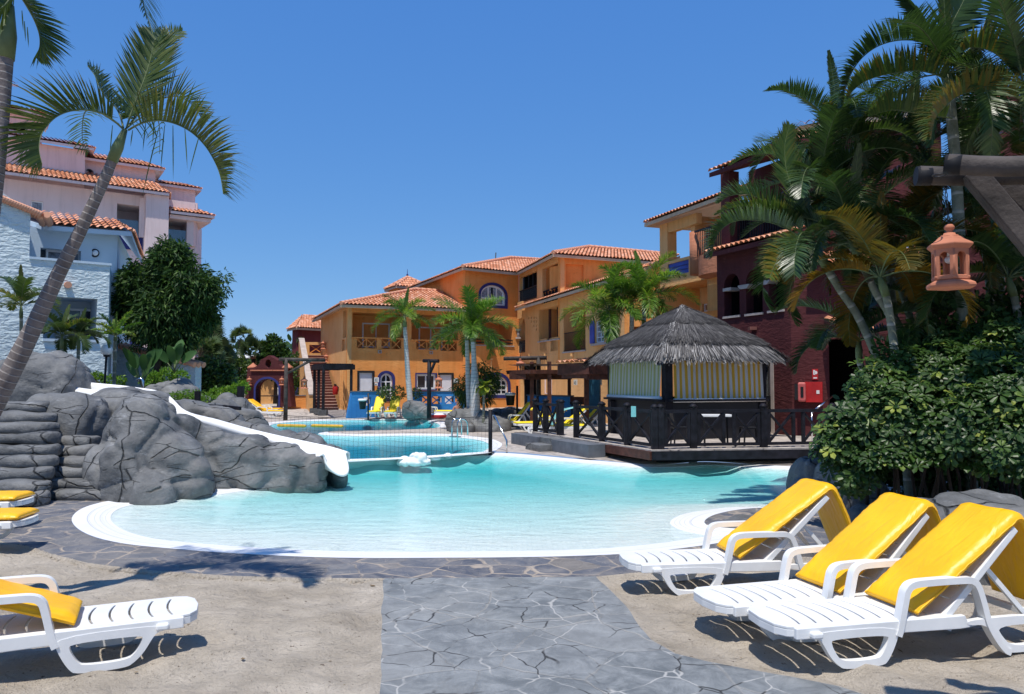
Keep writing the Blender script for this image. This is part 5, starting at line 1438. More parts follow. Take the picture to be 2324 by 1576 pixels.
# ---- blue low walls in front of the house
def lowwall(name, lab, a, b, z0, ztop, mat, holes_px=(), cap=True, slant=0):
    t = thing(name, lab, 'wall', (*a, z0)); Wq = Wall(a, b); hs = [Wq.R(*h) for h in holes_px]
    Wq.put('wall_panel', [(0, z0 - .2), (Wq.L, z0 - .2), (Wq.L, ztop), (slant, ztop)], hs, -.2, 0, M[mat], t)
    Wq.put('wall_cap', rect(slant - .03, ztop, Wq.L, ztop + .05), [], -.24, .04, M['concrete'], t)
    for h in hs: xpanel(Wq, h, t, 2 if (h[1][0] - h[0][0]) > .9 else 1, mat, .06, -.1)
    return t, Wq
lowwall('blue_garden_wall', 'solid bright blue garden wall left of the white trunked palm', P2(788, 40.6), P2(862, 41.6), .2, 1.42, 'blue', [(824, 902, 842, 921)], slant=.25)
t_, Wq = lowwall('blue_garden_wall', 'bright blue garden wall with crossed openings between the palms', P2(930, 41.0), P2(1058, 41.8), .2, 1.42, 'blue', [(958.5, 900, 978, 916), (980.5, 900, 1003, 917), (1010, 900, 1030, 917), (1033, 900, 1050, 917)])
t_, Wq = lowwall('blue_garden_wall', 'bright blue garden wall seen behind the timber shelter posts', P2(Sx(503), 33.4), P2(Sx(1185), 31.6), .2, 1.36, 'blue')
t_ = thing('bar_gate', 'dark slatted gate at the right end of the blue wall by the shelter', 'gate', (*P2(Sx(1190), 31.4), .2)); Wg_ = Wall(P2(Sx(1190), 31.4), P2(Sx(1395), 31))
bars(Wg_, rect(0, .3, Wg_.L, 1.1), t_, mat='iron', step=.14, w_=.05, t=0); Wg_.put('frame', rect(0, 1.1, Wg_.L, 1.36), [], -.1, .03, M['rwood'], t_)
t_ = thing('blue_screen_panel', 'tall dark teal panel between the shelter posts left of the kiosk', 'panel', (*P2(Sx(1560), 30.4), .2)); Wg_ = Wall(P2(Sx(1484), 30.6), P2(Sx(1645), 30.2))
Wg_.put('board', rect(0, .3, Wg_.L, 2.75), [], -.1, 0, M['tealpanel'], t_); Wg_.put('cap', rect(-.03, 2.75, Wg_.L + .03, 2.8), [], -.12, .02, M['rwood'], t_)
# notice boards on posts / walls
def notice(lab, x0, y0, x1, y1, Y, par=None, holder=True):
    t = thing('notice_board', lab, 'notice', (*P2((x0 + x1) / 2, Y), 1)); Wn = Wall(P2(x0, Y), P2(x1, Y)); r_ = Wn.R(x0, y0, x1, y1)
    Wn.put('board', r_, [], 0, .03, M['paper'], t); u0, z0, u1, z1 = bb(r_); mb = MB()
    for k in range(5):
        z = z1 - .08 - k * (z1 - z0 - .1) / 5; mb.extr(rect(u0 + .06, z - .012, u1 - .06 - (.1 if k % 2 else 0), z + .012), [], .031, .034, Wn.mat())
    mb.build('text_lines', M['concrete'], t, True); return t
notice('white paper notice beside the arched ground floor window of the left wing', 849.5, 857, 860, 868, 44.0)
notice('smaller paper notice under the white one by the arched window', 850.5, 869.5, 857.5, 875.5, 44.0)
notice('paper notice right of the second white door', 1030, 859, 1039, 870, 45.4)
notice('white notice on the ochre wall behind the shelter, left one', Sx(1240), Sy(402), Sx(1300), Sy(488), 34.2)
notice('white notice on the ochre wall next to the kiosk awning', Sx(1645), Sy(400), Sx(1692), Sy(486), 32.2)
t_ = thing('exit_sign', 'small green exit sign on the blue wall behind the palm', 'sign', (*P2(933, 40.9), 1.2)); Wn = Wall(P2(925.5, 40.85), P2(939.5, 40.95))
Wn.put('plate', Wn.R(926, 889, 938.5, 894.5), [], 0, .02, M['l_banana'], t_)
u0, z0, u1, z1 = bb(Wn.R(926, 889, 938.5, 894.5)); mb = MB(); zc_ = (z0 + z1) / 2
mb.extr([(u0 + .05, zc_ - .015), (u0 + .15, zc_ - .015), (u0 + .15, zc_ - .04), (u0 + .2, zc_), (u0 + .15, zc_ + .04), (u0 + .15, zc_ + .015), (u0 + .05, zc_ + .015)], [], .021, .024, Wn.mat())
mb.extr(rect(u1 - .09, z0 + .02, u1 - .04, z1 - .02), [], .021, .024, Wn.mat()); mb.build('symbol', M['paper'], t_, True)

# ---- waste bins
def bin_(lab, p, zc, liner=True):
    t = thing('waste_bin', lab, 'bin', (*p, zc)); b_ = Vector((*p, zc))
    mb = MB(); mb.tube([b_ + V(.16, 0, 0), b_ + V(.16, 0, 1.35)], .045, 8); mb.box(b_ + V(.16, 0, .02), (.35, .35, .04)); mb.build('post', M['iron'], t)
    mb = MB(); mb.lathe([(.15, .55), (.20, 1.02), (.205, 1.03), (.18, 1.03), (.15, .9)], b_ + V(-.12, 0, 0), 16); mb.build('bucket', M['black'], t)
    mb = MB(); mb.lathe([(.21, .97), (.225, 1.0), (.21, 1.07), (.17, 1.04)], b_ + V(-.12, 0, 0), 11, m=Matrix.Rotation(R(3), 3, 'X')); mb.build('bin_liner', M['clear'] if 0 else M['paper'], t)
bin_('black litter bin on a post with pale liner in front of the blue wall', P2(829, 38.6), .04)
bin_('black litter bin with pale liner left of the deck fence', P2(Sx(275), 31.5), .45)

# ---- maroon arched gateway
ga = thing('arched_gateway', 'free-standing maroon gateway with curved gable, round window and arched opening', 'gateway', (*P2(603, 45), .35))
Wq = Wall(P2(555, 45.2), P2(652, 44.6))
Ax = lambda c: 680 * .60521 + c * .16130; Ay = lambda d: 1180 * .60521 + d * .16130
def q(c, d): return Wq.px(Ax(c), Ay(d))
outl = [q(885, 1300), q(930, 760), q(1015, 748), q(1060, 725), q(1098, 690), q(1113, 640), q(1232, 575), q(1352, 645), q(1368, 700), q(1400, 735), q(1435, 752), q(1495, 762), q(1550, 1300)]
cu_, cz_ = q(1222, 715); ro = .2
hole = [(cu_ + ro * .95 * math.cos(a_), cz_ + .1 + ro * 1.25 * math.sin(a_)) for a_ in [2 * math.pi * k / 18 for k in range(18)]]
r_o = [q(1035, 1300), q(1350, 1300)]; ra_ = Wq.R(Ax(1050), Ay(905), Ax(1365), Ay(1296), .42)
outl = [(u, max(z, .2)) for u, z in outl]; ra_ = fixz(ra_, .36)
Wq.put('wall', outl, [hole, ra_], -.55, 0, M['maroon'], ga)
Wq.put('arch_trim', grow(ra_, .12), [ra_], -.3, .03, M['navy'], ga)
for c_, sgn in ((975, 1), (1462, 1)):
    u, z = q(c_, 750); p = Wq.P(u, z, -.27); mb = MB(); mb.lathe([(.36, -.02), (.36, .04), (.05, .27), (.02, .3)], p, 4, False, m=Matrix.Rotation(R(45), 3, 'Z')); mb.build('pier_cap', M['terra'], ga)
for c_ in (1065, 1222, 1380):
    u, z = q(c_, 788); Wq.put('ledge', rect(u - .38, z - .03, u + .38, z + .04), [], -.1, .1, M['terra'], ga)
for c_, lab in ((985, 'small clay lantern on the left pier of the maroon gateway'), (1440, 'small clay lantern on the right pier of the maroon gateway')):
    u, z = q(c_, 995); lamp_lantern('wall_lantern', lab, Wq.P(u, z, .22), .5, 'lanterns on the maroon gateway', n=6)
# ochre wall + low wall right of gate, bench inside
lowwall('ochre_garden_wall', 'low ochre garden wall between the gateway and the stairs', P2(648, 46), P2(695, 46), .2, ad(670, 899, 46).z, 'orange')
lowwall('blue_screen_wall', 'dark blue wall in shade beyond the ochre garden wall', P2(640, 55), P2(696, 55), .2, ad(670, 876, 55).z, 'navy')
lowwall('white_garden_wall', 'grey-white terrace wall far behind the shrubs', P2(520, 60), P2(562, 60), .2, ad(540, 856, 60).z, 'pink')
tb_ = thing('ochre_pillar', 'ochre pavilion wall seen through the gateway arch', 'wall', (*P2(600, 56), .3)); mb = MB(); mb.box((*P2(600, 56), 1.9), (1.6, .3, 3.4)); mb.build('wall_panel', M['orange2'], tb_); mb = MB(); mb.box((*P2(600, 55.9), 3.65), (1.9, .5, .12)); mb.build('wall_cap', M['terra'], tb_)
bn = thing('bench_table', 'dark wooden bench seen through the gateway arch', 'bench', (*P2(604, 49), .35)); p = P2(604, 49)
mb = MB(); mb.box((p.x, p.y, 1.05), (1.9, .5, .06)); mb.build('seat', M['dwood'], bn)
for sx in (-1, 1): mb = MB(); mb.box((p.x + sx * .8, p.y, .7), (.08, .4, .7)); mb.build('leg', M['dwood'], bn)

# ---- log posts with lanterns
def logpost(lab, p, z0, h, arm_dir, mat='log', r_=.11, arm=1.5, brace=True):
    t = thing('lantern_post', lab, 'post', (*p, z0)); b_ = Vector((*p, z0)); top = b_ + V(0, 0, h); d = Vector(arm_dir).normalized()
    mb = MB(); mb.tube([b_, b_ + V(0, 0, h * .5), top], [r_, r_ * .92, r_ * .85], 10); mb.build('post', M[mat], t)
    mb = MB(); mb.tube([top - d * .35 + V(0, 0, -.02), top + d * arm + V(0, 0, -.05)], r_ * .8, 10); mb.build('arm', M[mat], t)
    if brace: mb = MB(); mb.tube([top - V(0, 0, .75), top + d * .62 * arm - V(0, 0, .08)], r_ * .6, 8); mb.build('brace', M[mat], t)
    return t, top + d * arm
def chainlamp(lab, p, hz, h, drop, grp=None):
    t = lamp_lantern('hanging_lantern', lab, V(p.x, p.y, hz), h, grp)
    mb = MB(); mb.tube([V(p.x, p.y, hz + h), V(p.x, p.y, hz + h + drop)], .012, 5); mb.build('chain', M['iron'], t); return t
z0 = .03; p = P2(649, 38.5); top = ad(649, 815, 38.5).z
logpost('tall log post with sideways arm right of the maroon gateway', p, z0, top - z0, (1, .25, 0), arm=1.9)
pp_ = ad(690, 878, 39.0); chainlamp('clay lantern hanging below the log arm in front of the stairs parapet', pp_, ad(690, 867, 39).z - .35, .62, .8, 'hanging clay lanterns')
p = P2(974, 37); top = ad(974, 818, 37).z
logpost('dark log post with short top arm in front of the blue crossed wall', p, .16, top - .16, (1, -.6, 0), mat='dwood', arm=.55)
chainlamp('clay lantern hanging from the dark log post over the blue wall', ad(996, 870, 36.6), ad(996, 882, 36.6).z, .62, .5, 'hanging clay lanterns')
p = P2(Sx(680), 33); top = ad(Sx(680), Sy(45), 33).z
logpost('log post with long arm standing behind the timber shelter', p, .3, top - .3, (-1, .1, 0), arm=1.5)
chainlamp('clay lantern behind the timber shelter roof, only its cap showing', ad(Sx(388), Sy(215), 32.6), ad(Sx(388), Sy(300), 32.6).z, .62, .35, 'hanging clay lanterns')

# ---- small pergola in front of the stairs
sp = thing('small_pergola', 'small dark pergola canopy on posts at the foot of the outside stairs', 'pergola', (*P2(740, 41.5), .2))
Bx = lambda c: 653.6 + c * .13541; By = lambda d: 774.7 + d * .13541
zc_ = ad(Bx(600), By(430), 40.6).z
A1, A2_ = P2(Bx(600), 40.6), P2(Bx(1105), 41.4); B1, B2_ = P2(Bx(405), 43), P2(Bx(860), 44)
for (a, b) in ((A1, A2_), (B1, B2_)): mb = MB(); mb.bar(V(*a, zc_), V(*b, zc_), .12, .28); mb.build('beam', M['dwood'], sp)
mb = MB(); mb.bar(V(*A2_, zc_), V(*B2_, zc_), .12, .26); mb.bar(V(*A1, zc_), V(*B1, zc_), .12, .26); mb.build('end_beam', M['dwood'], sp)
mb = MB()
for k in range(12): t = (k + .5) / 12; mb.bar(V(*A1.lerp(A2_, t), zc_ + .16), V(*B1.lerp(B2_, t), zc_ + .16), .06, .05)
struct_ = mb.build('slats', M['dwood'], sp)
for c_, Y in ((595, 40.6), (515, 42.2), (445, 43.2), (1060, 41.4)):
    p = P2(Bx(c_), Y); mb = MB(); mb.box((*p, (zc_ + .2) / 2), (.13, .13, zc_ - .2)); po = mb.build('post', M['dwood'], sp)
    mb = MB(); mb.box((*p, .33), (.42, .42, .3)); mb.build('foot', M['stone'], po)
# fire-hose cabinet on the pipe strips, lamp on side wall
def extinguisher(lab, p, h):
    t = thing('fire_extinguisher', lab, 'extinguisher', p); p = Vector(p)
    mb = MB(); mb.lathe([(.13, 0), (.16, .04), (.16, h * .72), (.10, h * .84), (.05, h * .9)], p, 14); mb.build('body', M['red'], t)
    mb = MB(); mb.box(p + V(.0, -.05, h * .95), (.1, .22, .08)); mb.tube([p + V(.05, -.05, h * .92), p + V(.2, -.08, h * .7), p + V(.19, -.08, h * .3)], .025, 6); mb.build('valve', M['black'], t)
u, z = WS.px(772.5, 896); extinguisher('tall red fire cabinet fixed to the pipe casings by the outside stairs', WS.P(u, z, .30), .62)
u, z = WS.px(748, 822); lamp_lantern('wall_lantern', 'clay lantern on the shaded side wall above the stairs', WS.P(u, z, .22), .55, None)
u, z = WS.px(739, 790); mb = MB(); 
lamp_lantern('wall_lantern', 'clay lantern high on the side wall beside the stair landing', WS.P(WS.px(741.5, 793)[0], WS.px(741.5, 793)[1], .22), .6, None)

# ---- fire cabinet, sign, post on maroon wall right
fc = thing('fire_hose_cabinet', 'bright red fire hose cabinet on the maroon wall beside the shrub', 'cabinet', (*P2(1850, 22), 1.2))
u0_, zt0_ = W8.px(1833, 867)[0], W8.px(1833, 867)[1]; r_ = W8.R(1828, 867, 1868, 913)
W8.put('box', r_, [], 0, .26, M['red'], fc); u, z = bb(r_)[2] - .12, (bb(r_)[1] + bb(r_)[3]) / 2
W8.put('lock_plate', rect(u - .04, z - .05, u + .04, z + .05), [], .255, .27, M['paper'], fc)
fb = thing('faded_red_dispenser', 'faded pink-red box with dark window left of the red fire cabinet', 'dispenser', (*P2(1820, 22), 1.2))
r_ = W8.R(1812.5, 868, 1831, 911.5); o = W8.put('box', rect(*bb(r_)), [], .05, .42, M['pinkred'], fb); bevel(o, .05, 3)
u0, z0, u1, z1 = bb(r_); W8.put('slot', rect((u0 + u1) / 2 - .03, z0 + .12, (u0 + u1) / 2 + .05, z1 - .13), [], .41, .43, M['black'], fb)
W8.put('side_box', rect(u0 - .1, z0 + .05, u0 - .005, z1 - .05), [], .02, .2, M['iron'], fb)
fs_ = thing('fire_sign', 'small red and white fire sign on the maroon wall above the cabinet', 'sign', (*P2(1850, 22), 2.2)); r_ = W8.R(1843, 838, 1857, 862)
W8.put('plate', r_, [], 0, .02, M['red'], fs_); u0, z0, u1, z1 = bb(r_)
mb = MB(); mb.extr([(u0 + .03, z0 + .14), (u0 + .08, z0 + .14), (u0 + .08, z1 - .03), (u0 + .03, z1 - .03)], [], .021, .025, W8.mat()); mb.extr(arcpts((u0 + u1) / 2 + .02, (z0 + z1) / 2 + .05, .045, .05, 0, 2 * math.pi, 12)[:-1], [], .021, .025, W8.mat())
mb.extr(rect(u0 + .03, z0 + .03, u1 - .03, z0 + .07), [], .021, .025, W8.mat()); mb.build('symbol', M['paper'], fs_, True)
hr = thing('stair_handrail', 'slanted steel handrail in front of the maroon wall left of the shrub', 'handrail', (*P2(1840, 20), .4))
a, b = ad(1842, 936, 20.2), ad(1892, 898, 20.6); mb = MB(); mb.tube([a, b], .022, 8); mb.build('rail', M['chrome'], hr); mb = MB(); mb.tube([a, V(a.x, a.y, .4)], .02, 8); mb.build('upright', M['chrome'], hr)

# ---- chrome pool ladder & handrails, net
ld = thing('pool_ladder', 'chrome pool ladder with two arched handrails at the far pool edge', 'ladder', (*az(1040, 985, .15).xy, .1))
def arch_rail(x0, x1, ytop, ybase, mbx, Y):
    a, b = ad(x0, ybase, Y), ad(x1, ybase - 2, Y + .15); zt = ad(x0, ytop, Y).z; r = (b - a).length / 2
    pts = [V(a.x, a.y, a.z - .5), V(a.x, a.y, zt - r)] + [V(a.x + (b.x - a.x) * (.5 - .5 * math.cos(t)), a.y + (b.y - a.y) * (.5 - .5 * math.cos(t)), zt - r + r * math.sin(t)) for t in [math.pi * k / 10 for k in range(1, 10)]] + [V(b.x, b.y, zt - r), V(b.x, b.y, b.z)]
    mbx.tube(pts, .024, 10)
Tx = lambda c: 944.1 + c * .12675; Ty = lambda d: 805 + d * .12675
mb = MB(); arch_rail(Tx(645), Tx(815), Ty(1150), Ty(1450), mb, 25.8); mb.build('handrail', M['chrome'], ld)
mb = MB(); arch_rail(Tx(742), Tx(925), Ty(1160), Ty(1455), mb, 25.5); mb.build('handrail', M['chrome'], ld)
mb = MB(); a, b = ad(Tx(650), Ty(1465), 25.8), ad(Tx(745), Ty(1475), 25.5); mb.bar(a, b, .25, .04); mb.build('step', M['chrome'], ld)
hr = thing('pool_handrail', 'slanting chrome handrail beside the net post', 'handrail', (*az(1147, 1028, .1).xy, .1))
p1 = ad(Tx(1370), Ty(1085), 22.3); p2 = ad(Tx(1410), Ty(1095), 22.2); p3 = ad(Tx(1625), Ty(1545), 21.6); mb = MB(); mb.tube([ad(Tx(1355), Ty(1250), 22.4), p1, p2, p3, V(p3.x, p3.y, 0)], .024, 10); mb.build('rail', M['chrome'], hr)
# volleyball net
nt_ = thing('pool_volleyball_net', 'dark volleyball net with wide mesh stretched across the far pool', 'net', (*P2(1113, 21.3), .1))
nA, nB = P2(548, 22.5), P2(1113, 21.3); mb = MB(); mp_ = MB(); N = 62
za, zb = ad(548, 936, 22.5).z, ad(1113, 946, 21.3).z; la, lb = ad(548, 995, 22.5).z - .3, .14
ztop = lambda t: za + (zb - za) * t - .34 * 4 * t * (1 - t) * .35 + .0; hnet = 1.15
pts = [V(*nA.lerp(nB, k / N), ztop(k / N)) for k in range(N + 1)]; mb.tube(pts, .009, 5, False); mb.tube([p - V(0, 0, .04) for p in pts], .006, 4, False)
random.seed(5)
for j in range(1, 10): mp_.tube([p - V(0, 0, hnet * j / 9.0 * (1 + .04 * math.sin(i * .5 + j)) ) + V(.02 * math.sin(i * .8 + j), 0, 0) for i, p in enumerate(pts)], .0023, 4, False)
for i, p in enumerate(pts): 
    q_ = p - V(-.03 * math.sin(i * .4), 0, hnet * 1.0); mp_.tube([p, p.lerp(q_, .5) + V(.02 * math.sin(i * 1.3), 0, 0), q_], .0023, 4, False)
mb.build('top_cord', M['dwood'], nt_); mp_.build('mesh', M['dwood'], nt_)
mb = MB(); mb.tube([V(*nB, -.1), V(*nB, ad(1113, 930, 21.3).z)], .055, 10); mb.build('pole', M['dwood'], nt_)
mb = MB(); mb.box((*P2(547, 22.4), .9), (.16, .16, 1.9)); mb.build('pole', M['dwood'], nt_)
# lane floats
def floats(lab, x0, x1, y, Y, n_):
    t = thing('float_rope', lab, 'float line', (*P2(x0, Y), .1), 'float lines in the far pool')
    p, q_ = az(x0, y, .11), az(x1, y + 1.5, .11)
    mb = MB()
    for k in range(n_):
        c = p.lerp(q_, (k + .5) / n_); mb.ico(c, (.12, .07, .075), 1)
    o = mb.build('floats', M['float'], t); struct(o, kind='stuff') if 0 else None
    mb = MB(); mb.tube([p, q_], .012, 4); mb.build('rope', M['trim'], t)
floats('left string of small yellow pool floats', 632, 692, 966, 30, 16)
floats('right string of small yellow pool floats near the paved tongue', 709, 776, 966.5, 30, 18)

# ---- dark low rail by the rocks, left of net post
rl__ = thing('low_timber_rail', 'low dark timber rail with angled struts on the rocks behind the slide', 'railing', (*P2(470, 20), 1))
Jx, Jy = Ax, Ay
pts = [(230, 1255), (370, 1275), (495, 1283), (655, 1292), (830, 1310)]; Ys = [20.5, 20.4, 20.3, 20.2, 20.1]
mb = MB()
for k in range(4): mb.bar(ad(Jx(pts[k][0]), Jy(pts[k][1] + 12), Ys[k]), ad(Jx(pts[k + 1][0]), Jy(pts[k + 1][1] + 12), Ys[k + 1]), .1, .09)
mb.build('top_rail', M['dwood'], rl__)
for k in (1, 2, 3):
    a = ad(Jx(pts[k][0]), Jy(pts[k][1]), Ys[k]); mb = MB(); mb.bar(a, a - V(.05, 0, .75), .1); mb.bar(a + V(.05, 0, -.1), a + V(.22, 0, -.7), .08); mb.build('post', M['dwood'], rl__)
a = ad(Jx(230), Jy(1078), 20.5); mb = MB(); mb.bar(a, a - V(0, 0, 1.4), .12); mb.build('post', M['dwood'], rl__)
# white weir + bubbling rocks
wr_ = thing('weir_kerb', 'low white overflow kerb between the two pools', 'kerb', (*az(950, 1042, 0).xy, 0))
wp = catmull([(*az(u, v, .0).xy, .05) for u, v in ((735,1044),(790,1044),(860,1042),(905,1040),(960,1037),(1030,1032),(1085,1028),(1120,1026))], 5, False); wp = [p - V(0, 0, .115) for p in wp]
mb = MB(); mb.tube(wp, .085, 8); o = mb.build('kerb_top', M['coping'], wr_)
mb = MB(); o2 = [p + V(.0, -.13, -.065) for p in wp]; mb.tube(o2, .085, 8); mb.tube([p + V(.0, -.24, -.12) for p in wp], .08, 8); mb.build('kerb_lip', M['coping'], wr_)
# ================================================================ LOUNGERS, ROCKS, SLIDE, SMALL FOREGROUND THINGS
def smooth_poly(p, n=4): return [(q.x, q.y) for q in catmull([(a, b, 0) for a, b in p], n)]
LH = .25
XZ = lambda y: Matrix(((1, 0, 0, 0), (0, 0, -1, y), (0, 1, 0, 0), (0, 0, 0, 1)))   # local (x,z) extruded along -y
def make_lounger(ang, lab, grp=None, detail=True):
    t = thing('sun_lounger', lab, 'sun lounger', (0, 0, 0), grp)
    # seat with real slots
    sl = []
    if detail:
        for k in range(9):
            x = .17 + k * .115; pts = []
            for j in range(7): y = -.20 + .40 * j / 6; pts.append((x + .028 * (1 - (y / .2) ** 2) - .012, y))
            back = [(a + .013, b) for a, b in pts[::-1]]; sl.append(pts + back)
    out = [(.06, -LH + .03), (.14, -LH), (1.2, -LH), (1.2, LH), (.14, LH), (.06, LH - .03), (.015, LH * .6), (0, 0), (.015, -LH * .6)]
    mb = MB(); mb.extr(out, sl, .318, .336, Matrix.Identity(4)); 
    mb.extr([(.06, -LH + .03), (.14, -LH), (.14, -LH + .02), (.07, -LH + .045), (.03, -LH * .6), (.018, 0), (.03, LH * .6), (.07, LH - .045), (.14, LH - .02), (.14, LH), (.06, LH - .03), (.015, LH * .6), (0, 0), (.015, -LH * .6)], [], .272, .317, Matrix.Identity(4))
    o = mb.build('seat', M['plastic'], t, True); bevel(o, .006, 2)
    for s in (-1, 1):
        y0 = s * LH + .022
        ol = [(.10, .335), (1.26, .335), (1.30, .30), (1.27, .268), (.98, .262)] 
        # side rail
        mb = MB(); mb.extr([(.10, .33), (1.32, .33), (1.36, .25), (1.28, .245), (.10, .262)], [], 0, .036, XZ(y0)); o = mb.build('side_rail', M['plastic'], t, True); bevel(o, .006, 2)
        # front leg loop
        outer = [(.19, .275), (.25, .285), (.30, .20), (.345, .10), (.40, .03), (.45, -.015), (.72, -.015), (.755, .04), (.80, .16), (.835, .27), (.80, .285), (.30, .285)]
        lf_z = lambda l: [(a, b if b > .26 else .06 + (b + .02) * .2 / .28) for a, b in l]
        chk = lambda l: [q for i in range(len(l)) for q in ((l[i-1][0]*.75+l[i][0]*.25, l[i-1][1]*.75+l[i][1]*.25), (l[i-1][0]*.25+l[i][0]*.75, l[i-1][1]*.25+l[i][1]*.75))]
        outer = lf_z([(.205, .30), (.20, .262), (.255, .255), (.285, .20), (.33, .09), (.385, .015), (.43, -.02), (.70, -.02), (.745, .03), (.80, .17), (.835, .30)])
        inner = lf_z([(.345, .245), (.335, .21), (.375, .10), (.425, .045), (.66, .045), (.70, .08), (.745, .20), (.735, .245)])
        mb = MB(); mb.extr(chk(chk(outer)), [chk(chk(inner))], 0, .045, XZ(y0 + (.004 if s > 0 else .005))); o = mb.build('leg', M['plastic'], t, True); bevel(o, .008, 2)
        mb = MB(); mb.box((.225, s * (LH + .03), .288), (.075, .05, .04)); o = mb.build('foot_lug', M['plastic'], t); bevel(o, .012, 2)
        # armrest hoop flowing into rear leg
        pts = [(.815, .235), (.838, .30), (.875, .46), (.895, .515), (.94, .545), (1.05, .553), (1.32, .553), (1.39, .54), (1.425, .50), (1.46, .40), (1.50, .262), (1.56, .16), (1.62, .09), (1.66, .07)]
        pts = [(q.x, q.y) for q in catmull([(a, b, 0) for a, b in pts], 4, False)]
        up_, dn = [], []
        for i, p in enumerate(pts):
            a, b = pts[max(0, i - 1)], pts[min(len(pts) - 1, i + 1)]; d = Vector((b[0] - a[0], b[1] - a[1])).normalized(); n_ = Vector((-d.y, d.x)) * .021
            up_.append((p[0] + n_.x, p[1] + n_.y)); dn.append((p[0] - n_.x, p[1] - n_.y))
        mb = MB(); mb.extr(up_ + dn[::-1], [], 0, .062, XZ(y0 + .014)); o = mb.build('armrest', M['plastic'], t, True); bevel(o, .01, 3)
        o2 = lf_z([(1.33, .30), (1.95, .30), (1.96, .16), (1.93, .06), (1.88, -.015), (1.64, -.015), (1.60, .02), (1.52, .17), (1.47, .262), (1.33, .262)])
        i2 = lf_z([(1.56, .235), (1.90, .235), (1.905, .15), (1.87, .05), (1.67, .05), (1.60, .14)])
        mb = MB(); mb.extr(chk(chk(o2)), [chk(chk(i2))], 0, .04, XZ(y0 + .002)); o = mb.build('leg', M['plastic'], t, True); bevel(o, .008, 2)
    ca, sa = math.cos(ang), math.sin(ang); hx, hz = 1.19, .325
    Mb = Matrix(((ca, 0, -sa, hx), (0, 1, 0, 0), (sa, 0, ca, hz), (0, 0, 0, 1)))
    sl = []
    if detail:
        for k in range(6): x = .12 + k * .115; sl.append([(x, -.19), (x + .012, -.19), (x + .012, .19), (x, .19)])
    mb = MB(); mb.extr([(0, -LH + .045), (.76, -LH + .045), (.80, -LH + .10), (.80, LH - .10), (.76, LH - .045), (0, LH - .045)], sl, -.01, .012, Mb)
    for s in (-1, 1):
        mb.extr([(0, s * (LH - .045)), (.78, s * (LH - .045)), (.78, s * (LH - .008)), (0, s * (LH - .008))], [], -.035, .014, Mb)
    o = mb.build('backrest', M['plastic'], t, True); bevel(o, .006, 2)
    if ang > .1:
        a = Mb @ Vector((.47, 0, -.03))
        for s in (-1, 1): mb = MB(); mb.bar(V(a.x, s * .16, a.z), V(min(1.93, a.x + .32), s * .19, .27), .03, .03); mb.build('strut', M['plastic'], t)
    mb = MB(); mb.box((1.93, 0, .275), (.045, 2 * LH, .04)); mb.build('cross_bar', M['plastic'], t)
    mb = MB(); mb.box((.58, 0, .29), (.04, 2 * LH, .03)); mb.build('cross_bar', M['plastic'], t)
    return t
def make_cushion(path, lab, mat='yellow', wd=.49, th_=.058, grp=None, seed=1, name='lounger_cushion', piping=True):
    """padded mat following a side profile path [(x,z)...]"""
    t = thing(name, lab, 'cushion', (0, 0, 0), grp)
    P = [Vector((q.x, q.y)) for q in catmull([(a, b, 0) for a, b in path], 8, False)]
    n = len(P); m = 14; top, bot = [], []
    for i in range(n):
        d = (P[min(n - 1, i + 1)] - P[max(0, i - 1)]).normalized(); nn = Vector((-d.y, d.x))
        for j in range(m + 1):
            y = -wd / 2 + wd * j / m; e = abs(2 * j / m - 1); ee = min(i, n - 1 - i) / (n * .04)
            puff = (1 - e ** 8) ** .5 * min(1, .55 + ee * .45)
            wr = noise.noise(Vector((i * .11, y * 5, seed))) * .006 + noise.noise(Vector((i * .45, y * 16, seed + 7))) * .0025 * (1 + 1.5 * e)
            yy = y * (1 + .012 * noise.noise(Vector((i * .2, seed, 3 if y > 0 else 8)))) 
            top.append(V(P[i].x + nn.x * (th_ * (.25 + .75 * puff) + wr), yy, P[i].y + nn.y * (th_ * (.25 + .75 * puff) + wr)))
            bot.append(V(P[i].x, yy, P[i].y))
    mb = MB(); N = len(top); fs = []
    for i in range(n - 1):
        for j in range(m):
            a = i * (m + 1) + j; fs.append((a, a + m + 1, a + m + 2, a + 1)); fs.append((N + a, N + a + 1, N + a + m + 2, N + a + m + 1))
        for j in (0, m):
            a = i * (m + 1) + j; fs.append((a, N + a, N + a + m + 1, a + m + 1) if j else (a, a + m + 1, N + a + m + 1, N + a))
    for i in (0, n - 1):
        for j in range(m):
            a = i * (m + 1) + j; fs.append((a, a + 1, N + a + 1, N + a))
    mb.add(top + bot, fs, None, True); body = mb.build('pad', M[mat], t, True)
    if piping:
        for s in (-1, 1):
            pts = [top[i * (m + 1) + (m if s > 0 else 0)] + V(0, s * .002, 0) for i in range(n)]; mb = MB(); mb.tube(pts, .0055, 5); mb.build('piping', M[mat], body)
    return t
def place(o, x, y, z, rz, sc_=1.0): o.location = (x, y, z); o.rotation_euler = (0, 0, rz); o.scale = (sc_, sc_, sc_)
def backpath(ang, x0, fold, hang, lift=.012):
    ca, sa = math.cos(ang), math.sin(ang); hx, hz = 1.19, .325; nn = Vector((-sa, ca)); B = lambda s: Vector((hx + ca * s, hz + sa * s)) + nn * (lift + .012)
    e_ = B(.77); p = [(x0 + (e_.x - x0) * k / 6, .35 + (e_.y - .35) * k / 6) for k in range(7)]
    tp = B(.80); p += [(tp.x + .035, tp.y + .012), (tp.x + .075, tp.y - .03)]
    if fold: p += [(tp.x + .085 + .05 * k, tp.y - .03 - hang * k / 4) for k in range(1, 5)]
    return p
A1_, A2_a, A3_ = R(44), R(45), R(44)
SC = 1.12; GL = 'white resin loungers beside the near pool'; GC = 'yellow cushions on the near loungers'
def sunk(x, y): return sandz(x, y) + .01
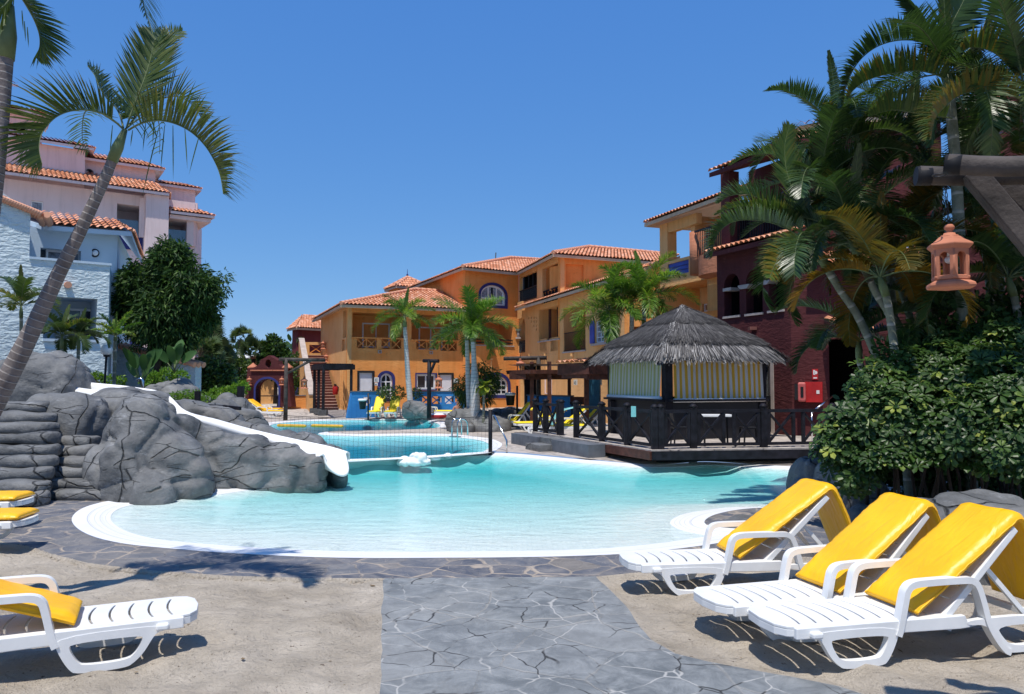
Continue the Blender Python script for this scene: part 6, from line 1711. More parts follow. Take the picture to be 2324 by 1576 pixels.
def lz(x, y, rz):   # a lounger stands level: mean of the sand under its feet
    pts = [(x + math.cos(rz) * u * SC - math.sin(rz) * v, y + math.sin(rz) * u * SC + math.cos(rz) * v) for u in (.57, 1.76) for v in (-.28, .28)]
    return sum(sandz(*p) for p in pts) / 4 - .06
def pair(ang, lab1, lab2, x, y, rz, path, seed, mat='yellow', sc_=SC, z=None, g1=GL, g2_=GC, detail=True, wd=.49):
    z = lz(x, y, rz) if z is None else z
    l = make_lounger(ang, lab1, g1, detail); place(l, x, y, z, rz, sc_)
    c = make_cushion(path, lab2, mat, wd, seed=seed, grp=g2_); place(c, x, y, z, rz, sc_)
    return l, c
pair(A1_, 'white slatted lounger nearest the camera on the right, foot end on the sand', 'yellow cushion draped over the nearest right lounger', 1.765, 5.60, R(13), backpath(A1_, .98, True, .55), 1)
pair(A2_a, 'white slatted lounger in the middle of the right row of three', 'yellow cushion draped over the middle right lounger', 1.51, 6.20, R(16), backpath(A2_a, .96, True, .55), 2)
pair(A3_, 'white slatted lounger of the right row closest to the pool', 'yellow cushion draped over the right lounger closest to the pool', 1.06, 7.52, R(7), backpath(A3_, .96, True, .5), 3)
pair(R(33), 'white slatted lounger alone on the left sand', 'yellow cushion on the raised back of the left sand lounger', -2.40, 5.98, R(205), backpath(R(33), .72, False, 0), 4)
flatp = [(.05, .352), (.5, .355), (1.0, .355), (1.3, .362), (1.6, .362), (1.95, .36)]
lA = make_lounger(0.02, 'white lounger lying flat by the rock steps, upper one at the left edge', GL); place(lA, -6.68, 10.75, 0.0, R(186), SC)
cA = make_cushion(flatp, 'flat yellow cushion by the rock steps, upper one at the left edge', seed=5, grp=GC); place(cA, -6.68, 10.75, .0, R(186), SC)
lB = dup(lA, 'white lounger lying flat on the slate, lower one at the left edge'); place(lB, -5.72, 9.3, -.0, R(188), SC)
cB = dup(cA, 'flat yellow cushion on the slate, lower one at the left edge'); place(cB, -5.72, 9.3, .0, R(188), SC)
# far loungers
GF = 'loungers on the far terrace'; GFC = 'cushions on the far loungers'
fullp = lambda ang: [(.04, .352), (.4, .352), (.9, .352)] + backpath(ang, 1.08, False, 0)
def farpair(l1, l2, px, py, rz, ang=.62, mat='lemon', z=.13, first=[None], sc_=1.05):
    p = az(px, py, .13); z = .045
    lo = make_lounger(ang, l1, GF, False); place(lo, p.x, p.y, z, rz, sc_)
    c = make_cushion(fullp(ang), l2, mat, .49, seed=px, grp=GFC, piping=False); place(c, p.x, p.y, z, rz, sc_)
farpair('far white lounger facing the pool, left of the two by the litter bin', 'lemon cushion, left of the two facing the pool by the litter bin', 843, 948, R(84), 1.0)
farpair('far white lounger facing the pool, right of the two by the palm', 'lemon yellow cushion, right of the two facing the pool by the palm', 882, 948, R(86), 1.05)
farpair('white lounger beside the net post with its back raised to the right', 'lemon cushion on the lounger between net post and deck fence', 1104, 971, R(8), .95)
farpair('white lounger half hidden behind the left deck fence', 'lemon cushion half hidden behind the left end of the deck fence', 1166, 978, R(14), .6)
farpair('white lounger behind the deck fence posts, second from the left', 'yellow cushion behind the deck fence posts with a raised back', 1215, 982, R(12), .75)
farpair('white lounger behind the deck fence near the gap for the steps', 'yellow cushion behind the fence near the gap for the steps', 1262, 980, R(16), .85)
farpair('white lounger seen through the fence left of the kiosk', 'yellow cushion seen through the fence left of the kiosk', 1330, 985, R(170), .75)
farpair('white lounger behind the red swim ring', 'lemon cushion lying behind the red swim ring', 1030, 946, R(176), .1)
farpair('white lounger by the maroon gateway, nearer one', 'orange-yellow cushion on the nearer lounger by the maroon gateway', 648, 946, R(168), .62, 'yellow')
farpair('white lounger by the maroon gateway, farther one', 'orange-yellow cushion on the farther lounger by the maroon gateway', 640, 940, R(168), .62, 'yellow')
q = az(1290, 975, .3); tw = make_cushion([(0, 0), (.1, .25), (.4, .5), (.9, .62)], 'pale green striped towel over a lounger behind the deck fence', 'toilet', .5, .03, seed=9, name='towel'); tw['category'] = 'towel'; place(tw, q.x - .6, q.y, .45, R(10), 1)

# swim ring
rg = thing('swim_ring', 'red and white inflatable ring lying at the edge of the far pool', 'swim ring', (*az(992, 951, .15).xy, .15)); c = Vector((*az(992, 951, .15).xy, .15))
def torus(mb, c, R0, r0, a0, a1, n=28, m=8):
    vs = []; fs = []
    for i in range(n):
        for j in range(m + 1):
            a = 2 * math.pi * i / n; b = a0 + (a1 - a0) * j / m; vs.append(c + V((R0 + r0 * math.cos(b)) * math.cos(a), (R0 + r0 * math.cos(b)) * math.sin(a), r0 * .95 + r0 * .95 * math.sin(b)))
    for i in range(n):
        for j in range(m): k, l_ = i * (m + 1) + j, ((i + 1) % n) * (m + 1) + j; fs.append((k, l_, l_ + 1, k + 1))
    mb.add(vs, fs, None, True)
mb = MB(); torus(mb, c, .34, .14, R(-200), R(35)); mb.build('red_tube', M['red'], rg)
mb = MB(); torus(mb, c, .34, .14, R(35), R(160)); mb.build('white_top', M['white'], rg)

# person sitting behind the rocks: torso, neck, head, arms as one skinned body
pe = thing('person', 'person with dark hair sitting low behind the rocks by the blue wall, bare shoulders', 'person', (*P2(1041, 37.5), .2))
hd = ad(1039, 914, 37.5)
me = bpy.data.meshes.new('body'); B0 = hd
vs = [B0 + V(.05, .1, -.72), B0 + V(.05, .05, -.45), B0 + V(.02, .02, -.22), B0 + V(0, 0, -.12), B0, B0 + V(.02, -.02, .09),
      B0 + V(.2, .02, -.24), B0 + V(.27, -.05, -.45), B0 + V(.2, -.25, -.5), B0 + V(-.18, .02, -.24), B0 + V(-.25, -.05, -.45), B0 + V(-.15, -.25, -.52), B0 + V(.15, -.35, -.75), B0 + V(-.1, -.38, -.75), B0 + V(.17, -.55, -.5), B0 + V(-.14, -.55, -.5), B0 + V(.17, -.6, -.85), B0 + V(-.14, -.6, -.85)]
me.from_pydata([tuple(v - Vector(pe.location)) for v in vs], [(0, 1), (1, 2), (2, 3), (3, 4), (4, 5), (2, 6), (6, 7), (7, 8), (2, 9), (9, 10), (10, 11), (0, 12), (0, 13), (12, 14), (13, 15), (14, 16), (15, 17)], [])
bo = bpy.data.objects.new('body', me); sc.collection.objects.link(bo); bo.parent = pe; me.materials.append(M['skin'])
sk = bo.modifiers.new('skin', 'SKIN'); rr_ = [.15, .14, .13, .05, .085, .075, .06, .045, .035, .06, .045, .035, .08, .08, .06, .06, .045, .045]
me.skin_vertices[0].data[0].use_root = True
for i, r_ in enumerate(rr_): me.skin_vertices[0].data[i].radius = (r_, r_)
sb_ = bo.modifiers.new('sub', 'SUBSURF'); sb_.levels = 2; sb_.render_levels = 2
mb = MB(); mb.ico(hd + V(.02, .035, .045), (.098, .105, .10), 2); mb.build('hair', M['hair'], bo)
mb = MB(); mb.ico(hd + V(.05, .08, -.72), (.2, .19, .13), 2); mb.build('shorts', M['bluepanel'], bo)

# ---------------------------------------------------------------- ROCKS
def rockmesh(blobs, parent, name='rock_body', vox=.07, amp=.06, seed=0, mat='rock', facet=.05):
    """blobs (centre, radii, rotz, squareness) -> voxel-remeshed, noise-displaced solid"""
    mb = MB()
    for c, r_, rz, sq in blobs: mb.ico(c, r_, 3, sq, Matrix.Rotation(rz, 3, 'Z'))
    me = bpy.data.meshes.new('tmp'); me.from_pydata(mb.v, [], mb.f); o = bpy.data.objects.new('tmp', me); sc.collection.objects.link(o)
    md = o.modifiers.new('r', 'REMESH'); md.mode = 'VOXEL'; md.voxel_size = vox; md.use_smooth_shade = True
    sm = o.modifiers.new('s', 'SMOOTH'); sm.factor = .5; sm.iterations = 4
    dg = bpy.context.evaluated_depsgraph_get(); dg.update(); m2 = bpy.data.meshes.new_from_object(o.evaluated_get(dg)); bpy.data.objects.remove(o)
    off = Vector((0, 0, 0)); q_ = parent
    while q_: off += q_.location; q_ = q_.parent
    ns = [v.normal.copy() for v in m2.vertices]
    for v, n_ in zip(m2.vertices, ns):
        p = v.co
        d = noise.noise(p * .9 + V(seed, 0, 0)) * amp * 1.5 + noise.noise(p * 2.1 + V(0, seed, 0)) * amp + noise.noise(p * 5.5) * amp * .3
        cr = abs(noise.noise(V(p.x * .8, p.y * .8, p.z * 2.2) + V(seed, 3, 1))); d -= max(0, .03 - cr) * facet * 5; d -= (abs(noise.noise(p * 1.4 + V(2, seed, 5))) - .22) * amp * 1.6; d += noise.noise(V(p.x * 2.2, p.y * 2.2, p.z * 6) + V(seed, 0, 9)) * amp * .35
        vd = noise.voronoi(p * (1.15 if amp > .04 else 2.5) + V(seed, 0, 0))[0]; d -= max(0, .13 - (vd[1] - vd[0])) * .42 * (amp / .06)
        v.co = p + n_ * d - off
    m2.materials.clear(); m2.materials.append(M[mat]); m2.polygons.foreach_set('use_smooth', [True] * len(m2.polygons))
    m2.name = name; r = bpy.data.objects.new(name, m2); sc.collection.objects.link(r); r.parent = parent; return r
def B(u, v, Y, rx, ry, rz, rot=0, sq=.8): return (ad(u, v, Y), (rx, ry, rz), R(rot), sq)
def Bt(u, ytop, Y, rx, ry, zb=-.3, rot=0, sq=.75, x1=None):   # blob whose top shows at pixel ytop and which reaches down to zb
    zt = ad(u, ytop, Y).z; return (V(gx(u, Y), Y, (zt + zb) / 2), (rx, ry, (zt - zb) / 2), R(rot), sq)
sm_ = thing('slide_rock', 'large carved grey rock mound carrying the white water slide, left of the pool', 'rock', (*P2(450, 14.8), 0))
bl = [Bt(328, 888, 14.0, .68, .75, -1.2, 10, .85), Bt(300, 985, 13.5, .40, .55, -.5), Bt(395, 985, 13.9, .5, .6, -.4), Bt(350, 1075, 13.15, .38, .35, -.3), Bt(310, 1062, 13.25, .28, .35, -.3), Bt(430, 1040, 13.85, .40, .45, -.3),
      Bt(470, 962, 14.8, .75, .5, -.5, 0, .8), Bt(545, 981, 15.0, .75, .48, -.5, 0, .7), Bt(620, 1003, 15.15, .72, .45, -.5, 0, .6), Bt(690, 1028, 15.2, .46, .38, -.3, 0, .5), Bt(400, 934, 14.6, .6, .55, -.5), Bt(330, 893, 15.6, .8, .5, 0), Bt(250, 884, 15.9, .5, .4, 0),
      Bt(420, 905, 17.2, .7, .5, 0, 0, .8), Bt(490, 922, 17.2, .75, .45, -.2, 0, .8), Bt(565, 955, 17.0, .8, .42, -.2, 0, .8), Bt(640, 978, 16.9, .65, .42, -.2, 0, .8), Bt(695, 982, 16.7, .5, .40, -.2, 0, .8), Bt(745, 1008, 16.4, .34, .35, -.2, 0, .75), Bt(772, 1042, 15.95, .14, .22, -.3),
      Bt(330, 885, 16.5, .9, .7, 0), Bt(270, 878, 16.0, .7, .8, 0), Bt(250, 1000, 13.8, .33, .45, -.3), Bt(232, 1045, 13.5, .22, .35, -.3)]
rockmesh(bl, sm_, vox=.05, amp=.065, seed=1)
mid = thing('rock_outcrop', 'blocky carved grey rock behind the right flight of rock steps', 'rock', (*P2(165, 15), 0))
rockmesh([Bt(120, 893, 15.1, .48, .6, -.6, 0, .6), Bt(175, 890, 15.0, .5, .6, -.6, 0, .6), Bt(226, 892, 15.2, .32, .5, -.6, 0, .7), Bt(165, 900, 16.3, 1.3, .8, -.5)], mid, vox=.07, amp=.05, seed=4)
bk = thing('rock_outcrop', 'tall rounded dark rock topping the steps in front of the light blue house', 'rock', (*P2(90, 17.5), 0))
rockmesh([Bt(20, 812, 17.5, .7, .9, 0, 0, .7), Bt(75, 798, 17.4, .55, .9, 0, 0, .65), Bt(120, 800, 17.4, .5, .8, 0, 0, .65), Bt(165, 815, 17.4, .38, .8, 0, 0, .7), Bt(190, 838, 17.5, .2, .7, 0), Bt(-60, 830, 17.5, .9, 1, 0), Bt(-150, 850, 17, 1.2, 1, 0)], bk, vox=.08, amp=.06, seed=9)
# rock steps: each a rounded bar
rs = thing('rock_stairs', 'grey rock steps shaped like stacked logs in two flights, left of the slide', 'stairs', (*P2(80, 13), 0))
def stepbar(x0, x1, Y, z, h, dp, name='step', seed=0):
    mb = MB(); n = 44; m = 18; vs = []; fs = []
    for i in range(n + 1):
        t = i / n; x = x0 + (x1 - x0) * t; e = (1 - (max(0, t - .9) / .1) ** 2.5) ** .5 if t > .9 else 1; e = max(e, .25)
        for k in range(m):
            a = 2 * math.pi * k / m; ca, sa = math.cos(a), math.sin(a)
            yy = math.copysign(abs(ca) ** .6, ca) * dp / 2 * e; zz = math.copysign(abs(sa) ** .6, sa) * h / 2 * (.75 + .25 * e)
            p = V(x, Y + yy, z - h / 2 + zz); nn = V(0, ca, sa) * (noise.noise(p * 2 + V(seed, 0, 0)) * .05 + noise.noise(p * 6) * .016)
            vs.append(p + nn + V(0, -.05 * t * t, 0))
    for i in range(n):
        for k in range(m): fs.append((i * m + k, i * m + (k + 1) % m, (i + 1) * m + (k + 1) % m, (i + 1) * m + k))
    fs.append(tuple(range(m))); fs.append(tuple(n * m + k for k in range(m))); mb.add(vs, fs, None, True)
    return mb.build(name, M['rock'], rs, True)
edges = [97, 104, 108, 121, 124, 124, 122, 118, 108]
for k in range(9):
    z = .20 + .175 * k; Y = 12.35 + .27 * k; stepbar(gx(-160, Y), gx(edges[k], Y), Y + .2, z, .215, .55, seed=k)
for k in range(6):
    z = .155 + .165 * k; Y = 13.05 + .24 * k; x1 = (252, 246, 243, 238, 212, 215)[k]; stepbar(gx(96, Y), gx(x1, Y), Y + .2, z, .2, .5, seed=20 + k)
core = rockmesh([(V(gx(-60, 14.6), 15.0, .1), (1.9, 1.3, .75), 0, .5)], rs, 'step_core', vox=.1, amp=.03, seed=3)
# right boulders
def boulder(lab, bl, seed, vox=.05, amp=.05, name='boulder'):
    c = bl[0][0]; t = thing(name, lab, 'rock', (c.x, c.y, 0)); rockmesh(bl, t, vox=vox, amp=amp, seed=seed); return t
boulder('smaller dark boulder at the right water edge below the deck', [Bt(1832, 1034, 13.4, .27, .45, -.7, 0, .7), Bt(1822, 1085, 13.1, .26, .4, -.5)], 2)
boulder('large smooth dark boulder under the overhanging shrub, right of the pool', [Bt(1905, 1022, 12.6, .44, .6, -.9, 0, .8), Bt(1945, 1075, 12.0, .42, .5, -.6), Bt(1870, 1120, 12.2, .3, .4, -.4)], 3)
boulder('low dark boulder in the shade between the shrub and the loungers', [Bt(2010, 1140, 10.6, .55, .5, -.4), Bt(2060, 1180, 9.9, .5, .45, -.4)], 5)
boulder('long weathered grey rock slab behind the heads of the right loungers', [Bt(2125, 1130, 8.8, .55, .45, -.5, -10, .6), Bt(2220, 1122, 8.4, .75, .5, -.6, -10, .6), Bt(2330, 1150, 8.0, .7, .5, -.6, 0, .6), Bt(2460, 1190, 7.8, .8, .6, -.5), Bt(2100, 1225, 8.5, .35, .3, -.4)], 7)
boulder('small grey rock on the sand behind the middle right lounger', [Bt(2035, 1268, 8.3, .3, .25, -.2, 0, .8), Bt(2085, 1290, 7.9, .25, .2, -.2)], 8)
# island planting stone at the coping
boulder('dark flat stone inside the curved coping behind the top right lounger', [(V(gx(1712, 10.9), 10.9, -.02), (.55, .45, .10), 0, .8)], 12, amp=.03)
def blobs(lab, lst, name='white_pool_rock'):
    t = thing(name, lab, 'rock', lst[0][0]); mb = MB()
    rockmesh([(Vector(c), r_, 0, .9) for c, r_ in lst], t, vox=.025, amp=.028, seed=len(lab), mat='whiterock'); return t
W0 = lambda x, y, z=0.: az(x, y, z)
c = az(945, 1046, 0.0)
random.seed(77); blobs('largest white bubbling rock on the weir between the pools', [((c.x, c.y, -.02), (.26, .2, .12))] + [((c.x + U(-.40, .34), c.y + U(-.16, .14), U(-.06, .0)), (U(.08, .15), U(.08, .13), U(.06, .11))) for _ in range(12)] + [((c.x + .05 + U(-.14, .14), c.y + U(-.08, .08), U(.06, .13)), (U(.08, .13), .1, U(.07, .11))) for _ in range(7)])
c = az(984, 1041, 0.0); blobs('low flat white rock between the two other white rocks', [((c.x, c.y, 0), (.20, .11, .05))])
c = az(1016, 1037, 0.0); blobs('smallest rounded white rock at the right end of the weir', [((c.x, c.y, .02), (.13, .11, .09))])

# middle distance rocks
boulder('grey rock cluster at the foot of the white trunked palm by the blue wall', [Bt(930, 908, 39.3, .36, .35, 0), Bt(950, 912, 39.2, .38, .35, 0), Bt(968, 924, 39.0, .36, .3, 0)], 13, .08, .04)
boulder('big grey rock planter under the twin palms behind the ladder', [Bt(1035, 930, 30.5, .45, .6), Bt(1070, 925, 31, .6, .8), Bt(1100, 935, 30.4, .5, .6), Bt(1135, 942, 30.6, .5, .5), Bt(1050, 950, 29.8, .5, .4), Bt(1115, 955, 30, .6, .4)], 14, .09, .07)
boulder('low lumpy stone wall behind the lounger near the deck fence', [Bt(1135, 925, 33, .5, .5), Bt(1160, 921, 33, .5, .4), Bt(1185, 925, 33, .5, .4), Bt(1210, 930, 33, .5, .4)], 15, .09, .07)
for i, (lab, bl) in enumerate((('smooth grey rock at the top of the slide, leftmost of the back group', [Bt(350, 872, 22, .45, .5), Bt(380, 865, 23, .5, .5)]),
                  ('tall rounded grey rock behind the slide beside the round shrub', [Bt(410, 858, 23, .45, .5), Bt(395, 872, 22, .5, .4), Bt(428, 874, 22.5, .4, .4)]),
                  ('flat grey rock under the dark timber rail', [Bt(452, 893, 21.5, .55, .5), Bt(500, 906, 21.3, .7, .5)]),
                  ('domed grey rock by the net post', [Bt(516, 893, 22.5, .45, .5), Bt(545, 905, 21.9, .5, .5), Bt(570, 930, 21.3, .4, .5), Bt(590, 945, 21.3, .3, .4)]),
                  ('low grey rock ledge behind the net post', [Bt(478, 915, 20.6, .8, .4), Bt(545, 925, 20.5, .8, .4)]))):
    boulder(lab, bl, 20 + i, .07, .05)

# ---------------------------------------------------------------- WATER SLIDE
sl_ = thing('water_slide', 'white moulded water slide winding down the grey rock mound into the pool', 'slide', (*P2(760, 15), 0))
NL = [(110, 876, 17.9), (205, 890, 16.8), (300, 901, 16.4), (360, 912, 16.0), (410, 938, 15.6), (480, 957, 15.5), (545, 976, 15.5), (600, 991, 15.5), (660, 1010, 15.45), (712, 1027, 15.3), (734, 1037, 15.15)]
FL_ = [(118, 866, 18.4), (225, 876, 17.4), (300, 884, 17.0), (372, 898, 16.6), (420, 938, 16.15), (492, 958, 16.1), (555, 976, 16.1), (612, 990, 16.1), (675, 1004, 16.0), (745, 1019, 15.85), (786, 1031, 15.6)]
nl = catmull([ad(*q) for q in NL], 6, False); fl = catmull([ad(*q) for q in FL_], 6, False); mb = MB(); vs = []; fs = []; m = 14
for i, (p, q_) in enumerate(zip(nl, fl)):
    t = i / (len(nl) - 1); c = (p + q_) / 2; h = (q_ - p) / 2; dpt = .26 + .14 * sstep(.8, 1, t); fw = V(.35, -.25, 0) * sstep(.85, 1, t)
    hn = h.normalized()
    prof = [(p - hn * .10 - V(0, 0, .12)), (p - hn * .10), (p - hn * .02 + V(0, 0, .025))]
    for k in range(m + 1):
        a_ = math.pi * k / m; prof.append(c - h * math.cos(a_) - V(0, 0, dpt * math.sin(a_) ** .8 if 0 < k < m else 0) + fw * math.sin(a_) * .6)
    prof += [(q_ + hn * .02 + V(0, 0, .015)), (q_ + hn * .06), (q_ + hn * .06 - V(0, 0, .12))]
    vs += prof
K = m + 7
for i in range(len(nl) - 1):
    for k in range(K - 1): fs.append((i * K + k, i * K + k + 1, (i + 1) * K + k + 1, (i + 1) * K + k))
mb.add(vs, fs, None, True); o = mb.build('trough', M['whiterock'], sl_); sd = o.modifiers.new('solid', 'SOLIDIFY'); sd.thickness = .04; sd.offset = -1
hr2 = thing('slide_handrail', 'short bent steel tube handrail at the top of the slide', 'handrail', (*P2(321, 19), 1.2))
p = ad(318, 862, 18.6); mb = MB(); mb.tube([p + V(-.07, 0, -.02), p + V(-.03, 0, .02), p + V(.03, 0, .02), p + V(.07, 0, -.04), p + V(.09, 0, -.5)], .03, 8); mb.build('rail', M['chrome'], hr2)
# splash at the slide mouth
# globe lamp
gl_ = thing('globe_lamp', 'white globe lamp on a black post beside the light blue house', 'lamp', (*P2(238, 19.5), 1.2))
p = ad(242, 795, 19.5); mb = MB(); mb.ico(p, .142, 3); mb.build('globe', M['globe'], gl_)
mb = MB(); mb.tube([p - V(0, 0, .13), p - V(.05, 0, 1.3)], .03, 8); mb.build('post', M['iron'], gl_); mb = MB(); mb.lathe([(.07, -.17), (.08, -.12), (.05, -.1)], p, 12); mb.build('collar', M['iron'], gl_)

# ---------------------------------------------------------------- NEAR LOG FRAME AND TERRACOTTA LANTERN (right)
lf_ = thing('log_frame', 'weathered log cross-beams with diagonal braces at the upper right edge', 'frame', (3.1, 3.8, 0))
def dlog(a, b, r_, name, n=18):
    mb = MB(); pts = [a.lerp(b, k / 6) + V(0, .004 * math.sin(k), .004 * math.cos(k * 2)) for k in range(7)]; mb.tube(pts, r_, n, False); o = mb.build(name, M['log'], lf_)
    d = (b - a).normalized(); m2 = MB(); m2.tube([a - d * .012, a + d * .06], [r_ * 1.015, r_ * 1.015], n); m2.build('log_end', M['logend'], o); return o
a1 = ad(2150, 374, 3.75); b1_ = ad(2420, 380, 3.5); dlog(a1, b1_ + (b1_ - a1) * .5, .048, 'cross_beam')
a2 = ad(2084, 400, 4.0); b2_ = ad(2420, 398, 3.85); dlog(a2, b2_ + (b2_ - a2) * .5, .049, 'cross_beam')
def plank(p, q_, w_, t_): mb = MB(); mb.bar(p, q_, w_, t_); o = mb.build('brace', M['log'], lf_); bevel(o, .006, 2)
plank(ad(2205, 392, 3.9), ad(2380, 600, 3.8), .10, .10); plank(ad(2262, 400, 4.1), ad(2460, 590, 4.0), .08, .09)
pb = ad(2470, 500, 3.8); mb = MB(); mb.tube([V(pb.x, pb.y, -.1), V(pb.x, pb.y, 3.05)], .08, 16); mb.build('post', M['log'], lf_)
mb = MB(); q = ad(2132, 391, 3.9); torus(mb, q - V(0, 0, .02), .032, .004, 0, 2 * math.pi, 20, 6); mb.build('iron_ring', M['iron'], lf_)
for x, y in ((2207, 369), (2228, 372)):
    pass
# lantern
def big_lantern():
    LD = 4.02; zb = ad(2163, 655, LD).z; p = V(gx(2163, LD), LD, zb); H_ = ad(2151, 512, LD).z - zb
    t = thing('terracotta_lantern', 'large hexagonal terracotta lantern hanging by a chain from the log beam at right', 'lantern', p)
    k = H_ / .44
    rot = Matrix.Rotation(R(12), 3, 'Z')
    mb = MB(); mb.lathe([(.155 * k, .0), (.163 * k, .012), (.158 * k, .024), (.128 * k, .036), (.112 * k, .04), (.108 * k, .065), (.10 * k, .066), (.10 * k, .03), (.06 * k, .02)], p, 6, False, rot); o = mb.build('base', M['terra'], t); bevel(o, .004, 2)
    # six arched sides
    for i in range(6):
        a0 = 2 * math.pi * i / 6 + R(12); a1_ = a0 + math.pi / 3; rb = .108 * k
        A_ = Vector((p.x + math.cos(a0) * rb, p.y + math.sin(a0) * rb)); B_ = Vector((p.x + math.cos(a1_) * rb, p.y + math.sin(a1_) * rb))
        Wl_ = Wall(B_, A_) if False else Wall(A_, B_); L = Wl_.L; z0_, z1_ = p.z + .055 * k, p.z + .27 * k
        ho = rect(L * .2, z0_ + .022, L * .8, z1_ - .02, L * .3)
        mb = MB(); mb.extr(rect(0, z0_, L, z1_), [ho], -.008, .010, Wl_.mat()); o = mb.build('arched_side', M['terra'], t, True); bevel(o, .003, 2)
        mb = MB(); mb.ico((A_.x, A_.y, z0_ + .012), (.013, .013, .013), 2); mb.tube([V(A_.x, A_.y, z0_), V(A_.x, A_.y, z1_)], [.0105, .0095], 8); mb.build('pillar', M['terra'], t)
    mb = MB(); mb.lathe([(.118 * k, .262 * k), (.128 * k, .27 * k), (.150 * k, .292 * k), (.152 * k, .30 * k), (.142 * k, .308 * k), (.10 * k, .335 * k), (.085 * k, .352 * k), (.06 * k, .36 * k)], p, 6, False, rot); o = mb.build('cap', M['terra'], t); bevel(o, .004, 2)
    mb = MB(); mb.lathe([(.062 * k, .352 * k), (.055 * k, .368 * k), (.04 * k, .372 * k), (.036 * k, .385 * k), (.022 * k, .388 * k), (.018 * k, .40 * k), (.032 * k, .415 * k), (.034 * k, .428 * k), (.024 * k, .445 * k), (.003, .45 * k)], p, 24); mb.build('finial', M['terra'], t)
    mb = MB(); mb.ico(p + V(0, 0, .20 * k), (.026, .026, .022), 3); mb.lathe([(.014, .22 * k), (.014, .27 * k), (.008, .275 * k)], p, 12); mb.build('bulb', M['globe'], t)
    mb = MB(); top = V(p.x - .02, p.y, ad(2149, 385, LD).z); q_ = p + V(0, 0, .44 * k); n = 14
    for i in range(n):
        a, b = q_.lerp(top, i / n), q_.lerp(top, (i + 1.2) / n); s_ = V((.0045), 0, 0) if i % 2 else V(0, .0045, 0)
        mb.tube([a - s_, a.lerp(b, .5) - s_ * 1.2, b - s_], .0022, 5); mb.tube([a + s_, a.lerp(b, .5) + s_ * 1.2, b + s_], .0022, 5)
    mb.build('chain', M['iron'], t)
big_lantern()
# ================================================================ VEGETATION
random.seed(101)
def rvec():
    while True:
        v = V(U(-1, 1), U(-1, 1), U(-1, 1))
        if .05 < v.length < 1: return v.normalized()
def blade(mb, p, d, L, w_, col, droop=.3, up=None, segs=3, twist=0.):
    """narrow leaflet: strip bending downwards"""
    d = d.normalized(); up = up or V(0, 0, 1); s = d.cross(up)
    if s.length < .05: s = d.cross(V(1, 0, 0))
    s.normalize(); s = (s * math.cos(twist) + s.cross(d) * math.sin(twist)).normalized()
    vs = []; q = p.copy(); dd = d.copy(); us = []
    prof = [.55, 1.0, .8, .0] if segs == 3 else [.6, 1, 0]
    for k in range(segs + 1):
        ww = w_ * prof[k] * .5
        vs += [q - s * ww, q + s * ww]; us.append(k / segs)
        q = q + dd * (L / segs); dd = (dd + V(0, 0, -droop * (.6 + .5 * k))).normalized()
    fs = []; uv = []
    for k in range(segs):
        if k == segs - 1: fs.append((2 * k, 2 * k + 1, 2 * k + 2)); uv.append([(col, us[k]), (col, us[k]), (col, 1)])
        else: fs.append((2 * k, 2 * k + 1, 2 * k + 3, 2 * k + 2)); uv.append([(col, us[k]), (col, us[k]), (col, us[k + 1]), (col, us[k + 1])])
    mb.add(vs, fs, uv)
def frond(ml, ms, pts, Lf, n, up, vang=.35, droop=.25, fwd=.55, w_=.035, t0=.12, rs=.012, col=(0, 1), rows=1, jit=.12, taper=True, colbase=None):
    """pinnate frond along 3D pts; leaflets to both sides, raised by vang towards 'up'"""
    P = catmull(pts, 6, False); ms.tube(P, [max(.003, rs * (1 - .8 * i / len(P))) for i in range(len(P))], 5, False)
    acc = [0]
    for a, b in zip(P[:-1], P[1:]): acc.append(acc[-1] + (b - a).length)
    tot = acc[-1]; j = 0; cb = U(*col) * .8 if colbase is None else colbase
    for k in range(n):
        t = t0 + (1 - t0) * (k + .5) / n; sL = t * tot
        while j < len(acc) - 2 and acc[j + 1] < sL: j += 1
        f = (sL - acc[j]) / max(1e-6, acc[j + 1] - acc[j]); p = P[j].lerp(P[j + 1], f); T = (P[j + 1] - P[j]).normalized()
        upv = up(p, T) if callable(up) else up
        upv = (upv - T * upv.dot(T)); upv = upv.normalized() if upv.length > .02 else V(0, 0, 1)
        side = T.cross(upv).normalized()
        prof = (math.sin(math.pi * min(1, (t - t0) / (1 - t0) * .86 + .13)) ** .55) if taper else 1
        for sg in (-1, 1):
            for r_ in range(rows):
                va = vang + (U(-.5, .9) if rows > 1 else U(-jit, jit))
                d = side * sg * math.cos(va) + upv * math.sin(va) + T * (fwd * (.7 + .7 * t)) + rvec() * jit * .5
                blade(ml, p, d, Lf * prof * U(.8, 1.12), w_ * U(.8, 1.15), min(1, max(0, cb + U(-.3, .3))), droop * U(.6, 1.4), upv)
def arch(base, az_, el, L, drop, n=7):
    """rachis: leaves base at elevation el, bends over by 'drop' radians along length L"""
    pts = [base.copy()]; e = el; p = base.copy()
    for k in range(n - 1):
        t = (k + .5) / (n - 1); e = el - drop * t ** 1.25
        p = p + V(math.cos(az_) * math.cos(e), math.sin(az_) * math.cos(e), math.sin(e)) * (L / (n - 1)); pts.append(p.copy())
    return pts
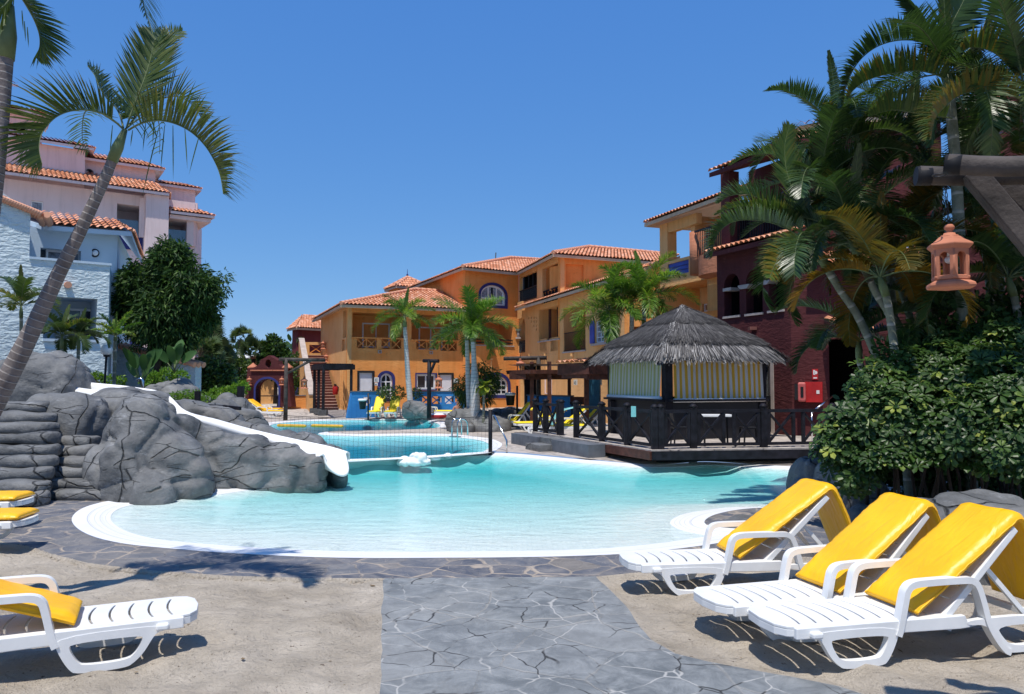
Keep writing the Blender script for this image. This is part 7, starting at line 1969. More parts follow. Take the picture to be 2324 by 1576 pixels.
def palm(name, lab, trunk_pts, radii, nf, L, Lf, mats, cat='palm tree', el=(.2, 1.35), drop=(1.2, 1.9), nl=42, w_=.04, rows=1, vang=.3, fdroop=.25, shaft=None, grp=None, tm='ringed_palm_trunk', extra=None, az0=None, base=None, fwd=.55, n_spear=1, rs=.014):
    t = thing(name, lab, cat, base or trunk_pts[0], grp)
    tp = catmull(trunk_pts, 6, False); rr = [radii[0] + (radii[-1] - radii[0]) * 0 for _ in tp]
    m_ = len(radii) - 1
    for i in range(len(tp)):
        f = i / (len(tp) - 1) * m_; a = min(int(f), m_ - 1); rr[i] = radii[a] + (radii[a + 1] - radii[a]) * (f - a)
    mb = MB(); mb.tube(tp, rr, 16, True, True, 15.0 if tm == 'ringed_palm_trunk' else 5.0); mb.build('trunk', M[tm], t)
    top = tp[-1]; d = (tp[-1] - tp[-3]).normalized()
    if shaft:
        mb = MB(); mb.tube([top - d * .02, top + d * shaft * .4, top + d * shaft], [radii[-1] * 1.12, radii[-1] * 1.15, radii[-1] * .5], 14); mb.build('crownshaft', M['crownshaft'], t); top = top + d * shaft * .92
    ml, ms = MB(), MB(); a0 = az0 if az0 is not None else U(0, 6)
    for k in range(nf):
        a_ = a0 + k * 2.399 + U(-.2, .2); f = (k + .5) / nf; e = el[1] + (el[0] - el[1]) * f + U(-.1, .1); dr = drop[0] + (drop[1] - drop[0]) * f + U(-.15, .15)
        LL = L * U(.88, 1.08)
        frond(ml, ms, arch(top.copy(), a_, e, LL, dr), Lf, nl, lambda p, T: V(0, 0, 1), vang, fdroop, fwd, w_, rows=rows, rs=rs)
    for k in range(n_spear): frond(ml, ms, arch(top, U(0, 6), 1.45, L * .8, .2), Lf * .5, nl, V(0, -1, 0), .2, .02, 1.6, w_, rs=rs)
    if extra: extra(ml, ms, top)
    cr = ml.build('crown', M[mats], t); ms.build('frond_stems', M['crownshaft'], cr)
    return t

# ---- leaning foreground palm at left, fronds traced
c1 = lambda x, y, Y: ad(x * .26882, y * .26882, Y)
def left_fronds(ml, ms, top):
    A_ = 7.0
    def tr(pts, d0, d1, Lf, n, up, **k):
        N = len(pts); frond(ml, ms, [c1(x, y, A_ + d0 + (d1 - d0) * i / (N - 1)) for i, (x, y) in enumerate(pts)], Lf, n, up, t0=.10, rs=.010, jit=.2, **k)
    Yh = V(0, 1, 0)
    def cvx(sgn): return lambda p, T: V(-T.z * sgn, 0, T.x * sgn)
    tr([(1040, 1090), (960, 1020), (860, 960), (720, 930), (590, 940), (480, 985), (400, 1060), (345, 1150), (330, 1260), (355, 1385)], 0, -.5, .43, 96, cvx(-1), vang=1.0, droop=.10, fwd=.55, w_=.018, colbase=.45)
    tr([(1040, 1080), (1015, 980), (970, 900), (900, 830), (840, 740), (800, 640), (740, 560)], .1, .5, .22, 42, cvx(-1), vang=.9, droop=.08, fwd=.8, w_=.016, colbase=.4)
    tr([(1070, 1080), (1110, 950), (1160, 820), (1215, 680), (1260, 540), (1290, 400), (1300, 280)], 0, .25, .42, 60, V(.2, -1, .1), vang=.15, droop=.03, fwd=1.15, w_=.020, colbase=.4)
    tr([(1085, 1070), (1160, 970), (1260, 890), (1370, 835), (1480, 815), (1580, 850), (1660, 930), (1710, 1020)], .1, .6, .32, 58, cvx(1), vang=.95, droop=.10, fwd=.5, w_=.018, colbase=.5)
    tr([(1085, 1100), (1190, 1045), (1330, 1018), (1480, 1045), (1620, 1120), (1730, 1230), (1810, 1360), (1860, 1490), (1885, 1640)], 0, -.6, .47, 108, cvx(1), vang=.85, droop=.10, fwd=.6, w_=.018, colbase=.55)
    tr([(1000, 1050), (860, 960), (760, 930), (712, 960), (695, 1080), (700, 1190), (745, 1290)], .2, 1.0, .25, 36, cvx(-1), vang=.3, droop=.25, fwd=.5, w_=.017, colbase=.3)
    tr([(1265, 640), (1320, 520), (1370, 410), (1440, 320), (1540, 265)], .4, .6, .22, 32, V(0, -1, 0), vang=.3, droop=.08, fwd=.7, w_=.016, colbase=.4)
    tr([(1060, 1090), (1150, 1020), (1240, 980), (1330, 1010), (1350, 1150), (1345, 1300)], .3, 1.2, .26, 14, cvx(1), vang=-.5, droop=.4, fwd=.3, w_=.017, colbase=.4)
    # ragged hanging shreds
    for x, y, l in ((1340, 1080, .75), (1390, 1060, .5), (1460, 1060, .65), (1560, 1080, .55), (1690, 1120, .5), (950, 1060, .35), (1230, 1040, .35), (1120, 1100, .2)):
        p = c1(x, y, 7.1 + U(0, .3)); blade(ml, p, V(U(-.3, .2), 0, -1), l * U(.7, 1), .012, U(.2, .6), .1, V(0, -1, 0))
tp_ = [ad(x, y, 7.0) for x, y in ((-190, 1290), (-60, 1010), (22, 850), (75, 745), (130, 628), (178, 533), (212, 462), (238, 405), (256, 362))]
palm('leaning_palm', 'tall leaning palm with ringed grey trunk and ragged arching fronds at left', tp_, [.10, .094, .086, .075, .063, .055, .051, .047, .044], 0, 1.6, .4, 'l_palm', shaft=.30, extra=left_fronds, n_spear=0, base=V(tp_[0].x, tp_[0].y, 0))
def top_fronds(ml, ms, top):
    Y0 = 6.5
    def cvx(sgn): return lambda p, T: V(-T.z * sgn, 0, T.x * sgn)
    def tr(pts, d0, d1, Lf, n, up, **k):
        N = len(pts); frond(ml, ms, [c1(x, y, Y0 + d0 + (d1 - d0) * i / (N - 1)) for i, (x, y) in enumerate(pts)], Lf, n, up, t0=.1, **k)
    tr([(150, -60), (190, -10), (250, 90), (300, 190), (335, 300), (335, 400), (300, 475)], 0, .3, .30, 50, cvx(1), vang=.75, droop=.12, fwd=.55, w_=.018, colbase=.3)
    tr([(150, -60), (400, -330), (800, -420), (1080, -300), (1180, -120), (1215, 60), (1260, 190), (1290, 290)], 0, -.3, .36, 70, cvx(1), vang=.25, droop=.2, fwd=.8, w_=.018, colbase=.25)
    tr([(150, -60), (-50, -200), (-200, -120), (-260, 60)], 0, 0, .3, 40, cvx(-1), vang=.5, droop=.2, fwd=.6, w_=.018, colbase=.3)
    tr([(140, -60), (100, -30), (60, 20), (20, 60), (-40, 90)], 0, -.2, .3, 30, cvx(-1), vang=.3, droop=.3, fwd=.6, w_=.018, colbase=.3)
    for x, y in ((185, 90), (205, 180), (230, 230)): blade(ml, c1(x, y, 6.4), V(.1, 0, -1), .18, .012, .1, .1, V(0, -1, 0))
    tr([(150, -60), (500, -500), (900, -700), (1300, -640)], 0, .6, .36, 50, V(0, 0, 1), vang=.2, droop=.25, fwd=.6, w_=.018, colbase=.3)
t2 = [c1(x, y, 6.5) for x, y in ((-900, 5200), (-420, 3600), (-180, 2400), (-60, 1600), (0, 1000), (25, 700), (45, 480))]
palm('tall_palm', 'palm trunk cut by the top left corner with one drooping frond', t2, [.09, .085, .08, .075, .07, .067, .064], 0, 1.6, .4, 'l_palm', shaft=.45, extra=top_fronds, n_spear=0, base=V(t2[0].x, t2[0].y, 0))

# ---- pale-trunked royal style palms by the orange house
def royal(lab, base_px, top_px, Y, nf, L, r0=.15, r1=.11, zb=.0, seed=0, Lf=.46, grp='bright green palms in front of the orange house', nl=44, **k):
    random.seed(seed); a = V(gx(base_px[0], Y), Y, zb); b = ad(top_px[0], top_px[1], Y)
    m_ = a.lerp(b, .5) + V((rnd() - .5) * .1, 0, 0)
    kw = dict(el=(-.2, 1.3), drop=(1.0, 1.6), nl=nl, w_=.034, rows=2, vang=.22, fdroop=.30, shaft=.55, grp=grp, tm='pale_palm_trunk', fwd=.75, rs=.016); kw.update(k)
    return palm('royal_palm', lab, [a, a.lerp(m_, .5), m_, m_.lerp(b, .5), b], [r0 * 1.15, r0, r0 * .9, r1, r1 * .95], nf, L, Lf, 'l_royal', **kw)
royal('bright palm with single white trunk in front of the left orange wing', (935, 0), (919, 742), 40.0, 12, 1.9, seed=3)
royal('left palm of the twin pair, slimmer green upper trunk', (1069, 0), (1060, 772), 31.2, 11, 1.85, .12, .09, seed=4, Lf=.52)
royal('right palm of the twin pair with thick white swollen trunk', (1080, 0), (1074, 775), 30.4, 13, 1.95, .19, .10, .3, seed=5, Lf=.55)
royal('leftmost of the three palms behind the thatched kiosk', (1392, 0), (1382, 735), 28.5, 14, 2.1, .12, .1, seed=6, Lf=.55)
royal('middle of the three palms behind the thatched kiosk', (1436, 0), (1434, 712), 29.5, 12, 2.0, .12, .09, seed=7, Lf=.55)
royal('rightmost of the three palms behind the thatched kiosk', (1456, 0), (1462, 705), 28.8, 14, 2.2, .12, .09, seed=8, Lf=.55)
random.seed(31)
a = V(gx(1097, 29.8), 29.8, .3); b = ad(1099, 878, 29.8)
palm('small_palm', 'small yellow-green palm with hanging dry leaves below the twin palms', [a, a.lerp(b, .5), b], [.06, .05, .05], 16, .42, .16, 'l_variegated', el=(-.5, 1.2), drop=(.8, 1.5), nl=14, w_=.04, rows=1, tm='areca_trunk', n_spear=0)
a = V(gx(262, 20), 20, .8); b = ad(262, 772, 20)
palm('young_palm', 'young bright green palm with thin trunk beside the globe lamp', [a, a.lerp(b, .5) + V(-.02, 0, 0), b], [.05, .045, .045], 9, .78, .13, 'l_royal', el=(.15, 1.2), drop=(.5, 1.0), nl=34, w_=.03, rows=2, tm='areca_trunk', shaft=.12, n_spear=1, rs=.01)
# areca palms in front of the light blue wall
random.seed(41)
def areca(lab, px, py, Y, nf, L, Lf, zb=1.5, mats='l_palm', name='areca_palm', el=(.35, 1.35), drop=(1.3, 2.3), r=.04, lean=0., nl=44, grp=None, seed=1, w_=.032, col=None, fd=.22, vang=.45, base=None, **k):
    random.seed(seed); b = ad(px, py, Y); a = V(b.x - lean, Y, zb) if base is None else base
    return palm(name, lab, [a, a.lerp(b, .35) + V(-lean * .12, 0, 0), a.lerp(b, .7) + V(-lean * .1, 0, 0), b], [r * 1.25, r * 1.1, r, r * .95], nf, L, Lf, mats, el=el, drop=drop, nl=nl, w_=w_, vang=vang, fdroop=fd, shaft=.3, tm='areca_trunk', grp=grp, fwd=.6, rs=.012, **k)
areca('feathery palm at the left edge in front of the pale blue wall', 48, 720, 18.8, 9, 1.25, .30, seed=12, lean=-.05)
areca('lower feathery palm partly behind the leaning trunk', 140, 790, 18.6, 9, 1.0, .26, seed=13)
areca('small feathery palm in front of the dark wall recess', 178, 790, 18.9, 7, .9, .24, seed=14)

# ---- leaf clouds
def leafcloud(mb, c, r_, n, L, w_, shell=.35, droop=.4, col=(0, 1), outward=.6, kind='lance', gap=.0, seed=0., lo=-1.):
    c = Vector(c)
    for _ in range(n):
        d = rvec()
        if d.z < lo: d.z = -d.z
        rad = (1 - shell * rnd() ** 1.6) * (1 + .22 * noise.noise(d * 2.3 + V(seed, seed, 0)) + .10 * noise.noise(d * 6 + V(0, seed, 0)))
        if gap and noise.noise(d * 4.2 + V(seed, 0, seed)) < -gap: continue
        p = c + V(d.x * r_[0], d.y * r_[1], d.z * r_[2]) * rad
        dd = (d * outward + rvec() * .8 + V(0, 0, -droop)).normalized(); s = dd.cross(rvec()).normalized(); l = L * U(.6, 1.15); ww = w_ * U(.7, 1.2); cc = min(1, max(0, U(*col)))
        if kind == 'lance':
            mb.add([p, p + dd * l * .45 + s * ww / 2, p + dd * l + V(0, 0, -.12 * l), p + dd * l * .45 - s * ww / 2], [(0, 1, 2, 3)], [[(cc, 0), (cc, .4), (cc, .5), (cc, .4)]])
        else:
            mb.add([p, p + dd * l * .35 + s * ww * .45, p + dd * l * .75 + s * ww * .4, p + dd * l, p + dd * l * .75 - s * ww * .4, p + dd * l * .35 - s * ww * .45], [(0, 1, 2, 3, 4, 5)], [[(cc, 0)] * 6])
def lobe(px, py, rpx, Y, ry=None, k=1.0):
    c = ad(px, py, Y); r = rpx / pxm(Y); return c, (r, r * .9 if ry is None else ry, r * k)
random.seed(51)
tr_ = thing('round_tree', 'dense round-headed tree with drooping dark leaves before the pink building', 'tree', (gx(345, 26), 26, .3))
mb = MB(); core_ = MB()
for i, (x, y, r_, n_) in enumerate(((388, 592, 48, 2300), (335, 652, 66, 2900), (425, 660, 66, 2900), (288, 690, 42, 1400), (372, 718, 72, 2700), (452, 715, 44, 1300), (385, 782, 40, 1100), (365, 806, 22, 350), (300, 640, 34, 700), (470, 660, 30, 700), (322, 745, 32, 700), (420, 758, 34, 800))):
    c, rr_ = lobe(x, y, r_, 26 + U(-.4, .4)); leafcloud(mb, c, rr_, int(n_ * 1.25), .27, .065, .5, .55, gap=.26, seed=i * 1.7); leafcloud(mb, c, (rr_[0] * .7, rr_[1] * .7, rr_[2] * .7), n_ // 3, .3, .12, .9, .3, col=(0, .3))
    core_.ico(c, (rr_[0] * .55, rr_[1] * .55, rr_[2] * .55), 2)
for x, y, r_, n_ in ((508, 632, 22, 300), (512, 662, 14, 110), (488, 688, 15, 120), (275, 765, 16, 120), (310, 790, 16, 120), (508, 690, 8, 40)):
    c, rr_ = lobe(x, y, r_, 26); leafcloud(mb, c, rr_, n_, .18, .045, .9, .5, gap=.05)
cr = mb.build('crown', M['l_tree'], tr_)
mb = MB(); b0 = V(gx(345, 26), 26, .3)
mb.tube([b0, ad(350, 850, 26), ad(362, 800, 26), ad(372, 730, 26)], [.2, .17, .14, .1], 10); 
for e in ((330, 655), (425, 665), (388, 600), (300, 700), (452, 715), (500, 640)): mb.tube([ad(364, 790, 26), ad((364 + e[0]) / 2, (760 + e[1]) / 2, 26.1), ad(*e, 26)], [.08, .05, .02], 6)
mb.build('trunk', M['bark'], tr_)
# planting left of the slide: strelitzia, lime hedge, dark shrub
def broadleaf(lab, px, py, Y, n, L, w_, seed, name='banana_plant', zb=None, cat='plant'):
    random.seed(seed); t = thing(name, lab, cat, ad(px, py, Y)); b = ad(px, py, Y); mb = MB(); ms = MB()
    for k in range(n):
        a_ = U(0, 6.28); e = U(.9, 1.45); d = V(math.cos(a_) * math.cos(e), math.sin(a_) * math.cos(e), math.sin(e)); p = b + d * L * U(.25, .6); l = L * U(.55, .8); s = d.cross(V(0, -1, .2)).normalized(); ms.tube([b, p], .015, 5)
        vs = []; N = 7
        for j in range(N):
            t_ = j / (N - 1); q = p + d * l * t_ + V(math.cos(a_), math.sin(a_), 0) * .12 * l * t_ * t_ - V(0, 0, .15 * l * t_ ** 3); ww = w_ * math.sin(math.pi * min(.98, t_ * .9 + .08)) ** .7 / 2
            vs += [q - s * ww + V(0, -.02, .02), q, q + s * ww + V(0, -.02, .02)]
        fs = []; c_ = rnd()
        for j in range(N - 1): fs += [(3 * j, 3 * j + 1, 3 * j + 4, 3 * j + 3), (3 * j + 1, 3 * j + 2, 3 * j + 5, 3 * j + 4)]
        mb.add(vs, fs, [[(c_, 0)] * 4] * len(fs), True)
    o = mb.build('leaves', M['l_banana'], t); ms.build('stems', M['crownshaft'], o)
broadleaf('tall broad-leaved plant between the young palm and the lime hedge', 322, 878, 20.5, 9, .95, .24, 1)
broadleaf('broad-leaved plant behind the lime hedge under the round tree', 396, 846, 22.5, 8, .85, .26, 2)
def shrub(lab, lobes, Y, L, w_, mat, kind='oval', name='shrub', seed=1, cat='shrub', shell=.4, core_mat=None, droop=.1, dens=1.0, gap=.1, grp=None, stem=True):
    random.seed(seed); x, y, r_, n_ = lobes[0]; t = thing(name, lab, cat, ad(x, y + r_, Y), grp); mb = MB()
    for i, (x, y, r_, n_) in enumerate(lobes):
        c, rr_ = lobe(x, y, r_, Y + U(-.2, .2)); leafcloud(mb, c, rr_, int(n_ * dens), L, w_, shell, droop, gap=gap, seed=seed + i * 1.3, kind=kind)
    o = mb.build('foliage', M[mat], t)
    if stem:
        ms = MB(); c = ad(lobes[0][0], lobes[0][1], Y)
        for i in range(5): ms.tube([c + V(U(-.1, .1), 0, -lobes[0][2] / pxm(Y)), c + rvec() * lobes[0][2] / pxm(Y) * .5], .02, 5)
        ms.build('stems', M['bark'], t)
    return t
shrub('bright lime hedge at the foot of the pale blue house', [(222, 862, 16, 700), (250, 868, 14, 500), (205, 858, 12, 300), (272, 866, 12, 350)], 20.8, .10, .045, 'l_lime', 'lance', seed=2)
shrub('bright lime hedge behind the back rocks', [(350, 862, 18, 700), (378, 856, 20, 800), (408, 858, 18, 700), (335, 866, 14, 400)], 24, .12, .05, 'l_lime', 'lance', seed=3)
shrub('spiky lime plants in front of the dark low rail', [(420, 905, 16, 500), (445, 904, 16, 500), (400, 902, 12, 300), (470, 908, 13, 300)], 21, .14, .03, 'l_lime', 'lance', seed=4, name='ground_shrub')
shrub('large dark glossy shrub left of the maroon gateway', [(480, 850, 40, 2600), (455, 868, 32, 1500), (505, 868, 32, 1500), (445, 845, 24, 800), (515, 850, 20, 700)], 27, .15, .07, 'l_bush', 'oval', seed=5, shell=.6)
shrub('lower yellow-green bush between dark shrub and gateway', [(535, 890, 18, 600), (510, 895, 16, 500), (552, 880, 12, 300), (490, 893, 12, 300)], 25, .12, .05, 'l_lime', 'oval', seed=6)
shrub('dark bamboo-like bush behind the twin palms', [(1088, 850, 30, 1500), (1055, 878, 26, 1200), (1110, 872, 24, 900), (1062, 905, 22, 700), (1098, 900, 20, 500), (1122, 850, 12, 300)], 31.8, .30, .035, 'l_bush', 'lance', seed=7, shell=.6, droop=.8)
shrub('small dark shrub under the white trunked palm', [(880, 892, 18, 500), (905, 893, 14, 350), (945, 893, 12, 260), (866, 890, 10, 150)], 40.3, .16, .06, 'l_bush', 'oval', seed=8)
shrub('green climber behind the stair parapet', [(684, 850, 28, 1300), (690, 880, 24, 900), (676, 820, 18, 500), (700, 862, 14, 400)], 52, .22, .10, 'l_bush', 'oval', seed=9)
shrub('tiny potted plant on the stair landing', [(681, 773, 7, 120)], 53, .16, .05, 'l_bush', 'lance', seed=10, name='potted_plant', stem=False)

# ---- far palms and trees on the left horizon
def fanpalm(lab, px, py, Y, r, n, zb=.3, seed=1, skirt=0, grp='fan palms beyond the gateway', trunk_r=.22):
    random.seed(seed); c = ad(px, py, Y); t = thing('fan_palm', lab, 'palm tree', (c.x, Y, zb), grp)
    ml = MB(); 
    for _ in range(n):
        d = rvec(); 
        if d.z < -.55: d.z *= -.6
        p = c + d * r * U(.35, .75); a1_ = d.cross(rvec()).normalized(); a2_ = d.cross(a1_); c_ = rnd() * .8 + (.2 if d.z > .3 else 0); nb = 11; l = r * U(.35, .55)
        for k in range(nb):
            th_ = -1.25 + 2.5 * k / (nb - 1); dd = (d * math.cos(th_) + a1_ * math.sin(th_)); blade(ml, p, dd, l * U(.8, 1.1), l * .14, c_, .22, a2_, segs=2)
    cr = ml.build('crown', M['l_fan'], t)
    mb = MB(); mb.tube([V(c.x, Y, zb), V(c.x, Y, (c.z + zb) / 2), c - V(0, 0, r * .2)], [trunk_r * 1.2, trunk_r, trunk_r], 10); mb.build('trunk', M['boots'], t)
    if skirt:
        md = MB()
        for _ in range(skirt):
            a_ = U(0, 6.28); h = U(0, 1); rr_ = r * (.75 - .35 * h); p = c + V(math.cos(a_) * rr_ * U(.3, 1), math.sin(a_) * rr_ * U(.3, 1), -r * .1 - h * r * .9); blade(md, p, V(math.cos(a_) * .5, math.sin(a_) * .5, -1), r * U(.25, .45), r * .08, rnd(), .1, segs=2)
        md.build('dry_skirt', M['l_dry'], t)
    return t
fanpalm('big fan palm with wide dry brown skirt right of the round tree', 460, 742, 44, 1.15, 85, seed=1, skirt=900)
fanpalm('bushy fan palm filling the gap below the skirted palm', 452, 800, 40, 1.35, 95, seed=2)
fanpalm('small leaning fan palm standing against the sky', 547, 765, 62, 1.05, 55, seed=3)
fanpalm('fan palm low beside it, left of the round green tree', 577, 800, 56, 1.25, 75, seed=4)
fanpalm('spiky fan palm behind the dark glossy shrub', 492, 800, 50, 1.3, 70, seed=5)
fanpalm('fan palm far behind the gateway gable', 520, 835, 58, 1.2, 60, seed=6)
random.seed(61)
def fartree(lab, lobes, Y, L, w_, mat, seed, trunk=True):
    t = shrub(lab, lobes, Y, L, w_, mat, 'oval', 'far_tree', seed, 'tree', .6, gap=.12, stem=False)
    x, y = lobes[0][:2]; mb = MB(); mb.tube([V(gx(x, Y), Y, .3), ad(x, y, Y)], [.2, .1], 8); mb.build('trunk', M['bark'], t)
fartree('rounded green tree behind the maroon gateway', [(625, 790, 24, 1100), (610, 815, 24, 1100), (642, 815, 24, 1100), (630, 840, 26, 900), (600, 838, 16, 500), (618, 770, 11, 250), (650, 850, 20, 600)], 56, .28, .14, 'l_tree', 1)
fartree('dark green tree mass left of the gateway', [(545, 835, 22, 800), (560, 855, 20, 700), (520, 862, 18, 600), (575, 850, 16, 400)], 54, .26, .12, 'l_bush', 2)
fartree('low green trees on the horizon behind the dark shrub', [(430, 850, 26, 900), (490, 850, 26, 900), (400, 855, 20, 500)], 60, .35, .16, 'l_bush', 3)
fartree('shrubs in front of the far white wall', [(535, 872, 12, 350), (556, 876, 12, 350), (518, 880, 10, 250)], 48, .2, .09, 'l_lime', 4)
# far hazy tree belt closing the horizon
random.seed(71); mb = MB()
for i in range(150):
    Y = U(75, 150); x = U(-75, 40); h = U(3.0, 6.5) * (1 if x < 10 else .8); leafcloud(mb, (x, Y, h * .45), (U(3, 6), 3, h * .62), 160, 1.0, .6, .6, .1, seed=i, kind='oval', lo=-.1)
o = mb.build('distant_trees', M['l_bush']); struct(o, 'far belt of trees closing the horizon', 'stuff')
for i, (x, y, lab) in enumerate(((548, 805, 'left small white parasol far beyond the shrubs'), (562, 806, 'right small white parasol far beyond the shrubs'))):
    p = ad(x, y, 62); t = thing('parasol', lab, 'parasol', (p.x, p.y, .3)); mb = MB(); mb.lathe([(.85, -.25), (.82, -.18), (.05, .12), (.01, .14)], p, 10, False); mb.build('canopy', M['white'], t); mb = MB(); mb.tube([p, V(p.x, p.y, .3)], .03, 6); mb.build('pole', M['iron'], t)

# ---- right side: tall areca / alexander palms in shade
c5 = lambda x, y, Y: ad(1779.3 + x * .26882, y * .26882, Y)
c4 = lambda x, y, Y: ad(1361.7 + x * .26882, 363.1 + y * .26882, Y)
c6 = lambda x, y, Y: ad(1779.3 + x * .26882, 363.1 + y * .26882, Y)
def cvx(sgn): return lambda p, T: V(-T.z * sgn, -.15, T.x * sgn)
def traced(ml, ms, f, pts, Y0, Y1, Lf, n, up, **k):
    N = len(pts); frond(ml, ms, [f(x, y, Y0 + (Y1 - Y0) * i / (N - 1)) for i, (x, y) in enumerate(pts)], Lf, n, up, t0=.08, **k)
GR = 'tall shaded palms on the right'
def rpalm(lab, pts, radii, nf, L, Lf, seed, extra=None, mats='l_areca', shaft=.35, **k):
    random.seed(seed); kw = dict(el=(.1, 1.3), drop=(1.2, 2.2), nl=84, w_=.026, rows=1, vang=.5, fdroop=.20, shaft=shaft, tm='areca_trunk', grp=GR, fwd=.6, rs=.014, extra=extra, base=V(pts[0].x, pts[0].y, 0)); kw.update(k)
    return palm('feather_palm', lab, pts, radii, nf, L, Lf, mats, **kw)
def exA(ml, ms, top):
    traced(ml, ms, c4, [(1680, 640), (1560, 575), (1440, 530), (1300, 508), (1170, 512), (1070, 550), (1000, 620), (960, 720), (945, 830)], 12.4, 11.9, .40, 84, cvx(-1), vang=.95, droop=.12, fwd=.55, w_=.030, colbase=.45)
    traced(ml, ms, c4, [(1690, 620), (1590, 500), (1470, 400), (1340, 320), (1200, 290), (1080, 310), (1000, 370)], 12.4, 12.9, .42, 74, cvx(-1), vang=.9, droop=.12, fwd=.55, w_=.030, colbase=.35)
    traced(ml, ms, c4, [(1700, 620), (1660, 480), (1640, 330), (1600, 180), (1570, 60), (1560, -120), (1600, -290)], 12.4, 12.6, .45, 60, V(.2, -1, 0), vang=.2, droop=.04, fwd=1.2, w_=.032, colbase=.6)
    traced(ml, ms, c4, [(1700, 640), (1620, 700), (1540, 780), (1480, 880), (1430, 1000)], 12.3, 11.7, .38, 50, V(.2, -1, .2), vang=.1, droop=.35, fwd=.4, w_=.026, colbase=.95)
def mats_pts(l, f, Y0): return [f(x, y, Y) for x, y, Y in l]
rpalm('shaded palm with pale curved trunk leaning left over the maroon arches', [V(gx(2060, 12.6), 12.6, 0), ad(2020, 900, 12.6), ad(1985, 800, 12.5), ad(1945, 715, 12.5), ad(1905, 655, 12.4), ad(1875, 605, 12.4)], [.075, .07, .065, .062, .062, .066], 7, 1.8, .40, 1, exA, shaft=.55, el=(-.3, 1.2))
rpalm('second shaded palm with short pale leaning trunk beside the arches', [V(gx(2090, 12.2), 12.2, 0), ad(2040, 780, 12.2), ad(1985, 660, 12.2), ad(1952, 592, 12.2)], [.07, .06, .055, .055], 10, 1.9, .42, 2, shaft=.35)
def exB(ml, ms, top):
    traced(ml, ms, c5, [(1500, 560), (1380, 440), (1200, 360), (1000, 340), (820, 380), (680, 470), (580, 600), (520, 760), (500, 900)], 11.6, 11.2, .46, 92, cvx(-1), vang=.95, droop=.10, fwd=.5, w_=.034, colbase=.15)
    traced(ml, ms, c5, [(1420, 720), (1300, 640), (1140, 600), (980, 610), (820, 640), (680, 690), (580, 770), (540, 840)], 11.4, 10.9, .46, 84, cvx(-1), vang=1.0, droop=.12, fwd=.45, w_=.034, colbase=.7)
    traced(ml, ms, c5, [(1420, 1000), (1280, 980), (1120, 960), (950, 930), (820, 950), (720, 990)], 11.2, 10.9, .46, 66, cvx(-1), vang=1.0, droop=.12, fwd=.4, w_=.034, colbase=.6)
    traced(ml, ms, c5, [(1400, 620), (1330, 450), (1250, 300), (1180, 150), (1080, 20), (960, -130)], 11.6, 11.9, .34, 60, cvx(1), vang=.95, droop=.04, fwd=1.0, w_=.045, colbase=.1)
    traced(ml, ms, c5, [(1400, 620), (1380, 450), (1400, 250), (1480, 80), (1560, -80)], 11.6, 12.2, .62, 60, V(.1, -1, 0), vang=.15, droop=.03, fwd=.8, w_=.05, colbase=.1)
    traced(ml, ms, c5, [(1400, 620), (1500, 480), (1640, 330), (1720, 120), (1780, -60)], 11.6, 11.9, .42, 60, cvx(-1), vang=.8, droop=.04, fwd=.8, w_=.045, colbase=.1)
rpalm('tallest shaded palm rising out of the frame at upper right', [V(gx(2200, 11.6), 11.6, 0), ad(2185, 700, 11.6), ad(2170, 400, 11.6), ad(2155, 220, 11.6)], [.09, .085, .08, .075], 6, 2.3, .46, 3, exB, el=(-.4, .9), shaft=.4)
def exC(ml, ms, top):
    traced(ml, ms, c5, [(2050, 860), (1900, 800), (1740, 770), (1580, 775), (1440, 830), (1340, 920), (1270, 1020), (1240, 1180)], 10.6, 10.2, .42, 90, cvx(-1), vang=.95, droop=.12, fwd=.4, w_=.034, colbase=.95)
    traced(ml, ms, c5, [(2000, 700), (1880, 540), (1760, 440), (1600, 400), (1500, 430)], 11, 10.8, .48, 60, cvx(-1), vang=.95, droop=.12, fwd=.4, w_=.036, colbase=.8)
rpalm('shaded palm at the right edge with yellow-brown arching frond', [V(gx(2400, 10.8), 10.8, 0), ad(2380, 700, 10.8), ad(2350, 400, 10.8), ad(2330, 240, 10.8)], [.08, .075, .07, .065], 10, 2.1, .44, 4, exC, el=(-.2, 1.25), shaft=.3)
random.seed(5)
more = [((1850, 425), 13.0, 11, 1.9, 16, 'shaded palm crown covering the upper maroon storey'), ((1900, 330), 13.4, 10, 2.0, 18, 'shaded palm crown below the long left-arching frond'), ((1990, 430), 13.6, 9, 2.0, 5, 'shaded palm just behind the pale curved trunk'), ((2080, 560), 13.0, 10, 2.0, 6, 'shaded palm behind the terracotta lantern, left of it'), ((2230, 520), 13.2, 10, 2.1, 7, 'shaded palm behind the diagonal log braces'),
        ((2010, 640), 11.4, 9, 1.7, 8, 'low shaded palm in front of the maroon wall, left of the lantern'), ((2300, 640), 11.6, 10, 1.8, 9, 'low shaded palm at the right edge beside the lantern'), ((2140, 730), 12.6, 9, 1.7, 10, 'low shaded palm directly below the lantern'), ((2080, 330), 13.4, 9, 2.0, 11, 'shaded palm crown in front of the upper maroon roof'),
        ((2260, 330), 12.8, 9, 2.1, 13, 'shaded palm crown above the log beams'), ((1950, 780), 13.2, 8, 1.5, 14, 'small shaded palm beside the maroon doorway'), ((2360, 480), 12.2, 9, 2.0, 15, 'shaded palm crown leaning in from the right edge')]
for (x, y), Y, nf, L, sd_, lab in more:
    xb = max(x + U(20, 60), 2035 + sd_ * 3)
    rpalm(lab, [V(gx(xb, Y), Y, 0), ad(xb - 10, (y + 1150) / 2 + 40, Y), ad(x * .6 + xb * .4, y + 150, Y), ad(x + 6, y + 55, Y), ad(x, y + 30, Y)], [.065, .06, .055, .052], nf, L, .42, sd_, mats='l_areca2' if sd_ in (6, 8, 15) else 'l_areca', shaft=.3)
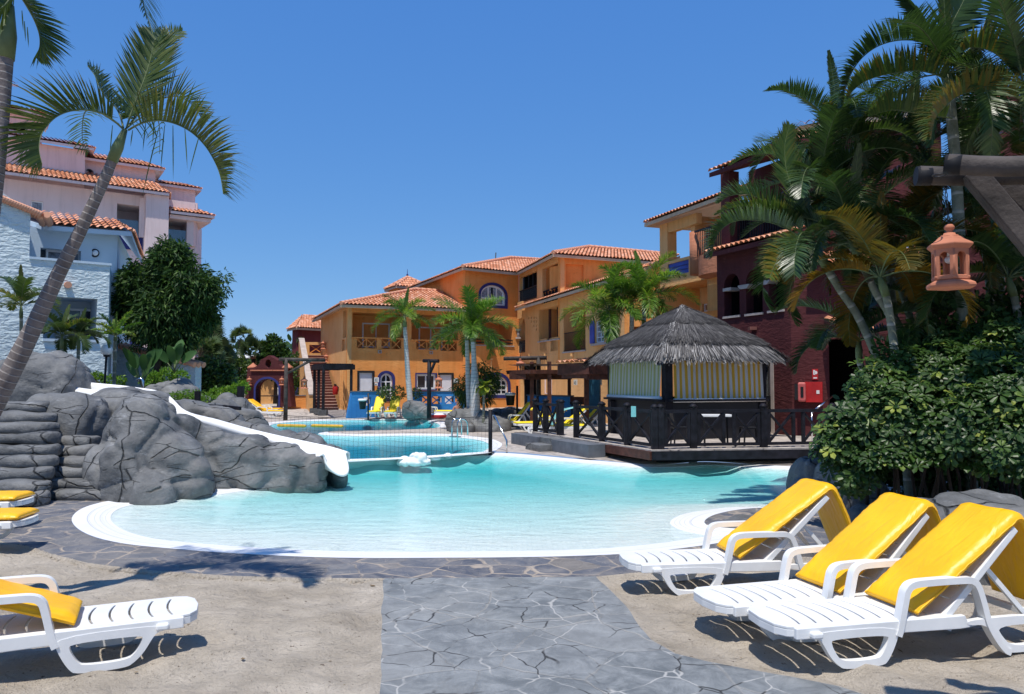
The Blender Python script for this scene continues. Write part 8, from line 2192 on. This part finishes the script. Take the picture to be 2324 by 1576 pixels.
# tall palms just outside the top of the frame; their crowns shade the planting
for k_, (X, Y, Z, L) in ((1, (7.2, 8.2, 7.8, 2.1)), (2, (8.9, 10.2, 9.0, 2.1)), (4, (8.4, 7.0, 7.4, 2.0))):
    rpalm(('tall palm leaning over the top edge above the umbrella-leaved shrub', 'tall palm rising above the frame over the log beams', 'tall palm above the frame near the far right corner', 'tall palm above the frame behind the lantern', 'tall palm above the frame at the extreme right', 'tall palm above the frame over the curved trunk')[k_],
          [V(max(X + .5, .74 * Y), Y + .2, 0), V(max(X + .5, .74 * Y), Y + .2, Z * .4), V(max(X + .4, .73 * Y), Y + .1, Z * .75), V(max(X, .60 * Y), Y, Z)], [.085, .08, .07, .065], 13, L, .45, 60 + k_, el=(-.2, 1.2), drop=(.9, 1.7), w_=.045, shaft=.3)
# ---- glossy umbrella-leaf shrub (whorls)
random.seed(81)
sh_ = thing('umbrella_shrub', 'large glossy umbrella-leaved shrub overhanging the dark boulders at right', 'shrub', (gx(2120, 10.6), 10.6, 0))
mb = MB()
def whorl(p, n_, r_, cc):
    a1_ = n_.cross(V(0, 0, 1) if abs(n_.z) < .9 else V(1, 0, 0)).normalized(); a2_ = n_.cross(a1_); k0 = rnd() * 6
    N = random.choice((6, 7, 8, 8))
    for k in range(N):
        a_ = k0 + 2 * math.pi * k / N + U(-.15, .15); d = (a1_ * math.cos(a_) + a2_ * math.sin(a_)); dr = (d + n_ * U(.15, .55)).normalized(); s = d.cross(n_).normalized(); l = r_ * U(.75, 1.1); w_ = l * .36; q = p + dr * l * .15
        c_ = min(1, max(0, cc + U(-.08, .08)))
        e = p + dr * l * .95 - n_ * l * .22
        m1 = p + dr * l * .45; m2 = p + dr * l * .78 - n_ * l * .06
        mb.add([q, m1 + s * w_ * .33, m2 + s * w_ * .5, e, m2 - s * w_ * .5, m1 - s * w_ * .33, m1 - n_ * l * .03, m2 - n_ * l * .04], [(0, 1, 6), (1, 2, 7, 6), (2, 3, 7), (3, 4, 7), (4, 5, 6, 7), (5, 0, 6)], [[(c_, 0)] * 3, [(c_, 0)] * 4, [(c_, 0)] * 3, [(c_, 0)] * 3, [(c_, 0)] * 4, [(c_, 0)] * 3])
lobes_ = ((1955, 960, 70, 10.6, 230), (1905, 1010, 46, 10.5, 120), (1990, 890, 62, 10.8, 200), (2050, 860, 66, 11, 220), (2045, 960, 95, 10.5, 330), (2130, 880, 90, 10.9, 300), (2150, 990, 100, 10.3, 330), (2225, 880, 95, 10.5, 320), (2240, 980, 100, 9.9, 330), (2310, 930, 90, 9.7, 300), (2320, 1020, 80, 9.4, 250), (1940, 1060, 50, 10.5, 140), (2010, 1070, 66, 10.2, 180), (2100, 1090, 66, 10.1, 150), (2200, 1085, 60, 9.9, 130), (2385, 950, 90, 9.6, 200), (2180, 800, 60, 11.2, 150), (2280, 800, 70, 10.8, 160))
for i, (x, y, r_, Y, n_) in enumerate(lobes_):
    c, rr_ = lobe(x, y, r_, Y)
    for _ in range(int(n_ * .78)):
        d = rvec()
        if d.y > .35: d.y = -d.y
        k = 1 + .42 * noise.noise(d * 2.2 + V(i, 0, 0)) - .3 * rnd() ** 2 + (.25 * rnd() if rnd() < .15 else 0); p = c + V(d.x * rr_[0], d.y * rr_[1], d.z * rr_[2]) * k
        if p.z < (.92 if x > 1990 else .45): continue
        nn = (d + V(0, -.2, .75) + rvec() * .35).normalized(); whorl(p, nn, U(.12, .21), rnd() ** .8 * .93 + (.07 if rnd() < .12 else 0))
fo = mb.build('foliage', M['l_scheff'], sh_)
mb = MB()
for i in range(26):
    x = U(1960, 2330); Y = U(10.4, 11.4); a = V(gx(x, Y), Y, 0); b = ad(x + U(-60, 60), U(900, 1020), Y); mb.tube([a, a.lerp(b, .5) + V(U(-.1, .1), 0, 0), b], [.03, .022, .015], 6)
mb.build('stems', M['bark'], sh_)
random.seed(82)
shrub('dense dark evergreen hedge filling the shade behind the umbrella-leaved shrub', [(2050, 960, 130, 3600), (2200, 940, 140, 4000), (2340, 900, 150, 3600), (2130, 1050, 110, 2400), (2280, 1060, 120, 2600), (2000, 1010, 80, 1400), (2200, 800, 120, 3000), (2320, 760, 120, 2600), (2080, 850, 100, 2000)], 12.0, .16, .07, 'l_tree', 'oval', seed=12, name='hedge', shell=.9, gap=0)
# ground litter: small dry leaves on the sand
random.seed(91)
mb = MB(); ls_ = MB()
for _ in range(420):
    x, y = U(-5, 5.5), U(4.2, 9.2)
    if inside((x, y), pathP) or inside((x, y), paveP): continue
    z = sandz(x, y) + .006; a_ = U(0, 6.28); l = U(.008, .03) if rnd() < .93 else U(.04, .08); w_ = l * U(.3, .6); d = V(math.cos(a_), math.sin(a_), U(0, .3)) * l; s = V(-math.sin(a_), math.cos(a_), 0) * w_; p = V(x, y, z)
    mb.add([p, p + d * .5 + s * .5, p + d, p + d * .5 - s * .5], [(0, 1, 2, 3)], [[(rnd(), 0)] * 4])
o = mb.build('leaf_litter', M['l_dry']); struct(o, 'tiny dry leaf bits scattered over the sand', 'stuff')
